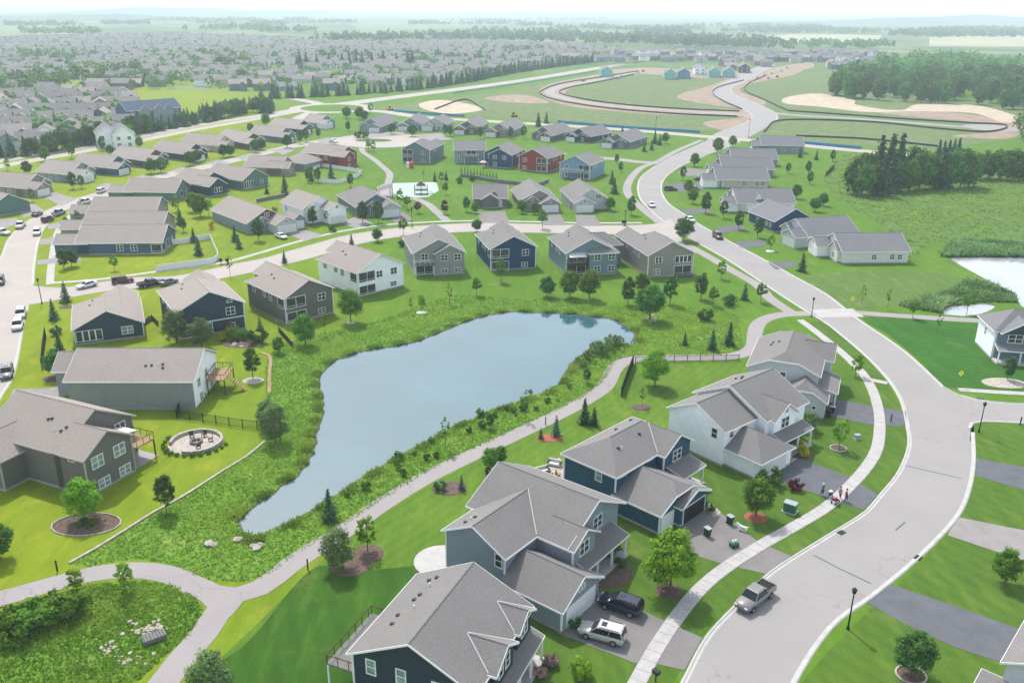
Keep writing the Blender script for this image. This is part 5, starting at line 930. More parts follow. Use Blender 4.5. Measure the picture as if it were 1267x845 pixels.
 ('redshrub', 984, 606, 1.7, 'maroon shrub beside the dark driveway'), ('paleshrub', 997, 532, 3.2, 'olive ornamental shrub before the pale gray house'), ('gold', 987, 556, 1.5, 'upper golden shrub by the front walk'), ('gold', 992, 564, 1.7, 'lower golden shrub by the front walk'), ('shrub', 953, 599, 2.6, 'dark green bush at the white garage corner'), ('shrubb', 975, 545, 2.2, 'dark bush by the white house porch'), ('lime', 718, 836, 1.9, 'lime shrub at the bottom edge lawn'), ('flower', 682, 822, 1.1, 'pink flowering bush by the navy house porch'), ('flower', 668, 836, 1.0, 'white-flecked bush below the pink one'), ('redshrub', 233, 497, 2.2, 'maroon shrub at the fence corner'), ('redshrub', 113, 597, 2.2, 'dark red shrub at the taupe house corner'), ('shrub', 320, 424, 3.0, 'big clipped dark hedge mound'), ('bluespruce', 322, 408, 3.0, 'blue spruce behind the clipped hedge mound'), ('orange', 273, 410, 2.6, 'tall orange-tinted shrub before the navy house'), ('orange', 284, 412, 2.4, 'orange shrub right of the tallest one'), ('gold', 276, 421, 1.8, 'golden shrub below the orange ones'), ('shrubb', 292, 421, 2.6, 'green bush right of the orange shrubs'), ('shrubb', 305, 420, 2.0, 'low bush by the boulders'), ('redtree', 604, 590, 1.6, 'salmon-red bush at the roof edge'), ('shrub', 545, 606, 1.4, 'low green bush in the bed below the trail'), ('shrub', 70, 414, 1.8, 'dark low bush in mulch by the privacy screen'), ('shrub', 98, 443, 2.2, 'dark bush beneath the sunroom house'), ('orange', 262, 284, 2.4, 'orange and gold bush at the corner of the red-gabled house'), ('gold', 340, 262, 1.6, 'golden shrub behind the red-gabled house'), ('shrub', 475, 497, .1, '')]
TR = TR[:-1]
for k, u, v, H, lb in TR: tree(k, u, v, H, lb)
for i, u in enumerate(np.linspace(571, 614, 12)): tree('cypress', u, 214+i*.6, 2.6, 'narrow cypress in the short hedge row behind the pale gray bay-deck house', 'row of small cypresses')
for u, v, k in ((8, 784, 2.6), (26, 780, 2.8), (38, 772, 2.4), (52, 770, 2.6), (66, 768, 2.8), (78, 764, 2.8), (90, 760, 2.4), (20, 796, 2.0)): tree('shrubb', u, v, k, 'gray-green willow shrub in the thicket above the basin', 'willow thicket above the basin', 1.2)
for u, v, k, w in ((738, 437, 2.6, 1.), (746, 440, 2.2, 1.), (757, 432, 3.0, .9), (729, 446, 2.0, 1.), (722, 455, 1.6, 1.), (764, 428, 2.2, .9)): tree('paleshrub', u, v, k, 'pale willow shrub at the east end of the pond', 'pale shrubs at the pond end', w)
for i in range(26):
    t = rng.random(); q = catmull(GP([(418, 613), (471, 580), (534, 545), (593, 518), (640, 500), (690, 482)]), 1.); p = q[int(t*(len(q)-1))]+rng.normal(0, 1.3, 2)+np.array([1.2, -1.8]); tree('shrub' if i % 2 else 'shrubb', 0, 0, rng.uniform(.6, 1.15)**2, 'small dark bush on the south bank at the water line', 'bushes along the south bank', .9, xy=p)
for u, v in ((240, 500), (248, 492), (150, 499), (165, 500), (180, 501), (195, 502), (700, 771), (690, 768), (712, 775), (1004, 470), (1008, 480), (870, 628), (880, 632), (756, 690), (768, 700), (760, 682)): tree('shrub', u, v, rng.uniform(.8, 1.3), 'low dark foundation shrub against a house wall', 'foundation shrubs')
# dark grove and pines at the right
for i, (u, v) in enumerate([(1056, 240), (1066, 243), (1078, 240), (1090, 242), (1101, 238), (1112, 237), (1124, 236), (1137, 234), (1150, 234), (1163, 233), (1175, 233), (1188, 232), (1198, 231), (1070, 228), (1085, 226), (1098, 224), (1110, 222), (1128, 222), (1145, 224)]):
    k = 'pine' if i in (4, 14, 15, 16, 9, 3) else 'big'; tree(k, u, v, (17 if i in (14, 15, 16) else 14) if k == 'pine' else rng.uniform(10, 14), 'dark pine standing in the grove above the marsh meadow' if k == 'pine' else 'leafy tree in the dark grove above the marsh meadow', 'dark grove above the marsh meadow', 1.25 if k == 'pine' else .85)
for u, v in ((1160, 198), (1172, 199), (1184, 196), (1166, 200), (1178, 198)): tree('pine', u, v, 8.5, 'pine in the small stand behind the grove', 'small pine stand behind the grove', 1.3)
for i, (u, v) in enumerate([(1208, 222), (1222, 221), (1237, 222), (1252, 223), (1266, 224), (1284, 224), (1300, 226)]): tree('big', u, v, rng.uniform(9, 12), 'leafy tree in the hedgerow right of the dark grove', 'hedgerow right of the grove', 1.)
for u, v, k in ((990, 195, 'spruce'), (1010, 198, 'spruce'), (1030, 200, 'oval'), (975, 215, 'oval'), (1002, 228, 'oval'), (985, 246, 'round'), (1008, 262, 'round'), (1018, 255, 'round'), (1000, 215, 'oval')): tree(k, u, v, rng.uniform(3.5, 5.5), 'small yard tree on the grass behind the east row', 'yard trees behind the east row')
# the wood at upper right: its larger trees one by one, the depth behind as one mass
WP = np.array([G(*q) for q in [(1022, 120), (1060, 124), (1130, 127), (1200, 131), (1262, 141), (1310, 143), (1310, 90), (1180, 78), (1090, 80), (1055, 96)]])
cnt = 0; pts = []
while len(pts) < 330:
    q = rng.uniform(WP.min(0), WP.max(0), (1, 2))
    if inpoly(q, WP)[0] and all(np.hypot(*(q[0]-p)) > 7.5 for p in pts): pts.append(q[0])
pts.sort(key=lambda p: p[1])
for p in pts[:130]: tree('big', 0, 0, rng.uniform(12, 18), 'broad leafy tree in the dense wood beside the building site', 'dense wood beside the building site', rng.uniform(.75, 1.), xy=p)
P = np.array(pts[130:]); stuff_trees('woodland', P, rng.uniform(13, 19, len(P)), 90, L_forest, .17)
# evergreen screens along the boulevard
def along(px, gap, jit): C = resample(catmull(GP(px), 3.), step=gap); return C+rng.normal(0, jit, C.shape)
SCR = 'evergreen screen along the boulevard'
for p in along([(-20, 198), (40, 192), (90, 183), (141, 171), (172, 166), (228, 156), (320, 139), (334, 141)], 3.3, 1.6): tree('spruce' if rng.random() < .62 else 'round', 0, 0, rng.uniform(5.5, 9.5), 'dark evergreen in the near screen row beyond the boulevard', SCR, rng.uniform(1., 1.35), xy=p)
for p in along([(325, 123), (400, 120), (446, 117), (497, 113), (572, 103), (640, 90), (735, 77)], 4.4, 1.8): tree('spruce', 0, 0, rng.uniform(7, 11), 'dark evergreen in the far screen row beyond the boulevard', 'far '+SCR, 1.2, xy=p)
for p in along([(232, 150), (330, 132), (334, 140)], 6, 2): tree('spruce', 0, 0, rng.uniform(7, 9), 'dark evergreen in the near screen row beyond the boulevard', SCR, 1.1, xy=p)
for p in along([(366, 86), (400, 84), (440, 84), (450, 83), (510, 83)], 11, 4): tree('pine', 0, 0, rng.uniform(14, 18), 'tall dark pine rising among the far roofs', 'tall pines among the far roofs', 1.3, xy=p)
# ------------------------------------------------------------------ rough grass, reeds and bank plants
def tufts(name, poly, n, hmin, hmax, mat, hole=None, dens=None, blades=4, w=.16):
    lo, hi = poly.min(0), poly.max(0); P = []
    while sum(len(p) for p in P) < n:
        q = rng.uniform(lo, hi, (n*2, 2)); k = inpoly(q, poly)
        if hole is not None: k &= ~inpoly(q, hole)
        if dens is not None: k &= rng.random(len(q)) < dens(q)
        P.append(q[k])
    P = np.concatenate(P)[:n]; f = np.sin(P[:, 0]*.21+3*np.sin(P[:, 1]*.13))*np.sin(P[:, 1]*.17+2*np.sin(P[:, 0]*.11)); V = []; T = []
    for b in range(blades):
        a = rng.random(n)*6.283; L = rng.uniform(hmin, hmax, n)*(1+.35*f); lean = rng.uniform(.6, 1.5, n)*L
        d = np.stack([np.cos(a), np.sin(a)], 1); s = np.stack([-d[:, 1], d[:, 0]], 1)*(w*(.6+L))[:, None]
        z0 = np.zeros(n); base = P+d*.05
        V.append(np.stack([np.c_[base-s, z0], np.c_[base+s, z0], np.c_[base+s*.35+d*lean[:, None], L], np.c_[base-s*.35+d*lean[:, None], L]], 1)); T.append(np.clip(.4+.42*f+.2*np.sin(P[:, 0]*.9)*np.sin(P[:, 1]*.8)+rng.normal(0, .2, n), 0, 1))
    return stuff(ob(name, quadmesh(name, np.concatenate(V), mat, np.concatenate(T))))
def near_edge(P, wdt):
    def d(q):
        r = np.empty(len(q))
        for i in range(0, len(q), 4000): r[i:i+4000] = np.sqrt(((q[i:i+4000, None, :]-P[None, ::3, :])**2).sum(2)).min(1)
        return np.exp(-(r/wdt)**2)
    return d
tufts('meadow_grass', MEADOW, 40000, .05, .2, L_meadow, POND, None, 3, .09)
tufts('meadow_grass', BASIN, 11000, .05, .22, L_meadow, None, None, 3, .1)
tufts('reeds', MEADOW, 6000, .1, .4, L_reed, POND, near_edge(POND, 1.1), 3, .08)
tufts('marsh_grass', FIELD, 6000, .08, .28, L_meadow, MARSH, None, 2, .6)
tufts('reeds', GP([(1165, 318), (1180, 298), (1240, 300), (1300, 306), (1300, 318), (1200, 318)]), 2600, .5, 1.3, L_pale, None, None, 3, .14)
tufts('reeds', GP([(1110, 378), (1175, 360), (1200, 345), (1225, 352), (1256, 364), (1258, 374), (1215, 374), (1170, 378), (1165, 388)]), 2400, .3, .9, L_pale, POOL, None, 3, .13)
# ------------------------------------------------------------------ edgings, fences, beds, stones
def wallpath(name, px, hgt, wid, mat, label=None, cat=None, z=0, step=2., smooth=True):
    C = catmull(GP(px), step) if smooth else GP(px); n = normals2(C); k = len(C); V = []
    for a, zz in ((-.5, z), (-.5, hgt), (.5, hgt), (.5, z)): V += [(x, y, zz) for x, y in C+n*a*wid]
    F = [(j*k+i, j*k+i+1, (j+1)*k+i+1, (j+1)*k+i) for j in range(3) for i in range(k-1)]+[(0, k, 2*k, 3*k), (4*k-1, 3*k-1, 2*k-1, k-1)]
    o = ob(name, mesh(name, V, F, mat)); return tag(o, label, cat) if label else struct(o)
wallpath('lawn_edging', [(86, 697), (118, 679), (160, 653), (192, 633), (222, 617), (278, 581.5), (305, 565), (328, 546)], .18, .32, M_stone, 'thin pale stone edging between the yellow lawn and the meadow', 'edging')
wallpath('lawn_edging', [(333, 486), (333.5, 460), (333, 440), (322, 436)], .12, .6, M_wood, 'tan edging strip curving along the fenced lawn near the pond', 'edging')
wallpath('retaining_wall', [(318, 251), (335, 247), (352, 244), (350, 241)], 1.2, .5, M_gwood, 'gray retaining wall behind the red-gabled house', 'wall')
wallpath('retaining_wall', [(570, 219), (590, 222), (614, 226), (640, 229), (662, 231), (678, 226)], 1.3, .6, M_gwood, 'long gray retaining wall behind the round-dormer house', 'wall')
def fence(px, hgt, label, mat, pw=2.4, kind='panel', slat=.14, name='fence'):
    C = resample(GP(px), step=pw) if len(px) > 1 else GP(px); r = empty(name, (*C[0], 0)); tag(r, label, 'fence'); o0 = np.array([*C[0], 0])
    pb = MB().box(-.06, .06, -.06, .06, 0, hgt+.08).me('fence_post', mat)
    for i, c in enumerate(C): ob('fence_post', pb, r, np.array([*c, 0])-o0)
    cache = {}
    for i in range(len(C)-1):
        d = C[i+1]-C[i]; L = float(np.hypot(*d)); a = math.atan2(d[1], d[0]); p = np.array([*C[i], 0])-o0
        key = (round(L, 2), kind)
        if key not in cache:
            b = MB()
            if kind == 'panel':
                m = max(3, int(L/.3))
                for k in range(m): b.box(.06+(L-.12)*k/m+.008, .06+(L-.12)*(k+1)/m-.008, -.02-.012*(k % 2), .02, .05, hgt)
                b.box(.06, L-.06, -.05, .03, hgt, hgt+.07)
            elif kind == 'slat':
                m = int(hgt/slat)
                for k in range(m): b.box(.05, L-.05, -.02, .02, k*slat+.02, (k+1)*slat-.02)
            else:
                b.box(.06, L-.06, -.025, .025, hgt-.1, hgt-.04); b.box(.06, L-.06, -.025, .025, .12, .18)
                for k in range(1, int(L/.14)): b.box(.14*k, .14*k+.025, -.012, .012, .13, hgt-.05)
            cache[key] = b.me('fence_panel' if kind != 'iron' else 'picket_panel', mat)
        ob('fence_panel' if kind != 'iron' else 'picket_panel', cache[key], r, p, a)
    return r
fence([(193.5, 336), (230, 331), (264, 326.5), (271, 321), (260, 296), (232, 301), (208, 304)], 1.5, 'white panel fence around the lawn beside the blue sided house', M_trim)
fence([(448, 215), (425, 211), (398, 207), (388, 212)], 1.5, 'white curved fence behind the dark red house', M_trim); fence([(394, 226), (420, 228), (440, 221), (448, 216)], 1.5, 'white fence at the foot of the red house yard', M_trim)
fence([(52.5, 458), (54, 440), (57, 418)], 2.2, 'tall black privacy screen standing alone on the corner lawn', M_black, 1.8)
fence([(768.5, 491), (775, 472), (783.5, 450)], 1.9, 'dark panel fence beside the bend of the pond trail', M_black, 1.6)
fence([(786, 449), (830, 447.5), (870, 447), (914, 446)], 1.2, 'thin dark wire fence along the straight of the pond trail', M_black, 2.4, 'iron')
fence([(219, 517), (260, 523), (300, 529), (336, 532)], 1.4, 'black iron fence below the enclosed lawn', M_black, 2.4, 'iron'); fence([(219, 517), (224, 503), (230, 496)], 1.5, 'dark fence at the corner of the long low house', M_black, 1.5, 'slat')
fence([(180, 402), (188, 396), (196, 404)], 1.2, 'small wooden fence between the two navy houses', M_dwood, 1.6, 'slat'); fence([(345, 411), (353, 420), (362, 430)], 1.2, 'dark fence running down toward the pond below the taupe house', M_black, 1.6, 'slat')
fence([(1022, 218), (1032, 208)], 1.6, 'dark slanted fence piece in the grass behind the east row', M_black, 1.8, 'slat')
for pts, lb in (([(488, 138.5), (530, 142), (575, 145)], 'bright blue silt fence along the far road near the roundabout'), ([(690, 152), (760, 158), (866, 165)], 'bright blue silt fence along the far road behind the front row'), ([(992, 178), (1066, 185)], 'bright blue silt fence behind the east row')):
    wallpath('silt_fence', pts, 1.3, .15, plain('blue_fabric', (.02, .22, .45), .7), lb, 'fence')
wallpath('silt_fence', [(560, 116), (640, 104.5), (736, 89)], .9, .2, plain('teal_fabric', (.10, .35, .42), .7), 'long teal silt fence along the boulevard', 'fence')
M_silt = plain('black_fabric', (.03, .028, .03), .8)
for i, pts in enumerate(([(790, 88.5), (741, 96.5), (694, 104), (672, 112), (668, 116), (690, 125), (760, 135.5), (842, 142), (912, 145)], [(784, 93), (744, 101.5), (705, 109), (692, 115), (712, 121.5), (770, 130), (842, 135.5), (915, 138.5)], [(920, 100), (888, 109), (882, 117), (897, 127), (918, 136)], [(948, 94), (925, 105), (922, 113), (945, 124), (975, 138)], [(975, 138), (1048, 143), (1124, 148.5), (1200, 153), (1240, 155), (1243, 160), (1215, 164), (1160, 160), (1080, 152), (1000, 149), (965, 150), (945, 164)], [(985, 169), (1070, 173), (1160, 182)], [(538, 136), (575, 124), (600, 137)])):
    wallpath('silt_fence', pts, .9, .35, M_silt, ('black silt fence on the outer side of the curved construction road', 'black silt fence on the inner side of the curved construction road', 'black silt fence on the left of the new road bend', 'black silt fence on the right of the new road bend', 'black silt fence looping round the new court at right', 'straight black silt fence above the blue one at right', 'black silt fence around the white graded pad')[i], 'fence')
for a in ((107, 649, 4.1, None, True, .62, 'oval bark bed with pale stone edging under the bright tree'), (313, 471, 1.9, M_stone, False, .8, 'pale gravel ring under the dark tree on the fenced lawn'), (828, 731, 1.6, M_mulch, False, .9, 'round dark mulch ring under the vivid maple'), (935, 640, 1.5, M_mulchR, False, .9, 'red mulch ring under the front yard maple'), (1037, 555, 1.1, M_mulch, True, .9, 'stone-edged mulch ring under the young tree by the utility box'), (1127, 835, 1.35, M_mulch, True, .9, 'white-edged mulch ring at the bottom right'), (953, 311, 1.2, M_trim, False, .9, 'white stone ring under the bright tree in the east row'),
          (455, 686, 1.9, M_mulch, False, 1.1, 'bark bed under the bright young tree below the trail'), (433, 703, 2.2, M_mulch, False, .7, 'bark bed beside the pale bushy tree'), (556, 604, 2.4, M_mulch, False, .8, 'bark bed with a blue spruce below the trail'), (794, 504, 1.6, M_mulch, False, .8, 'bark ring under the thin sapling on the striped lawn'), (680, 542, 2.1, M_mulchR, False, .6, 'reddish bark bed with a blue spruce'), (70, 468, 2.4, M_mulch, False, .7, 'mulch bed under the broad dark tree by the driveway'), (522, 387, 1.2, M_trim, False, .8, 'small white ring on the lawn below the shingle-sided house'), (434, 400, 1.0, M_stone, False, .8, 'small pale ring under the tall tree'), (745, 705, 3.6, M_mulch, False, 1.0, 'planting bed by the porch of the gray-blue house'), (82, 380, 1.6, M_mulch, False, .7, 'mulch bed below the corner spruce'), (990, 562, 2.2, M_mulch, False, .7, 'mulch bed with golden shrubs'), (300, 425, 4.0, M_mulch, False, .6, 'rocky planting bed before the navy house'), (1243, 474, 4.0, M_stone, False, .6, 'pale stone bed before the slate porch')):
    u, v, r, m, e, el, lb = a; ringbed(u, v, r, m, e, el=el, label=lb)
for k, (u, v) in enumerate(((99, 651), (112, 652), (104, 647), (116, 648))): tree('shrubb', u, v, .8, 'small plant in the oval bark bed', 'plants in the oval bark bed')
# stone fire pit patio
x, y = G(243, 548); fp = empty('fire_pit_patio', (x, y, 0)); tag(fp, 'round stone patio with seat wall and fire pit on the yellow lawn', 'patio')
MB().lathe([(3.9, -.02), (3.9, .07), (.01, .08)], 28).ob('paving', M_stone, fp)
for i in range(40):
    a = 6.283*i/40
    if 3.4 < a < 4.4: continue
    MB().box(-.28, .28, -.2, .2, 0, .5+rng.normal(0, .02)).ob('wall_stone', M_stone, fp, (3.6*math.cos(a), 3.6*math.sin(a), .06), a+math.pi/2)
for i in range(12): a = 6.283*i/12; MB().box(-.16, .16, -.14, .14, 0, .38).ob('fire_ring_stone', M_gwood, fp, (.75*math.cos(a), .75*math.sin(a), .07), a)
for i, a in enumerate((.3, 1.3, 2.2, 5.2)):
    c = empty('patio_chair', (x+2.0*math.cos(a), y+2.0*math.sin(a), .08), a+math.pi/2); tag(c, 'dark chair around the fire pit', 'chair', 'chairs around the fire pit')
    MB().box(-.3, .3, -.3, .3, .38, .46).ob('seat', M_dwood, c); MB().box(-.3, .3, -.36, -.3, .4, .95).ob('backrest', M_dwood, c)
    for sx in (-.26, .26):
        for sy in (-.26, .26): MB().box(sx-.03, sx+.03, sy-.03, sy+.03, 0, .38).ob('leg', M_dwood, c)
for i in range(14): a = 2.9+i*.25; tree('shrubb', 0, 0, rng.uniform(.4, .7), 'low plant in the bed around the stone patio', 'plants around the stone patio', 1.2, xy=(x+4.6*math.cos(a), y+4.3*math.sin(a)))
def rockmesh():
    bm = bmesh.new(); bmesh.ops.create_icosphere(bm, subdivisions=1, radius=.5)
    for v in bm.verts: v.co *= rng.uniform(.75, 1.2); v.co.z *= .65
    me = bpy.data.meshes.new('boulder'); bm.to_mesh(me); bm.free(); me.materials.append(plain('boulder_stone', (.36, .32, .27), .9, .3, 1.5)); return me
RK = [rockmesh() for _ in range(4)]
def rocks(spots, label, group, k0, k1):
    for u, v in spots:
        o = ob('boulder', RK[rng.integers(4)], None, (*G(u, v), .05), rng.random()*6); k = rng.uniform(k0, k1); o.scale = (k*1.2, k, k); tag(o, label, 'rock', group)
rocks([(178+rng.normal(0, 11), 780+rng.normal(0, 5)) for _ in range(26)]+[(196+rng.normal(0, 7), 775+rng.normal(0, 4)) for _ in range(22)]+[(160+rng.normal(0, 9), 815+rng.normal(0, 4)) for _ in range(18)]+[(138+rng.normal(0, 6), 800+rng.normal(0, 4)) for _ in range(16)], 'pale riprap stone scattered around the basin outlet', 'riprap around the basin outlet', .2, .55)
rocks([(258, 673), (264, 674), (313, 676), (318, 679), (322, 675), (295, 668)], 'pale boulder at the south-west pond tip', 'boulders at the pond tip', .7, 1.3)
rocks([(806+rng.normal(0, 6), 396+rng.normal(0, 3)) for _ in range(12)], 'stone at the pond inlet under the largest tree', 'pond inlet stones', .5, 1.1)
rocks([(296+rng.normal(0, 9), 424+rng.normal(0, 3)) for _ in range(10)], 'boulder in the planting bed before the navy house', 'boulders before the navy house', .6, 1.2)
b = MB().box(-1.3, 1.3, -.7, .7, 0, 1.1); o = b.ob('outlet_structure', M_gwood, None, (*G(191, 791), 0), .6); o.scale = (.85, .85, .5); tag(o, 'gray concrete outlet grate among the riprap in the basin', 'drain')
for i in range(7): MB().box(-1.2+i*.37, -1.12+i*.37, -.72, .72, 1.1, 1.2).ob('grate_bar', M_black, o)
# ------------------------------------------------------------------ street furniture
def lamp(u, v, H, label):
    r = empty('street_lamp', (*G(u, v), 0)); tag(r, label, 'lamp post')
    MB().lathe([(.17, 0), (.17, .25), (.09, .5), (.065, H-.55)], 10).ob('pole', M_black, r)
    l = MB(); l.lathe([(.07, H-.55), (.2, H-.5), (.26, H-.12), (.3, H-.1), (.3, H-.06), (.06, H+.12), (.03, H+.2)], 8); hd = l.ob('lantern', M_black, r)
    MB().lathe([(.17, H-.48), (.225, H-.14)], 8).ob('lamp_glass', M_blind, hd)
lamp(1049, 778, 5.0, 'black street lamp beside the dark driveway at the outer curb'); lamp(1211, 535, 5.0, 'black street lamp on the corner lawn at the side street'); lamp(52, 376, 5.6, 'dark street lamp on the corner lawn by the village street'); lamp(510, 282, 6.0, 'dark street lamp by the park path at the cross street'); lamp(773, 280, 4.8, 'dark street lamp near the mail boxes on the cross street'); lamp(1004, 392, 4.2, 'gray sign-like lamp beside the crosswalk')
lamp(811, 163, 7.5, 'tall gray pole on the far road left of the main street'); lamp(926, 170, 9.0, 'tall gray pole at the far road crossing')
M_ysign = plain('yellow_sign', (.85, .75, .01), .5, .03); 
for u, v, lb in ((1186, 478, 'yellow diamond sign on the dark east lawn'), (1053, 383, 'yellow diamond sign at the trail crossing')):
    r = empty('warning_sign', (*G(u, v), 0), .15); tag(r, lb, 'sign'); MB().box(-.03, .03, -.03, .03, 0, 2.9).ob('sign_post', M_gwood, r)
    d = MB().add([(0, -.05, 1.9), (.55, -.05, 2.45), (0, -.05, 3.0), (-.55, -.05, 2.45), (0, -.02, 1.9), (.55, -.02, 2.45), (0, -.02, 3.0), (-.55, -.02, 2.45)], [(0, 1, 2, 3), (7, 6, 5, 4), (0, 4, 5, 1), (1, 5, 6, 2), (2, 6, 7, 3), (3, 7, 4, 0)]).ob('sign_plate', M_ysign, r)
    MB().box(-.06, .06, -.062, -.052, 2.3, 2.62).ob('pictogram', M_black, d); MB().lathe([(.07, 2.66), (.07, 2.78)], 8, (0, -.02)).ob('pictogram', M_black, d)
for u, v, lb in ((71, 706, 'thin dark post by the trail at lower left'), (381, 704, 'short dark marker post by the trail above the lush lawn'), (675, 526, 'marker post by the trail below the spruces'), (1102, 522, 'thin post beside the side street lamp'), (1262, 526, 'dark hydrant-like post at the right edge')): tag(MB().box(-.07, .07, -.07, .07, 0, 1.4).ob('marker_post', M_black, None, (*G(u, v), 0)), lb, 'post')
r = empty('mailbox_cluster', (*G(772, 279), 0)); tag(r, 'dark mail box cluster beside the cross street', 'mailbox'); MB().box(-.7, .7, -.3, .3, .7, 1.6).ob('box', M_black, r); [MB().box(x-.05, x+.05, -.05, .05, 0, .7).ob('leg', M_black, r) for x in (-.4, .4)]
r = empty('mailbox', (*G(811, 843), 0), .7); tag(r, 'dark curb mailbox at the bottom edge beside the sidewalk', 'mailbox'); MB().box(-.25, .25, -.35, .35, 1.0, 1.4).ob('box', M_black, r); MB().box(-.06, .06, -.06, .06, 0, 1.0).ob('post', M_dwood, r)
r = empty('mailbox_cluster', (*G(277.5, 327), 0)); tag(r, 'black twin mailboxes at the corner of the white fence', 'mailbox')
for x in (-.8, .8): MB().box(x-.35, x+.35, -.3, .3, .7, 1.5).ob('box', M_black, r); MB().box(x-.06, x+.06, -.06, .06, 0, .7).ob('post', M_black, r)
def bin_(u, v, rz, label, m, lid): 
    r = empty('trash_bin', (*G(u, v), .05), rz); tag(r, label, 'trash bin'); b = MB(); b.add([(-.26, -.3, .08), (.26, -.3, .08), (.26, .3, .08), (-.26, .3, .08), (-.33, -.4, 1.05), (.33, -.4, 1.05), (.33, .4, 1.05), (-.33, .4, 1.05)], [(3, 2, 1, 0), (4, 5, 6, 7), (0, 1, 5, 4), (1, 2, 6, 5), (2, 3, 7, 6), (3, 0, 4, 7)]); b.ob('bin_body', m, r)
    MB().box(-.36, .36, -.42, .44, 1.05, 1.15).ob('lid', lid, r); MB().box(-.3, .3, .42, .5, .98, 1.03).ob('handle', m, r); [MB().tube((x-.03, .3, .12), (x+.03, .3, .12), .12, n=10).ob('wheel', M_black, r) for x in (-.3, .3)]
M_bin = plain('dark_green_plastic', (.008, .035, .028), .5, .1); M_lid = plain('gray_plastic', (.30, .34, .36), .5, .1)
bin_(875, 663, .6, 'dark green trash bin with gray lid alone on the driveway', M_bin, M_lid); bin_(903, 648, .6, 'dark trash bin with gray lid at the lawn edge of the driveway', M_bin, M_lid); bin_(1029, 511, 1.2, 'black trash bin beside the light gray garage', M_black, M_lid); bin_(1025, 516, 1., 'dark maroon trash bin beside the black one at the garage', plain('maroon_plastic', (.06, .01, .015), .5), M_black)
M_gpl = plain('green_plastic', (.02, .14, .07), .5, .1)
r = empty('garden_cart', (*G(908, 676), .05), .5); tag(r, 'small green and white cart standing near the sidewalk on the driveway', 'cart'); MB().box(-.5, .5, -.32, .32, .25, .55).ob('tray', M_gpl, r); [MB().tube((x, y-.04, .15), (x, y+.04, .15), .15, n=10).ob('wheel', M_black, r) for x in (-.35, .35) for y in (-.34, .34)]; [MB().lathe([(.02, .55), (.14, .6), (.14, .85), (.05, .95)], 8, (x, 0)).ob('white_bucket', M_trim, r) for x in (-.2, .2)]; MB().tube((-.5, 0, .5), (-1.0, 0, 1.0), .03).ob('handle', M_black, r)
def ubox(u, v, rz, lb, m=None, k=1.): r = empty('utility_box', (*G(u, v), 0), rz); r.scale = (k, k, k); tag(r, lb, 'utility box'); MB().box(-.9, .9, -.65, .65, 0, .15).ob('concrete_pad', M_conc, r); MB().box(-.75, .75, -.5, .5, .15, 1.3).ob('cabinet', m or M_green, r); MB().box(-.8, .8, -.56, .56, 1.3, 1.4).ob('lid', M_lid, r)
M_green = plain('green_paint', (.04, .13, .09), .6, .1)
ubox(977, 633, -.6, 'green utility cabinet with pale top on the front lawn'); ubox(1060, 543, .2, 'small gray utility pedestal by the sidewalk curve', M_lid, .55); ubox(44, 606-20, .3, 'gray air conditioner unit by the taupe walkout wall', M_lid, .7)
# white dog on the lawn
def skin_body(name, pts, edges, rad, mat, root=0, sub=1):
    me = bpy.data.meshes.new(name); me.from_pydata(pts, edges, []); o = bpy.data.objects.new(name, me); COL.objects.link(o); me.materials.append(mat)
    sk = o.modifiers.new('skin', 'SKIN')
    for i, r_ in enumerate(rad): me.skin_vertices[0].data[i].radius = (r_, r_)
    me.skin_vertices[0].data[root].use_root = True
    if sub: o.modifiers.new('sub', 'SUBSURF').levels = sub; o.modifiers['sub'].render_levels = sub
    return o
d = skin_body('dog', [(0, 0, .42), (.35, 0, .44), (-.3, 0, .44), (.5, 0, .6), (.62, 0, .66), (.76, 0, .62), (-.48, 0, .58), (-.58, 0, .7), (.33, .1, .24), (.34, .1, .02), (.33, -.1, .24), (.36, -.1, .02), (-.3, .1, .28), (-.36, .1, .15), (-.33, .1, .02), (-.3, -.1, .28), (-.36, -.1, .15), (-.33, -.1, .02), (.58, .07, .78), (.58, -.07, .78)],
    [(0, 1), (0, 2), (1, 3), (3, 4), (4, 5), (2, 6), (6, 7), (1, 8), (8, 9), (1, 10), (10, 11), (2, 12), (12, 13), (13, 14), (2, 15), (15, 16), (16, 17), (4, 18), (4, 19)], [.14, .16, .13, .1, .1, .05, .04, .025, .06, .04, .06, .04, .07, .04, .035, .07, .04, .035, .03, .02], M_trim)
d.location = (*G(919, 657), .05); d.rotation_euler = (0, 0, 2.6); d.scale = (1.25, 1.25, 1.25); tag(d, 'small white dog standing on the lawn beside the driveway bins', 'dog')
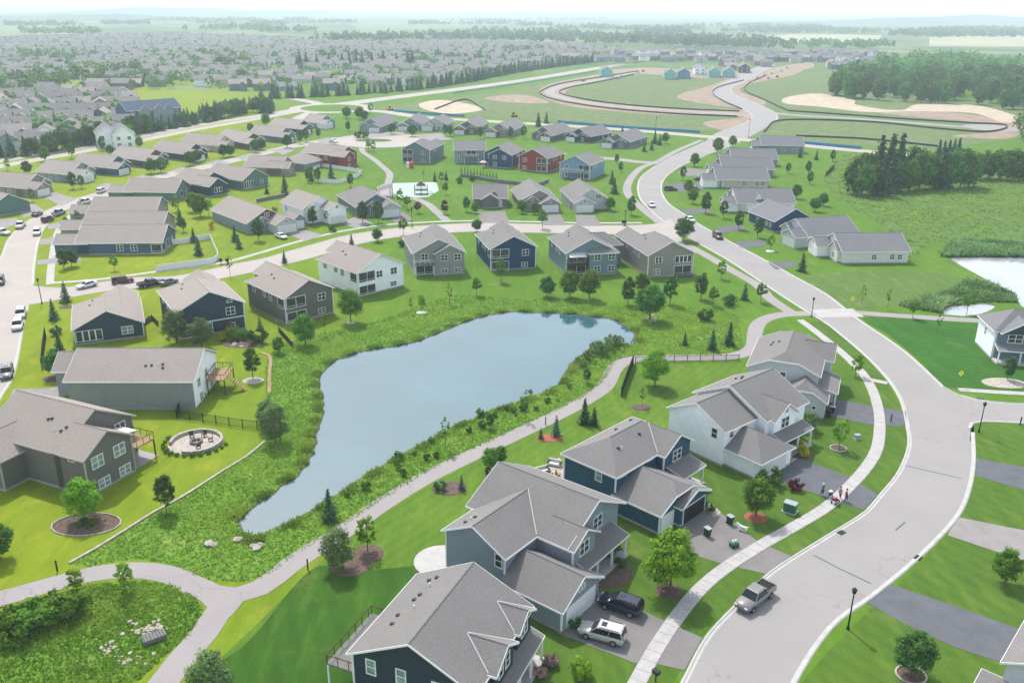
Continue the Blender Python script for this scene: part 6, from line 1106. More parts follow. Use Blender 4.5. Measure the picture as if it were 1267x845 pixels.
# people with strollers on the sidewalk
M_skin = plain('skin', (.50, .30, .22), .6, .05)
def person(u, v, rz, top, legs, hair, label, bend=0., hat=False, arms=.5):
    x, y = G(u, v); b = bend
    P = [(0, 0, .95), (b*.25, 0, 1.15), (b*.5, 0, 1.38), (b*.6, 0, 1.5), (b*.66, 0, 1.62), (b*.68, 0, 1.72), (.02, .09, .88), (.1, .1, .5), (.0, .1, .06), (.13, .1, .03), (.02, -.09, .88), (-.06, -.1, .5), (-.16, -.1, .06), (-.04, -.1, .03),
         (b*.5, .18, 1.38), (b*.5+.08, .24, 1.12), (b*.5+.08+arms*.5, .2, 1.0), (b*.5, -.18, 1.38), (b*.5+.08, -.24, 1.12), (b*.5+.08+arms*.5, -.2, 1.0)]
    E = [(0, 1), (1, 2), (2, 3), (3, 4), (4, 5), (0, 6), (6, 7), (7, 8), (8, 9), (0, 10), (10, 11), (11, 12), (12, 13), (2, 14), (14, 15), (15, 16), (2, 17), (17, 18), (18, 19)]
    o = skin_body('person', P, E, [.15, .14, .15, .06, .1, .09, .1, .07, .05, .045, .1, .07, .05, .045, .07, .05, .035, .07, .05, .035], M_skin); o.location = (x, y, .09); o.rotation_euler = (0, 0, rz); tag(o, label, 'person')
    sh = skin_body('shirt', P[:3]+[P[14], P[15], P[17], P[18]], [(0, 1), (1, 2), (2, 3), (3, 4), (2, 5), (5, 6)], [.165, .16, .17, .09, .07, .09, .07], top); sh.parent = o
    lg = skin_body('trousers', [P[0], P[6], P[7], (P[8][0], P[8][1], .14), P[10], P[11], (P[12][0], P[12][1], .14)], [(0, 1), (1, 2), (2, 3), (0, 4), (4, 5), (5, 6)], [.165, .115, .085, .065, .115, .085, .065], legs); lg.parent = o
    c = Vector(P[5]); hb = MB(); hb.lathe([(.02, -.1), (.11, -.04), (.12, .04), (.09, .1), (.02, .13)], 10); hh = hb.ob('cap' if hat else 'hair', hair, o, (c.x-.02, 0, c.z)); 
    for s in (-1, 1):
        h_ = Vector(P[16 if s > 0 else 19])
        for k in range(5): q = Vector((.07+.01*(k % 3), s*(.0)+(k-2)*.016, -.02*(k % 2))); m_ = MB().tube(h_, h_+q, .011, .008, 5)
    return o
PINK = plain('pink_cloth', (.65, .16, .25), .8); DARK = plain('dark_cloth', (.02, .022, .035), .8); NAVYC = plain('navy_cloth', (.03, .04, .09), .8); BROWNH = plain('brown_hair', (.06, .03, .02), .7)
person(1017, 613, -.7, DARK, NAVYC, M_trim, 'person in dark clothes and a white cap walking at the driveway edge', hat=True); person(1039, 617, -2.4, PINK, DARK, BROWNH, 'person in a pink top pushing a stroller on the sidewalk', .2, arms=.9); person(1046.5, 620, 2.6, DARK, DARK, BROWNH, 'person in black standing beside the strollers', .1)
def stroller(u, v, rz, cloth, label):
    r = empty('stroller', (*G(u, v), .09), rz); tag(r, label, 'stroller'); b = MB(); b.add([(-.35, -.25, .45), (.4, -.25, .4), (.4, .25, .4), (-.35, .25, .45), (-.5, -.27, .95), (.3, -.27, .6), (.3, .27, .6), (-.5, .27, .95)], [(3, 2, 1, 0), (0, 1, 5, 4), (1, 2, 6, 5), (2, 3, 7, 6), (3, 0, 4, 7)]); b.ob('seat', M_black, r)
    MB().lathe([(.3, 0), (.27, .14), (.15, .24), (.02, .27)], 10, (-.2, 0)).ob('canopy', cloth, r, (0, 0, .82)); f = MB(); f.tube((-.4, .26, .2), (-.75, .26, 1.05), .02); f.tube((-.4, -.26, .2), (-.75, -.26, 1.05), .02); f.tube((-.75, -.26, 1.05), (-.75, .26, 1.05), .025); f.tube((-.4, .26, .2), (.5, .2, .2), .02); f.tube((-.4, -.26, .2), (.5, -.2, .2), .02); f.ob('frame', M_lid, r)
    for x, y in ((-.42, .3), (-.42, -.3), (.5, .2), (.5, -.2)): MB().tube((x, y-.03, .16), (x, y+.03, .16), .17, n=10).ob('wheel', M_black, r)
stroller(1027, 615, 1.2, M_trim, 'stroller with white and pink canopy nearest the white cap walker'); stroller(1033.5, 623, .6, PINK, 'stroller with pink canopy at the sidewalk edge')
# play area
sheet('play_surface', [(486, 227), (540, 225.5), (543, 236), (530, 244), (498, 246), (484, 238)], plain('pale_play_surface', (.36, .45, .38), .9, .1, .5), .03, False); sheet('park_plaza', [(466, 232), (482, 225), (488, 244), (476, 250), (466, 242)], M_trail, .036, False)
r = empty('play_tower', (*G(521, 240), 0), .1); tag(r, 'black framed play tower with a dark roof on the pale play surface', 'playground')
for x in (-2.2, 0, 2.2):
    for y in (-1.5, 1.5): MB().box(x-.1, x+.1, y-.1, y+.1, 0, 3.0).ob('post', M_black, r)
MB().box(-2.2, 2.2, -1.5, 1.5, 1.3, 1.42).ob('platform', M_black, r); MB().add([(-1.6, -1.7, 3.0), (1.6, -1.7, 3.0), (1.6, 1.7, 3.0), (-1.6, 1.7, 3.0), (0, 0, 4.4)], [(0, 1, 4), (1, 2, 4), (2, 3, 4), (3, 0, 4), (3, 2, 1, 0)]).ob('roof', M_black, r); f = MB(); [f.box(-2.2, 2.2, y-.04, y+.04, 2.2, 2.28) for y in (-1.5, 1.5)]; [f.box(-2.2+.7*i, -2.12+.7*i, -1.54, -1.46, 1.42, 2.2) for i in range(7)]; f.ob('guard_rail', M_black, r)
MB().add([(2.2, -.4, 1.4), (4.4, -.4, .25), (4.4, .4, .25), (2.2, .4, 1.4), (2.2, -.4, 1.3), (4.4, -.4, .15), (4.4, .4, .15), (2.2, .4, 1.3)], [(0, 1, 2, 3), (7, 6, 5, 4), (0, 4, 5, 1), (2, 6, 7, 3), (1, 5, 6, 2)]).ob('slide', M_lid, r)
r = empty('shade_shelter', (*G(476, 243), 0), .3); tag(r, 'sloping gray shade roof on dark posts left of the playground', 'shelter'); MB().add([(-2.5, -2.5, 2.4), (2.5, -2.5, 3.8), (2.5, 2.5, 3.8), (-2.5, 2.5, 2.4), (-2.5, -2.5, 2.3), (2.5, -2.5, 3.7), (2.5, 2.5, 3.7), (-2.5, 2.5, 2.3)], [(0, 1, 2, 3), (7, 6, 5, 4), (0, 4, 5, 1), (1, 5, 6, 2), (2, 6, 7, 3), (3, 7, 4, 0)]).ob('roof', R_gray, r); [MB().box(x-.1, x+.1, y-.1, y+.1, 0, z).ob('post', M_black, r) for x, z in ((-2.3, 2.3), (2.3, 3.6)) for y in (-2.3, 2.3)]
r = empty('play_slide', (*G(508, 208), 0), 0); tag(r, 'red and white backyard slide below the plain gray walkout house', 'slide'); MB().box(-1.6, -.5, -.6, .6, 0, 2.2).ob('slide_chute', M_trim, r); MB().box(-.5, 1.2, -.6, .6, 0, 2.0).ob('play_house', plain('red_plastic', (.5, .08, .04), .5), r); MB().add([(-.6, -.8, 2.0), (1.3, -.8, 2.0), (1.3, .8, 2.0), (-.6, .8, 2.0), (.35, 0, 2.9)], [(0, 1, 4), (1, 2, 4), (2, 3, 4), (3, 0, 4)]).ob('roof', plain('red_plastic', (.5, .08, .04), .5), r)
r = empty('patio_umbrella', (*G(598, 208), 0)); tag(r, 'pale pink patio umbrella beside the bright blue walkout', 'umbrella'); MB().lathe([(1.6, 2.3), (.9, 2.7), (.05, 3.0)], 8).ob('canopy', plain('pale_pink_canvas', (.6, .42, .38), .8), r); MB().tube((0, 0, 0), (0, 0, 2.9), .04).ob('pole', M_black, r)
# patios behind the near houses
sheet('patio', [(664, 588), (692, 566), (702, 588), (700, 602), (672, 600)], M_stone, .05, False)
M_cushion = plain('white_cushion', (.6, .6, .58), .8)
for u, v, a, lb in ((671, 585, .5, 'white patio sofa at the left of the deep blue house patio'), (686, 576, -.4, 'white patio sofa at the back of the deep blue house patio')):
    r = empty('patio_sofa', (*G(u, v), .06), a); tag(r, lb, 'sofa'); MB().box(-1., 1., -.4, .4, .1, .42).ob('seat', M_cushion, r); MB().box(-1., 1., .28, .42, .42, .85).ob('backrest', M_cushion, r); [MB().box(x-.1, x+.1, -.4, .28, .42, .62).ob('armrest', M_dwood, r) for x in (-.9, .9)]
for u, v, a in ((679, 590, 0), (684, 594, .6), (690, 590, 1.2), (676, 596, .2)):
    r = empty('patio_chair', (*G(u, v), .06), a); tag(r, 'brown chair on the deep blue house patio', 'chair', 'patio chairs by the deep blue house'); MB().box(-.3, .3, -.3, .3, .1, .45).ob('seat', M_wood, r); MB().box(-.3, .3, .24, .32, .45, .9).ob('backrest', M_wood, r)
x, y = G(546, 694); sheet('patio', [(x+3.2*math.cos(t), y+3.2*math.sin(t)) for t in np.linspace(0, 6.28, 24, endpoint=False)], M_conc, .05, False, True)
r = empty('basketball_hoop', (*G(941, 590), 0), .5); tag(r, 'white light fixture rack on the white garage wall', 'wall lamp'); MB().box(-.04, .04, -.04, .04, 0, 2.6).ob('post', M_lid, r); MB().box(-.5, .5, -.3, .3, 2.5, 2.6).ob('top_rack', M_lid, r)
r.name = 'garden_rack'; r['label'] = 'small gray rack standing at the white garage side wall'; r['category'] = 'rack'
# ------------------------------------------------------------------ vehicles
_paint = {}
def carpaint(c):
    k = tuple(c)
    if k not in _paint: m = plain('car_paint_%d' % len(_paint), c, .28, .03, .5, .15 if max(c) < .6 else 0, .6); m.node_tree.nodes['Principled BSDF'].inputs['Coat Weight'].default_value = .3; _paint[k] = m
    return _paint[k]
m, nt, p = newmat('car_glass'); p.inputs['Base Color'].default_value = (.01, .013, .017, 1); p.inputs['Roughness'].default_value = .06; M_cg = m
m, nt, p = newmat('tail_lens'); p.inputs['Base Color'].default_value = (.35, .01, .01, 1); p.inputs['Roughness'].default_value = .2; M_tail = m
m, nt, p = newmat('head_lens'); p.inputs['Base Color'].default_value = (.7, .72, .75, 1); p.inputs['Roughness'].default_value = .1; M_head = m
M_rub = plain('tyre_rubber', (.012, .012, .013), .85, .1); M_rim = plain('alloy', (.35, .36, .38), .35, .05, 1, .6)
def loft(secs):
    V = []; F = []; n = len(secs[0])
    for s_ in secs: V += s_
    for i in range(len(secs)-1):
        for k in range(n): F.append((i*n+k, i*n+(k+1) % n, (i+1)*n+(k+1) % n, (i+1)*n+k))
    F.append(tuple(range(n-1, -1, -1))); F.append(tuple((len(secs)-1)*n+k for k in range(n))); return MB().add(V, F)
CAR = {'suv': dict(L=4.8, w=.95, body=[(-2.4, .8, .45, .95), (-2.3, .92, .32, 1.06), (-1.4, .95, .28, 1.08), (0, .95, .26, 1.06), (1.0, .95, .26, 1.04), (1.9, .91, .3, .97), (2.3, .82, .36, .86), (2.42, .66, .45, .7)], base=(-2.32, 1.12, .89), roof=(-2.12, .38, .75), z0=1.03, z1=1.72, wb=(-1.42, 1.45), wr=.37),
       'sedan': dict(L=4.7, w=.91, body=[(-2.35, .75, .45, .88), (-2.25, .87, .32, .96), (-1.4, .91, .26, .97), (0, .91, .24, .93), (1.0, .91, .24, .91), (1.8, .88, .28, .82), (2.2, .8, .34, .72), (2.34, .62, .42, .62)], base=(-1.75, 1.0, .83), roof=(-1.1, .25, .64), z0=.90, z1=1.42, wb=(-1.38, 1.42), wr=.33),
       'pickup': dict(L=5.8, w=.98, body=[(-2.9, .9, .5, 1.0), (-2.8, .96, .42, 1.08), (-1.4, .98, .36, 1.1), (0, .98, .34, 1.1), (1.3, .98, .34, 1.12), (2.3, .95, .36, 1.06), (2.75, .88, .42, .96), (2.88, .75, .5, .8)], base=(-1.0, 1.45, .9), roof=(-.75, .75, .72), z0=1.08, z1=1.82, wb=(-1.75, 1.85), wr=.4)}
_cm = {}
def carmeshes(kind):
    if kind in _cm: return _cm[kind]
    c = CAR[kind]; secs = []
    for x, w, zb, zt in c['body']: secs.append([(x, -w*.9, zb), (x, w*.9, zb), (x, w, zb+.18), (x, w, zt-.16), (x, w*.88, zt), (x, -w*.88, zt), (x, -w, zt-.16), (x, -w, zb+.18)])
    d = {}; b = loft(secs)
    if kind == 'pickup':
        b.box(-2.8, -1.05, -.92, -.84, 1.08, 1.2); b.box(-2.8, -1.05, .84, .92, 1.08, 1.2); b.box(-2.86, -2.78, -.9, .9, 1.05, 1.2)
    d['body'] = b
    x0, x1, w0 = c['base']; r0, r1, w1 = c['roof']; z0, z1 = c['z0'], c['z1']
    g = MB().add([(x0, -w0, z0), (x1, -w0, z0), (x1, w0, z0), (x0, w0, z0), (r0, -w1, z1-.03), (r1, -w1, z1-.03), (r1, w1, z1-.03), (r0, w1, z1-.03)], [(0, 1, 5, 4), (1, 2, 6, 5), (2, 3, 7, 6), (3, 0, 4, 7), (4, 5, 6, 7)]); d['window_glass'] = g
    rf = MB(); k = .04; rf.add([(r0-k, -w1-k, z1-.05), (r1+k, -w1-k, z1-.05), (r1+k, w1+k, z1-.05), (r0-k, w1+k, z1-.05), (r0+.12, -w1+.1, z1+.02), (r1-.1, -w1+.1, z1+.02), (r1-.1, w1-.1, z1+.02), (r0+.12, w1-.1, z1+.02)], [(0, 1, 5, 4), (1, 2, 6, 5), (2, 3, 7, 6), (3, 0, 4, 7), (4, 5, 6, 7), (3, 2, 1, 0)])
    for s_ in (-1, 1):      # pillars
        for a, q, ww in ((x0, r0, .1), (x1, r1, .07), ((x0+x1)/2-.2, (r0+r1)/2-.15, .06)): rf.tube((a, s_*w0*1.005, z0), (q, s_*(w1+.02), z1-.05), ww*.6, n=4)
    d['roof'] = rf
    if kind == 'suv':
        d['roof_rail'] = MB().box(r0+.2, r1-.2, -w1+.02, -w1+.06, z1+.02, z1+.06).box(r0+.2, r1-.2, w1-.06, w1-.02, z1+.02, z1+.06); d['sunroof'] = MB().box(r1-.85, r1-.3, -.36, .36, z1+.012, z1+.025)
    if kind == 'pickup': d['truck_bed'] = MB().box(-2.78, -1.06, -.84, .84, 1.06, 1.115)
    _cm[kind] = {k: v.me(k, None, k == 'body') for k, v in d.items()}
    return _cm[kind]
_cc = {}
W_T = {}
def wheelme(r):
    if r not in W_T: W_T[r] = (MB().tube((0, -.12, 0), (0, .12, 0), r, n=14).me('tyre', M_rub), MB().tube((0, -.125, 0), (0, .125, 0), r*.62, n=10).me('rim', M_rim))
    return W_T[r]
def car(kind, u, v, u2, v2, col, label, group=None, z=0.05, name=None):
    """rear at photo point (u, v), front toward (u2, v2)"""
    a, b = G(u, v, .8), G(u2, v2, .8); c = (a+b)/2; rz = math.atan2(*(b-a)[::-1]); P = carpaint(col)
    r = empty(name or {'suv': 'parked_car', 'sedan': 'parked_car', 'pickup': 'pickup_truck'}[kind], (*c, z), rz); tag(r, label, {'pickup': 'pickup truck'}.get(kind, 'car'), group)
    for nm, me in carmeshes(kind).items():
        key = (kind, nm, P.name)
        if key not in _cc: m2 = me.copy(); m2.materials.clear(); m2.materials.append(M_cg if nm in ('window_glass', 'sunroof') else (M_rub if nm in ('roof_rail', 'truck_bed') else P)); _cc[key] = m2
        ob(nm, _cc[key], r)
    q = CAR[kind]; T, R_ = wheelme(q['wr'])
    for x in q['wb']:
        for y in (-q['w']+.08, q['w']-.08): w = empty('wheel', (x, y, q['wr'])); w.parent = r; ob('tyre', T, w); ob('rim', R_, w)
    xe = q['L']/2
    for y in (-.62, .62):
        MB().box(xe-.22, xe+.0, y-.16, y+.16, q['z0']-.32, q['z0']-.18).ob('headlight', M_head, r); MB().box(-xe-.01, -xe+.12, y-.12, y+.16, q['z0']-.22, q['z0']+.0).ob('taillight', M_tail, r)
    return r
WHT, SIL, BLK, GRY, NAV, MAR, TEA = (.72, .72, .72), (.46, .46, .45), (.012, .012, .014), (.16, .165, .175), (.006, .012, .04), (.10, .012, .018), (.25, .32, .36)
car('suv', 795, 755, 742, 737, NAV, 'dark navy car parked in the near driveway beside the silver one'); car('suv', 775, 789, 716, 773, SIL, 'silver car parked in the near driveway beside the navy one'); car('pickup', 953, 722, 915, 752, (.20, .195, .19), 'silver gray pickup truck parked at the curb of the main street')
car('sedan', 801, 247, 812, 259, WHT, 'white car driving on the main street near the trail bend'); car('sedan', 848, 267, 861, 275, WHT, 'white car parked at the east curb of the main street'); car('suv', 882, 287, 895, 296, MAR, 'dark maroon car at the east curb of the main street'); car('suv', 822, 233, 838, 233.5, BLK, 'black car in the driveway under the tight bend'); car('sedan', 866, 233, 849, 232, GRY, 'gray car partly hidden by the tree near the black car'); car('sedan', 858, 222, 870, 218, BLK, 'dark car in the upper driveway of the east row')
VS = 'cars on the village street'
car('suv', 26.5, 381, 24, 394, (.55, .56, .57), 'upper light gray car of the two parked below the corner', VS); car('suv', 23, 395, 20, 408, WHT, 'white car just below the light gray one near the corner', VS); car('suv', 10, 452, 6.5, 468, GRY, 'gray car parked alone at the lower left curb', VS); car('suv', 1, 340, -2, 354, BLK, 'dark car cut by the left edge of the street', VS)
car('suv', -4, 286, 10, 288, WHT, 'white car in the driveway at the left edge', VS); car('pickup', 30, 273, 20, 284, (.55, .5, .5), 'white and maroon pickup at the inner curb of the bend', VS); car('sedan', 40, 267, 52, 261, BLK, 'dark sedan on the upper left curb', VS); car('suv', 52, 274, 66, 268, MAR, 'dark red car leading the pair on the bend', VS); car('pickup', 66, 266, 79, 260, TEA, 'blue-gray pickup right behind the dark red car', VS); car('suv', 47, 281, 44, 293, WHT, 'white van-like car in the middle of the street bend', VS); car('pickup', 97, 252, 113, 247, WHT, 'white pickup beside the four brown roofs', VS); car('suv', 119, 238, 132, 233, WHT, 'white car in the driveway of the pale blue-gray house', VS)
CSX = 'cars on the cross street'
car('sedan', 113, 350, 101, 353, WHT, 'white car peeking out behind the sunroom house roof', CSX); car('suv', 143, 347, 160, 345, MAR, 'maroon car behind the sunroom house roof', CSX); car('pickup', 176, 352, 196, 348, BLK, 'black pickup between the two navy house roofs', CSX); car('sedan', 203, 349, 214, 346, GRY, 'gray car behind the white-banded navy house', CSX); car('sedan', 341, 289, 355, 294, WHT, 'white car in the driveway of the red-gabled house', CSX); car('sedan', 407, 174, 418, 175, WHT, 'white car near the cul-de-sac by the dark red house')
for i, (u, v, kd, cl) in enumerate(((946, 93, 'suv', WHT), (955, 91, 'pickup', WHT), (962, 95, 'suv', BLK), (951, 97, 'suv', SIL), (938, 97, 'pickup', GRY), (930, 101, 'suv', WHT), (967, 88, 'pickup', WHT), (765, 97, 'pickup', GRY), (770, 94, 'suv', WHT), (722, 100, 'pickup', BLK), (790, 90, 'suv', WHT), (796, 88, 'suv', BLK), (1030, 88, 'suv', WHT), (974, 84, 'suv', SIL))):
    x, y = G(u, v); car(kd, u-4, v+.6, u+4, v-.6, cl, 'work vehicle parked among the houses under construction', 'vehicles on the building site')
# small excavator on the seeded ground
YEL = plain('yellow_machine', (.65, .42, .02), .5, .08)
for u, v, lb in ((483, 137, 'yellow-green lift standing at the far road near the roundabout'), (636, 145, 'yellow loader by the far road behind the front row')):
    r = empty('loader', (*G(u, v), .05), .6); tag(r, lb, 'loader'); MB().box(-1.6, 1.2, -.9, .9, .6, 1.5).ob('chassis', YEL, r); MB().box(-1.0, .2, -.7, .7, 1.5, 2.7).ob('cab', M_cg, r); [MB().tube((x, y-.2, .6), (x, y+.2, .6), .6, n=12).ob('wheel', M_rub, r) for x in (-1.2, 1.0) for y in (-.9, .9)]; MB().tube((1.2, 0, 1.2), (2.6, 0, .6), .15).ob('arm', YEL, r); MB().box(2.4, 3.1, -.9, .9, .2, .8).ob('bucket', YEL, r)
# ------------------------------------------------------------------ the far suburb
FARW = ['gray', 'cream', 'beige', 'steel', 'white', 'bluegray', 'lightgray', 'taupe']
def boxhouse(Wd, L, ze, zr, wall, roof):
    b = MB().box(-L/2, L/2, -Wd/2, Wd/2, 0, ze)
    for s_ in (-1, 1): b.add([(s_*(L/2), -Wd/2, ze), (s_*(L/2), Wd/2, ze), (s_*(L/2), 0, zr)], [(0, 1, 2)])
    gx = L/2-3.2; b.box(gx-2.6, gx+2.6, -Wd/2-3.5, -Wd/2, 0, ze-.1); b.add([(gx-2.6, -Wd/2-3.5, ze-.1), (gx+2.6, -Wd/2-3.5, ze-.1), (gx, -Wd/2-3.5, ze+1.6)], [(0, 1, 2)])
    o = .4; sl = (zr-ze)/(Wd/2); r = MB()
    for s_ in (-1, 1): q = [(-L/2-o, s_*(Wd/2+o), ze-sl*o+.12), (L/2+o, s_*(Wd/2+o), ze-sl*o+.12), (L/2+o, 0, zr+.12), (-L/2-o, 0, zr+.12)]; r.quadbox(q if s_ < 0 else q[::-1], None, .18)
    for s_ in (-1, 1): q = [(gx+s_*3.0, -Wd/2-3.9, ze-.15), (gx+s_*3.0, 0, ze-.15), (gx, 0, ze+1.75), (gx, -Wd/2-3.9, ze+1.75)]; r.quadbox(q if s_ > 0 else q[::-1], None, .15)
    return b.me('wall', WALL[wall]), r.me('roof', roof), gx
FP = []
for w in FARW:
    for two in (0, 1): FP.append(boxhouse(10.5 if two else 12, 13 if two else 16, 5.2 if two else 3.1, 8.4 if two else 6.1, w, (R_far, R_gray, R_brown)[len(FP) % 3])+(two,))
def farhouse(xy, rz, i, label, group, win=False, sc_=1.0):
    wl, rf, gx, two = FP[i % len(FP)]; r = empty('house', (*xy, 0), rz); r.scale = (sc_,)*3; tag(r, label, 'house', group); ob('wall', wl, r); ob('roof', rf, r); Wd = 10.5 if two else 12
    if win:
        a, f = gmesh(4.2, 2.1, M_door); ob('garage_door', a, r, (gx, -Wd/2-3.5, .02), 0)
        for x in (-gx-1, -.5):
            for z in ((1.6, 4.2) if two else (1.6,)): w_, p_ = wmesh(1.4, 1.4, 'twin'); ob('window', w_, r, (x, -Wd/2, z), 0); 
    return r
rows = [(186, -10, 40, 3), (176, -10, 130, 5), (166, -6, 150, 6), (156, 0, 155, 7), (147, -4, 150, 8), (139, 2, 160, 9), (131, -2, 160, 10), (125, 2, 155, 10)]
k = 0
for v, u0, u1, n in rows:
    for j in range(n): u = u0+(u1-u0)*j/max(1, n-1)+rng.normal(0, 2); farhouse(G(u, v+rng.normal(0, 1)-u*.02), rng.choice([.2, .35, -1.25, .25])+rng.normal(0, .08), int(rng.integers(16))|1, 'pale pitched-roof house in the close cluster at the left beyond the boulevard', 'close cluster beyond the boulevard', True, .95); k += 1
# blue apartment block with white gabled end houses
r = House('long blue apartment building with dark blue roof beyond the boulevard', (160, 158), (226, 152), 0, 'denim', shingle('blue_shingles', (.07, .10, .15)), name='apartment_building', cat='building')
Lb = r.len; r.gable(0, Lb, 0, 13, 8.5, 12.5, 'x', 'gg'); [r.win(x, 0, '-y', z, 1.6, 1.5) for x in np.arange(3, Lb-2, 5) for z in (2, 4.8, 7.3)]; [r.gable(x, x+6, -1.5, 6, 8.4, 11, 'y', 'go', wall='steel') for x in (6, Lb*.45, Lb-11)]
for u, v, lb in ((128, 165, 'left white gabled house beside the blue apartment building'), (148, 166, 'right white gabled house beside the blue apartment building')): h = rh(lb, (u, v-14), (u+3, v-10), 10, 9, 6.4, 'white', R_cool, 'gg'); [h.win(h.L, y, '+x', z, 1.3, 1.4) for y in (-2.2, 2.2) for z in (1.8, 4.6)]
POLY = np.array([G(*q) for q in [(-60, 117), (-60, 52), (90, 47), (200, 44), (300, 46), (420, 54), (560, 54), (700, 57), (760, 63), (735, 72), (640, 83), (500, 107), (330, 116), (325, 121), (262, 107), (215, 106), (150, 117)]])
H_ = []
y = POLY[:, 1].min()
row = 0
while y < POLY[:, 1].max():
    xs = np.arange(POLY[:, 0].min(), POLY[:, 0].max(), 17.5)+rng.normal(0, 1.5); q = np.stack([xs, y+14*np.sin(xs/90+row)+rng.normal(0, 2, len(xs))], 1)
    q = q[inpoly(q, POLY)]; q = q[rng.random(len(q)) < .74]; H_ += [(a, b, .2*np.cos(a/90+row)) for a, b in q]; row += 1; y += 24 if row % 2 else 38
H_.sort(key=lambda p: p[1]); NB = 70
for x, y, a in H_[:NB]: farhouse((x, y), a+(math.pi if rng.random() < .5 else 0)+rng.normal(0, .1), int(rng.integers(16)), 'brownish roofed house in the dense hazy suburb beyond the evergreen screen', 'dense hazy suburb')
b = MB(); rb = MB()
for x, y, a in H_[NB:]:
    ca, sa = math.cos(a), math.sin(a); two = rng.random() < .5; L, Wd, ze, zr = (13, 10.5, 5.2, 8.4) if two else (16, 12, 3.1, 6.1)
    T = lambda px, py, z: (x+px*ca-py*sa, y+px*sa+py*ca, z)
    b.add([T(-L/2, -Wd/2, 0), T(L/2, -Wd/2, 0), T(L/2, Wd/2, 0), T(-L/2, Wd/2, 0), T(-L/2, -Wd/2, ze), T(L/2, -Wd/2, ze), T(L/2, Wd/2, ze), T(-L/2, Wd/2, ze), T(-L/2, 0, zr), T(L/2, 0, zr)], [(0, 1, 5, 4), (2, 3, 7, 6), (3, 0, 4, 8, 7), (1, 2, 6, 9, 5)])
    rb.add([T(-L/2-.4, -Wd/2-.4, ze), T(L/2+.4, -Wd/2-.4, ze), T(L/2+.4, 0, zr+.15), T(-L/2-.4, 0, zr+.15), T(-L/2-.4, Wd/2+.4, ze), T(L/2+.4, Wd/2+.4, ze)], [(0, 1, 2, 3), (3, 2, 5, 4)])
m, nt, p = newmat('far_walls'); nt.links.new(ramp(nt, noise(nt, .12, 1, pos(nt)), [(.35, (.25, .28, .32)), (.48, (.45, .44, .42)), (.58, (.78, .78, .78))]), p.inputs['Base Color']); p.inputs['Roughness'].default_value = .8
o = b.ob('distant_houses', m); stuff(o); stuff(rb.ob('roofs', R_far, o))
P = []
for x, y, a in H_: 
    for _ in range(5 if y < 1300 else 3):
        if rng.random() < .8: P.append((x+rng.uniform(-14, 14), y+rng.choice([-12, 12])+rng.normal(0, 4)))
for _ in range(150): P.append(G(rng.uniform(-10, 160), rng.uniform(123, 188)))
P = np.array([p for p in P if p[1] > 420]); stuff_trees('suburb_trees', P, rng.uniform(4.5, 10, len(P)), 20, L_forest, .34)
c = [(0, 117, 18), (60, 100, 40), (150, 92, 30), (100, 106, 24), (300, 84, 26), (420, 73, 30), (560, 76, 22), (240, 72, 34), (50, 75, 30), (640, 66, 30)]
P = np.concatenate([G(u, v)+rng.normal(0, s_, (22, 2))*np.array([1.6, 1]) for u, v, s_ in c]); stuff_trees('suburb_grove', P, rng.uniform(8, 14, len(P)), 70, L_forest, .22)
# new houses at the far edge of the building site
NE = 'new houses beyond the building site'
for u, v, w, lb in [(750, 90, 'wrap', 'teal sheathed unfinished house at the left end of the new street'), (829, 93, 'wrap', 'teal sheathed unfinished house left of the blue wrapped one'), (846, 92, 'wrapblue', 'blue wrapped unfinished house in the new row'), (866, 88, 'white', 'white new house between the blue and teal unfinished ones'), (884, 91, 'wrap', 'left one of two adjoining teal unfinished houses at the road end'), (902, 91, 'wrap', 'right one of two adjoining teal unfinished houses at the road end'), (921, 86, 'slate', 'dark new house behind the parked work vehicles'), (1062, 80, 'navy', 'navy new house with white peak at the wood edge'), (1046, 80, 'steel', 'gray new house left of the navy one'), (1030, 82, 'cream', 'cream new house left of the gray one at the wood edge')]:
    h = rh(lb, (u-1, v-9.5), (u+1, v-7), 9.5, 11, 6.2, w, R_cool, 'gg', NE); [h.win(h.L, y, '+x', z, 1.4, 1.5) for y in (-2.8, 2.8) for z in (1.7, 4.6)]; [h.win(x, -5.5, '-y', z, 1.3, 1.4) for x in (2, 6) for z in (1.7, 4.6)]
for u, v in [(700+rng.uniform(-4, 4)+14*i, 76+rng.normal(0, 1)) for i in range(26)]+[(690+15*i+rng.uniform(-4, 4), 69+rng.normal(0, 1)) for i in range(27)]+[(rng.uniform(875, 1095), rng.uniform(66, 88)) for i in range(34)]:
    farhouse(G(u, v), rng.normal(.1, .3), int(rng.integers(8))*2+1, 'small pale house in the far new streets behind the building site', 'far new streets')
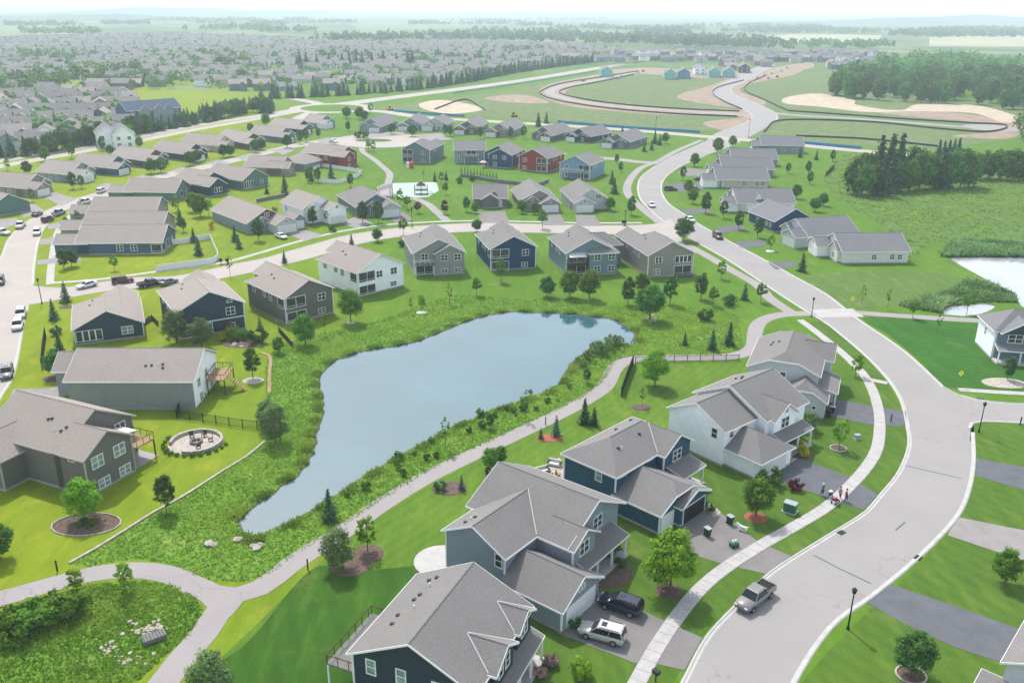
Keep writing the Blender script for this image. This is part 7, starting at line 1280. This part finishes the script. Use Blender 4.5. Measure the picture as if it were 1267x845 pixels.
# woods, hedgerows and hills toward the horizon
def band(px, n, h0, h1, dens, size, name='far_wood', lm=None): 
    Q = np.array([G(*q) for q in px]); P = []
    while len(P) < n: 
        q = rng.uniform(Q.min(0), Q.max(0), (n, 2)); P += list(q[inpoly(q, Q)])
    stuff_trees(name, np.array(P[:n]), rng.uniform(h0, h1, n), dens, lm or L_forest, size)
band([(380, 52), (420, 48), (560, 45), (700, 45), (880, 49), (985, 55), (980, 63), (860, 60), (740, 56), (620, 53), (470, 53)], 620, 12, 19, 40, .3)
band([(985, 56), (1060, 54), (1110, 57), (1100, 63), (1000, 62)], 90, 9, 15, 40, .3); band([(1095, 46), (1130, 40), (1200, 36), (1290, 40), (1290, 48), (1160, 48)], 420, 14, 22, 34, .34); band([(880, 41), (960, 37), (1090, 40), (1085, 43), (960, 42.5)], 260, 12, 18, 26, .36)
band([(1270, 140), (1330, 145), (1330, 200), (1275, 190), (1262, 165)], 60, 9, 15, 90, .2, 'woodland')
for j in range(34):
    v = rng.uniform(22, 43); u = rng.uniform(-20, 1290); w = rng.uniform(30, 140)*(v/34); band([(u, v), (u+w, v-.5), (u+w*1.05, v+.9), (u, v+1.2)], int(rng.uniform(30, 80)), 12, 20, 14, .5)
def hill(u0, u1, v, hgt, dep):
    a, b_ = G(u0, v), G(u1, v); n = 40; V = []; 
    for i in range(n+1):
        t = i/n; p_ = a+(b_-a)*t; hh = hgt*(math.sin(math.pi*t)**.8)*(1+.25*math.sin(9*t+u0)+.1*math.sin(31*t)); V += [(p_[0], p_[1], -1), (p_[0], p_[1]+dep*.5, max(hh, -1)), (p_[0], p_[1]+dep, -1)]
    F = [(3*i, 3*i+3, 3*i+4, 3*i+1) for i in range(n)]+[(3*i+1, 3*i+4, 3*i+5, 3*i+2) for i in range(n)]; struct(ob('hills', mesh('hills', V, F, plain('far_woods', (.04, .075, .035), .95, .35, .004), True)))
hill(940, 1500, 31, 42, 900); hill(-120, 420, 20, 50, 2500); hill(300, 1000, 19, 40, 2500); hill(-300, 200, 26, 20, 1500)
# haze
b = MB().box(-BIG-400, BIG+400, -520, BIG+400, -2, 62.5)
hz = b.ob('haze', None); stuff(hz)
m = bpy.data.materials.new('air'); m.use_nodes = True; nt = m.node_tree; nt.nodes.clear()
pv = nt.nodes.new('ShaderNodeVolumePrincipled'); pv.inputs['Density'].default_value = HAZE; pv.inputs['Color'].default_value = (.76, .89, 1., 1); pv.inputs['Anisotropy'].default_value = 0.15
o_ = nt.nodes.new('ShaderNodeOutputMaterial'); nt.links.new(pv.outputs[0], o_.inputs['Volume']); hz.data.materials.append(m)
hz.display_type = 'WIRE'
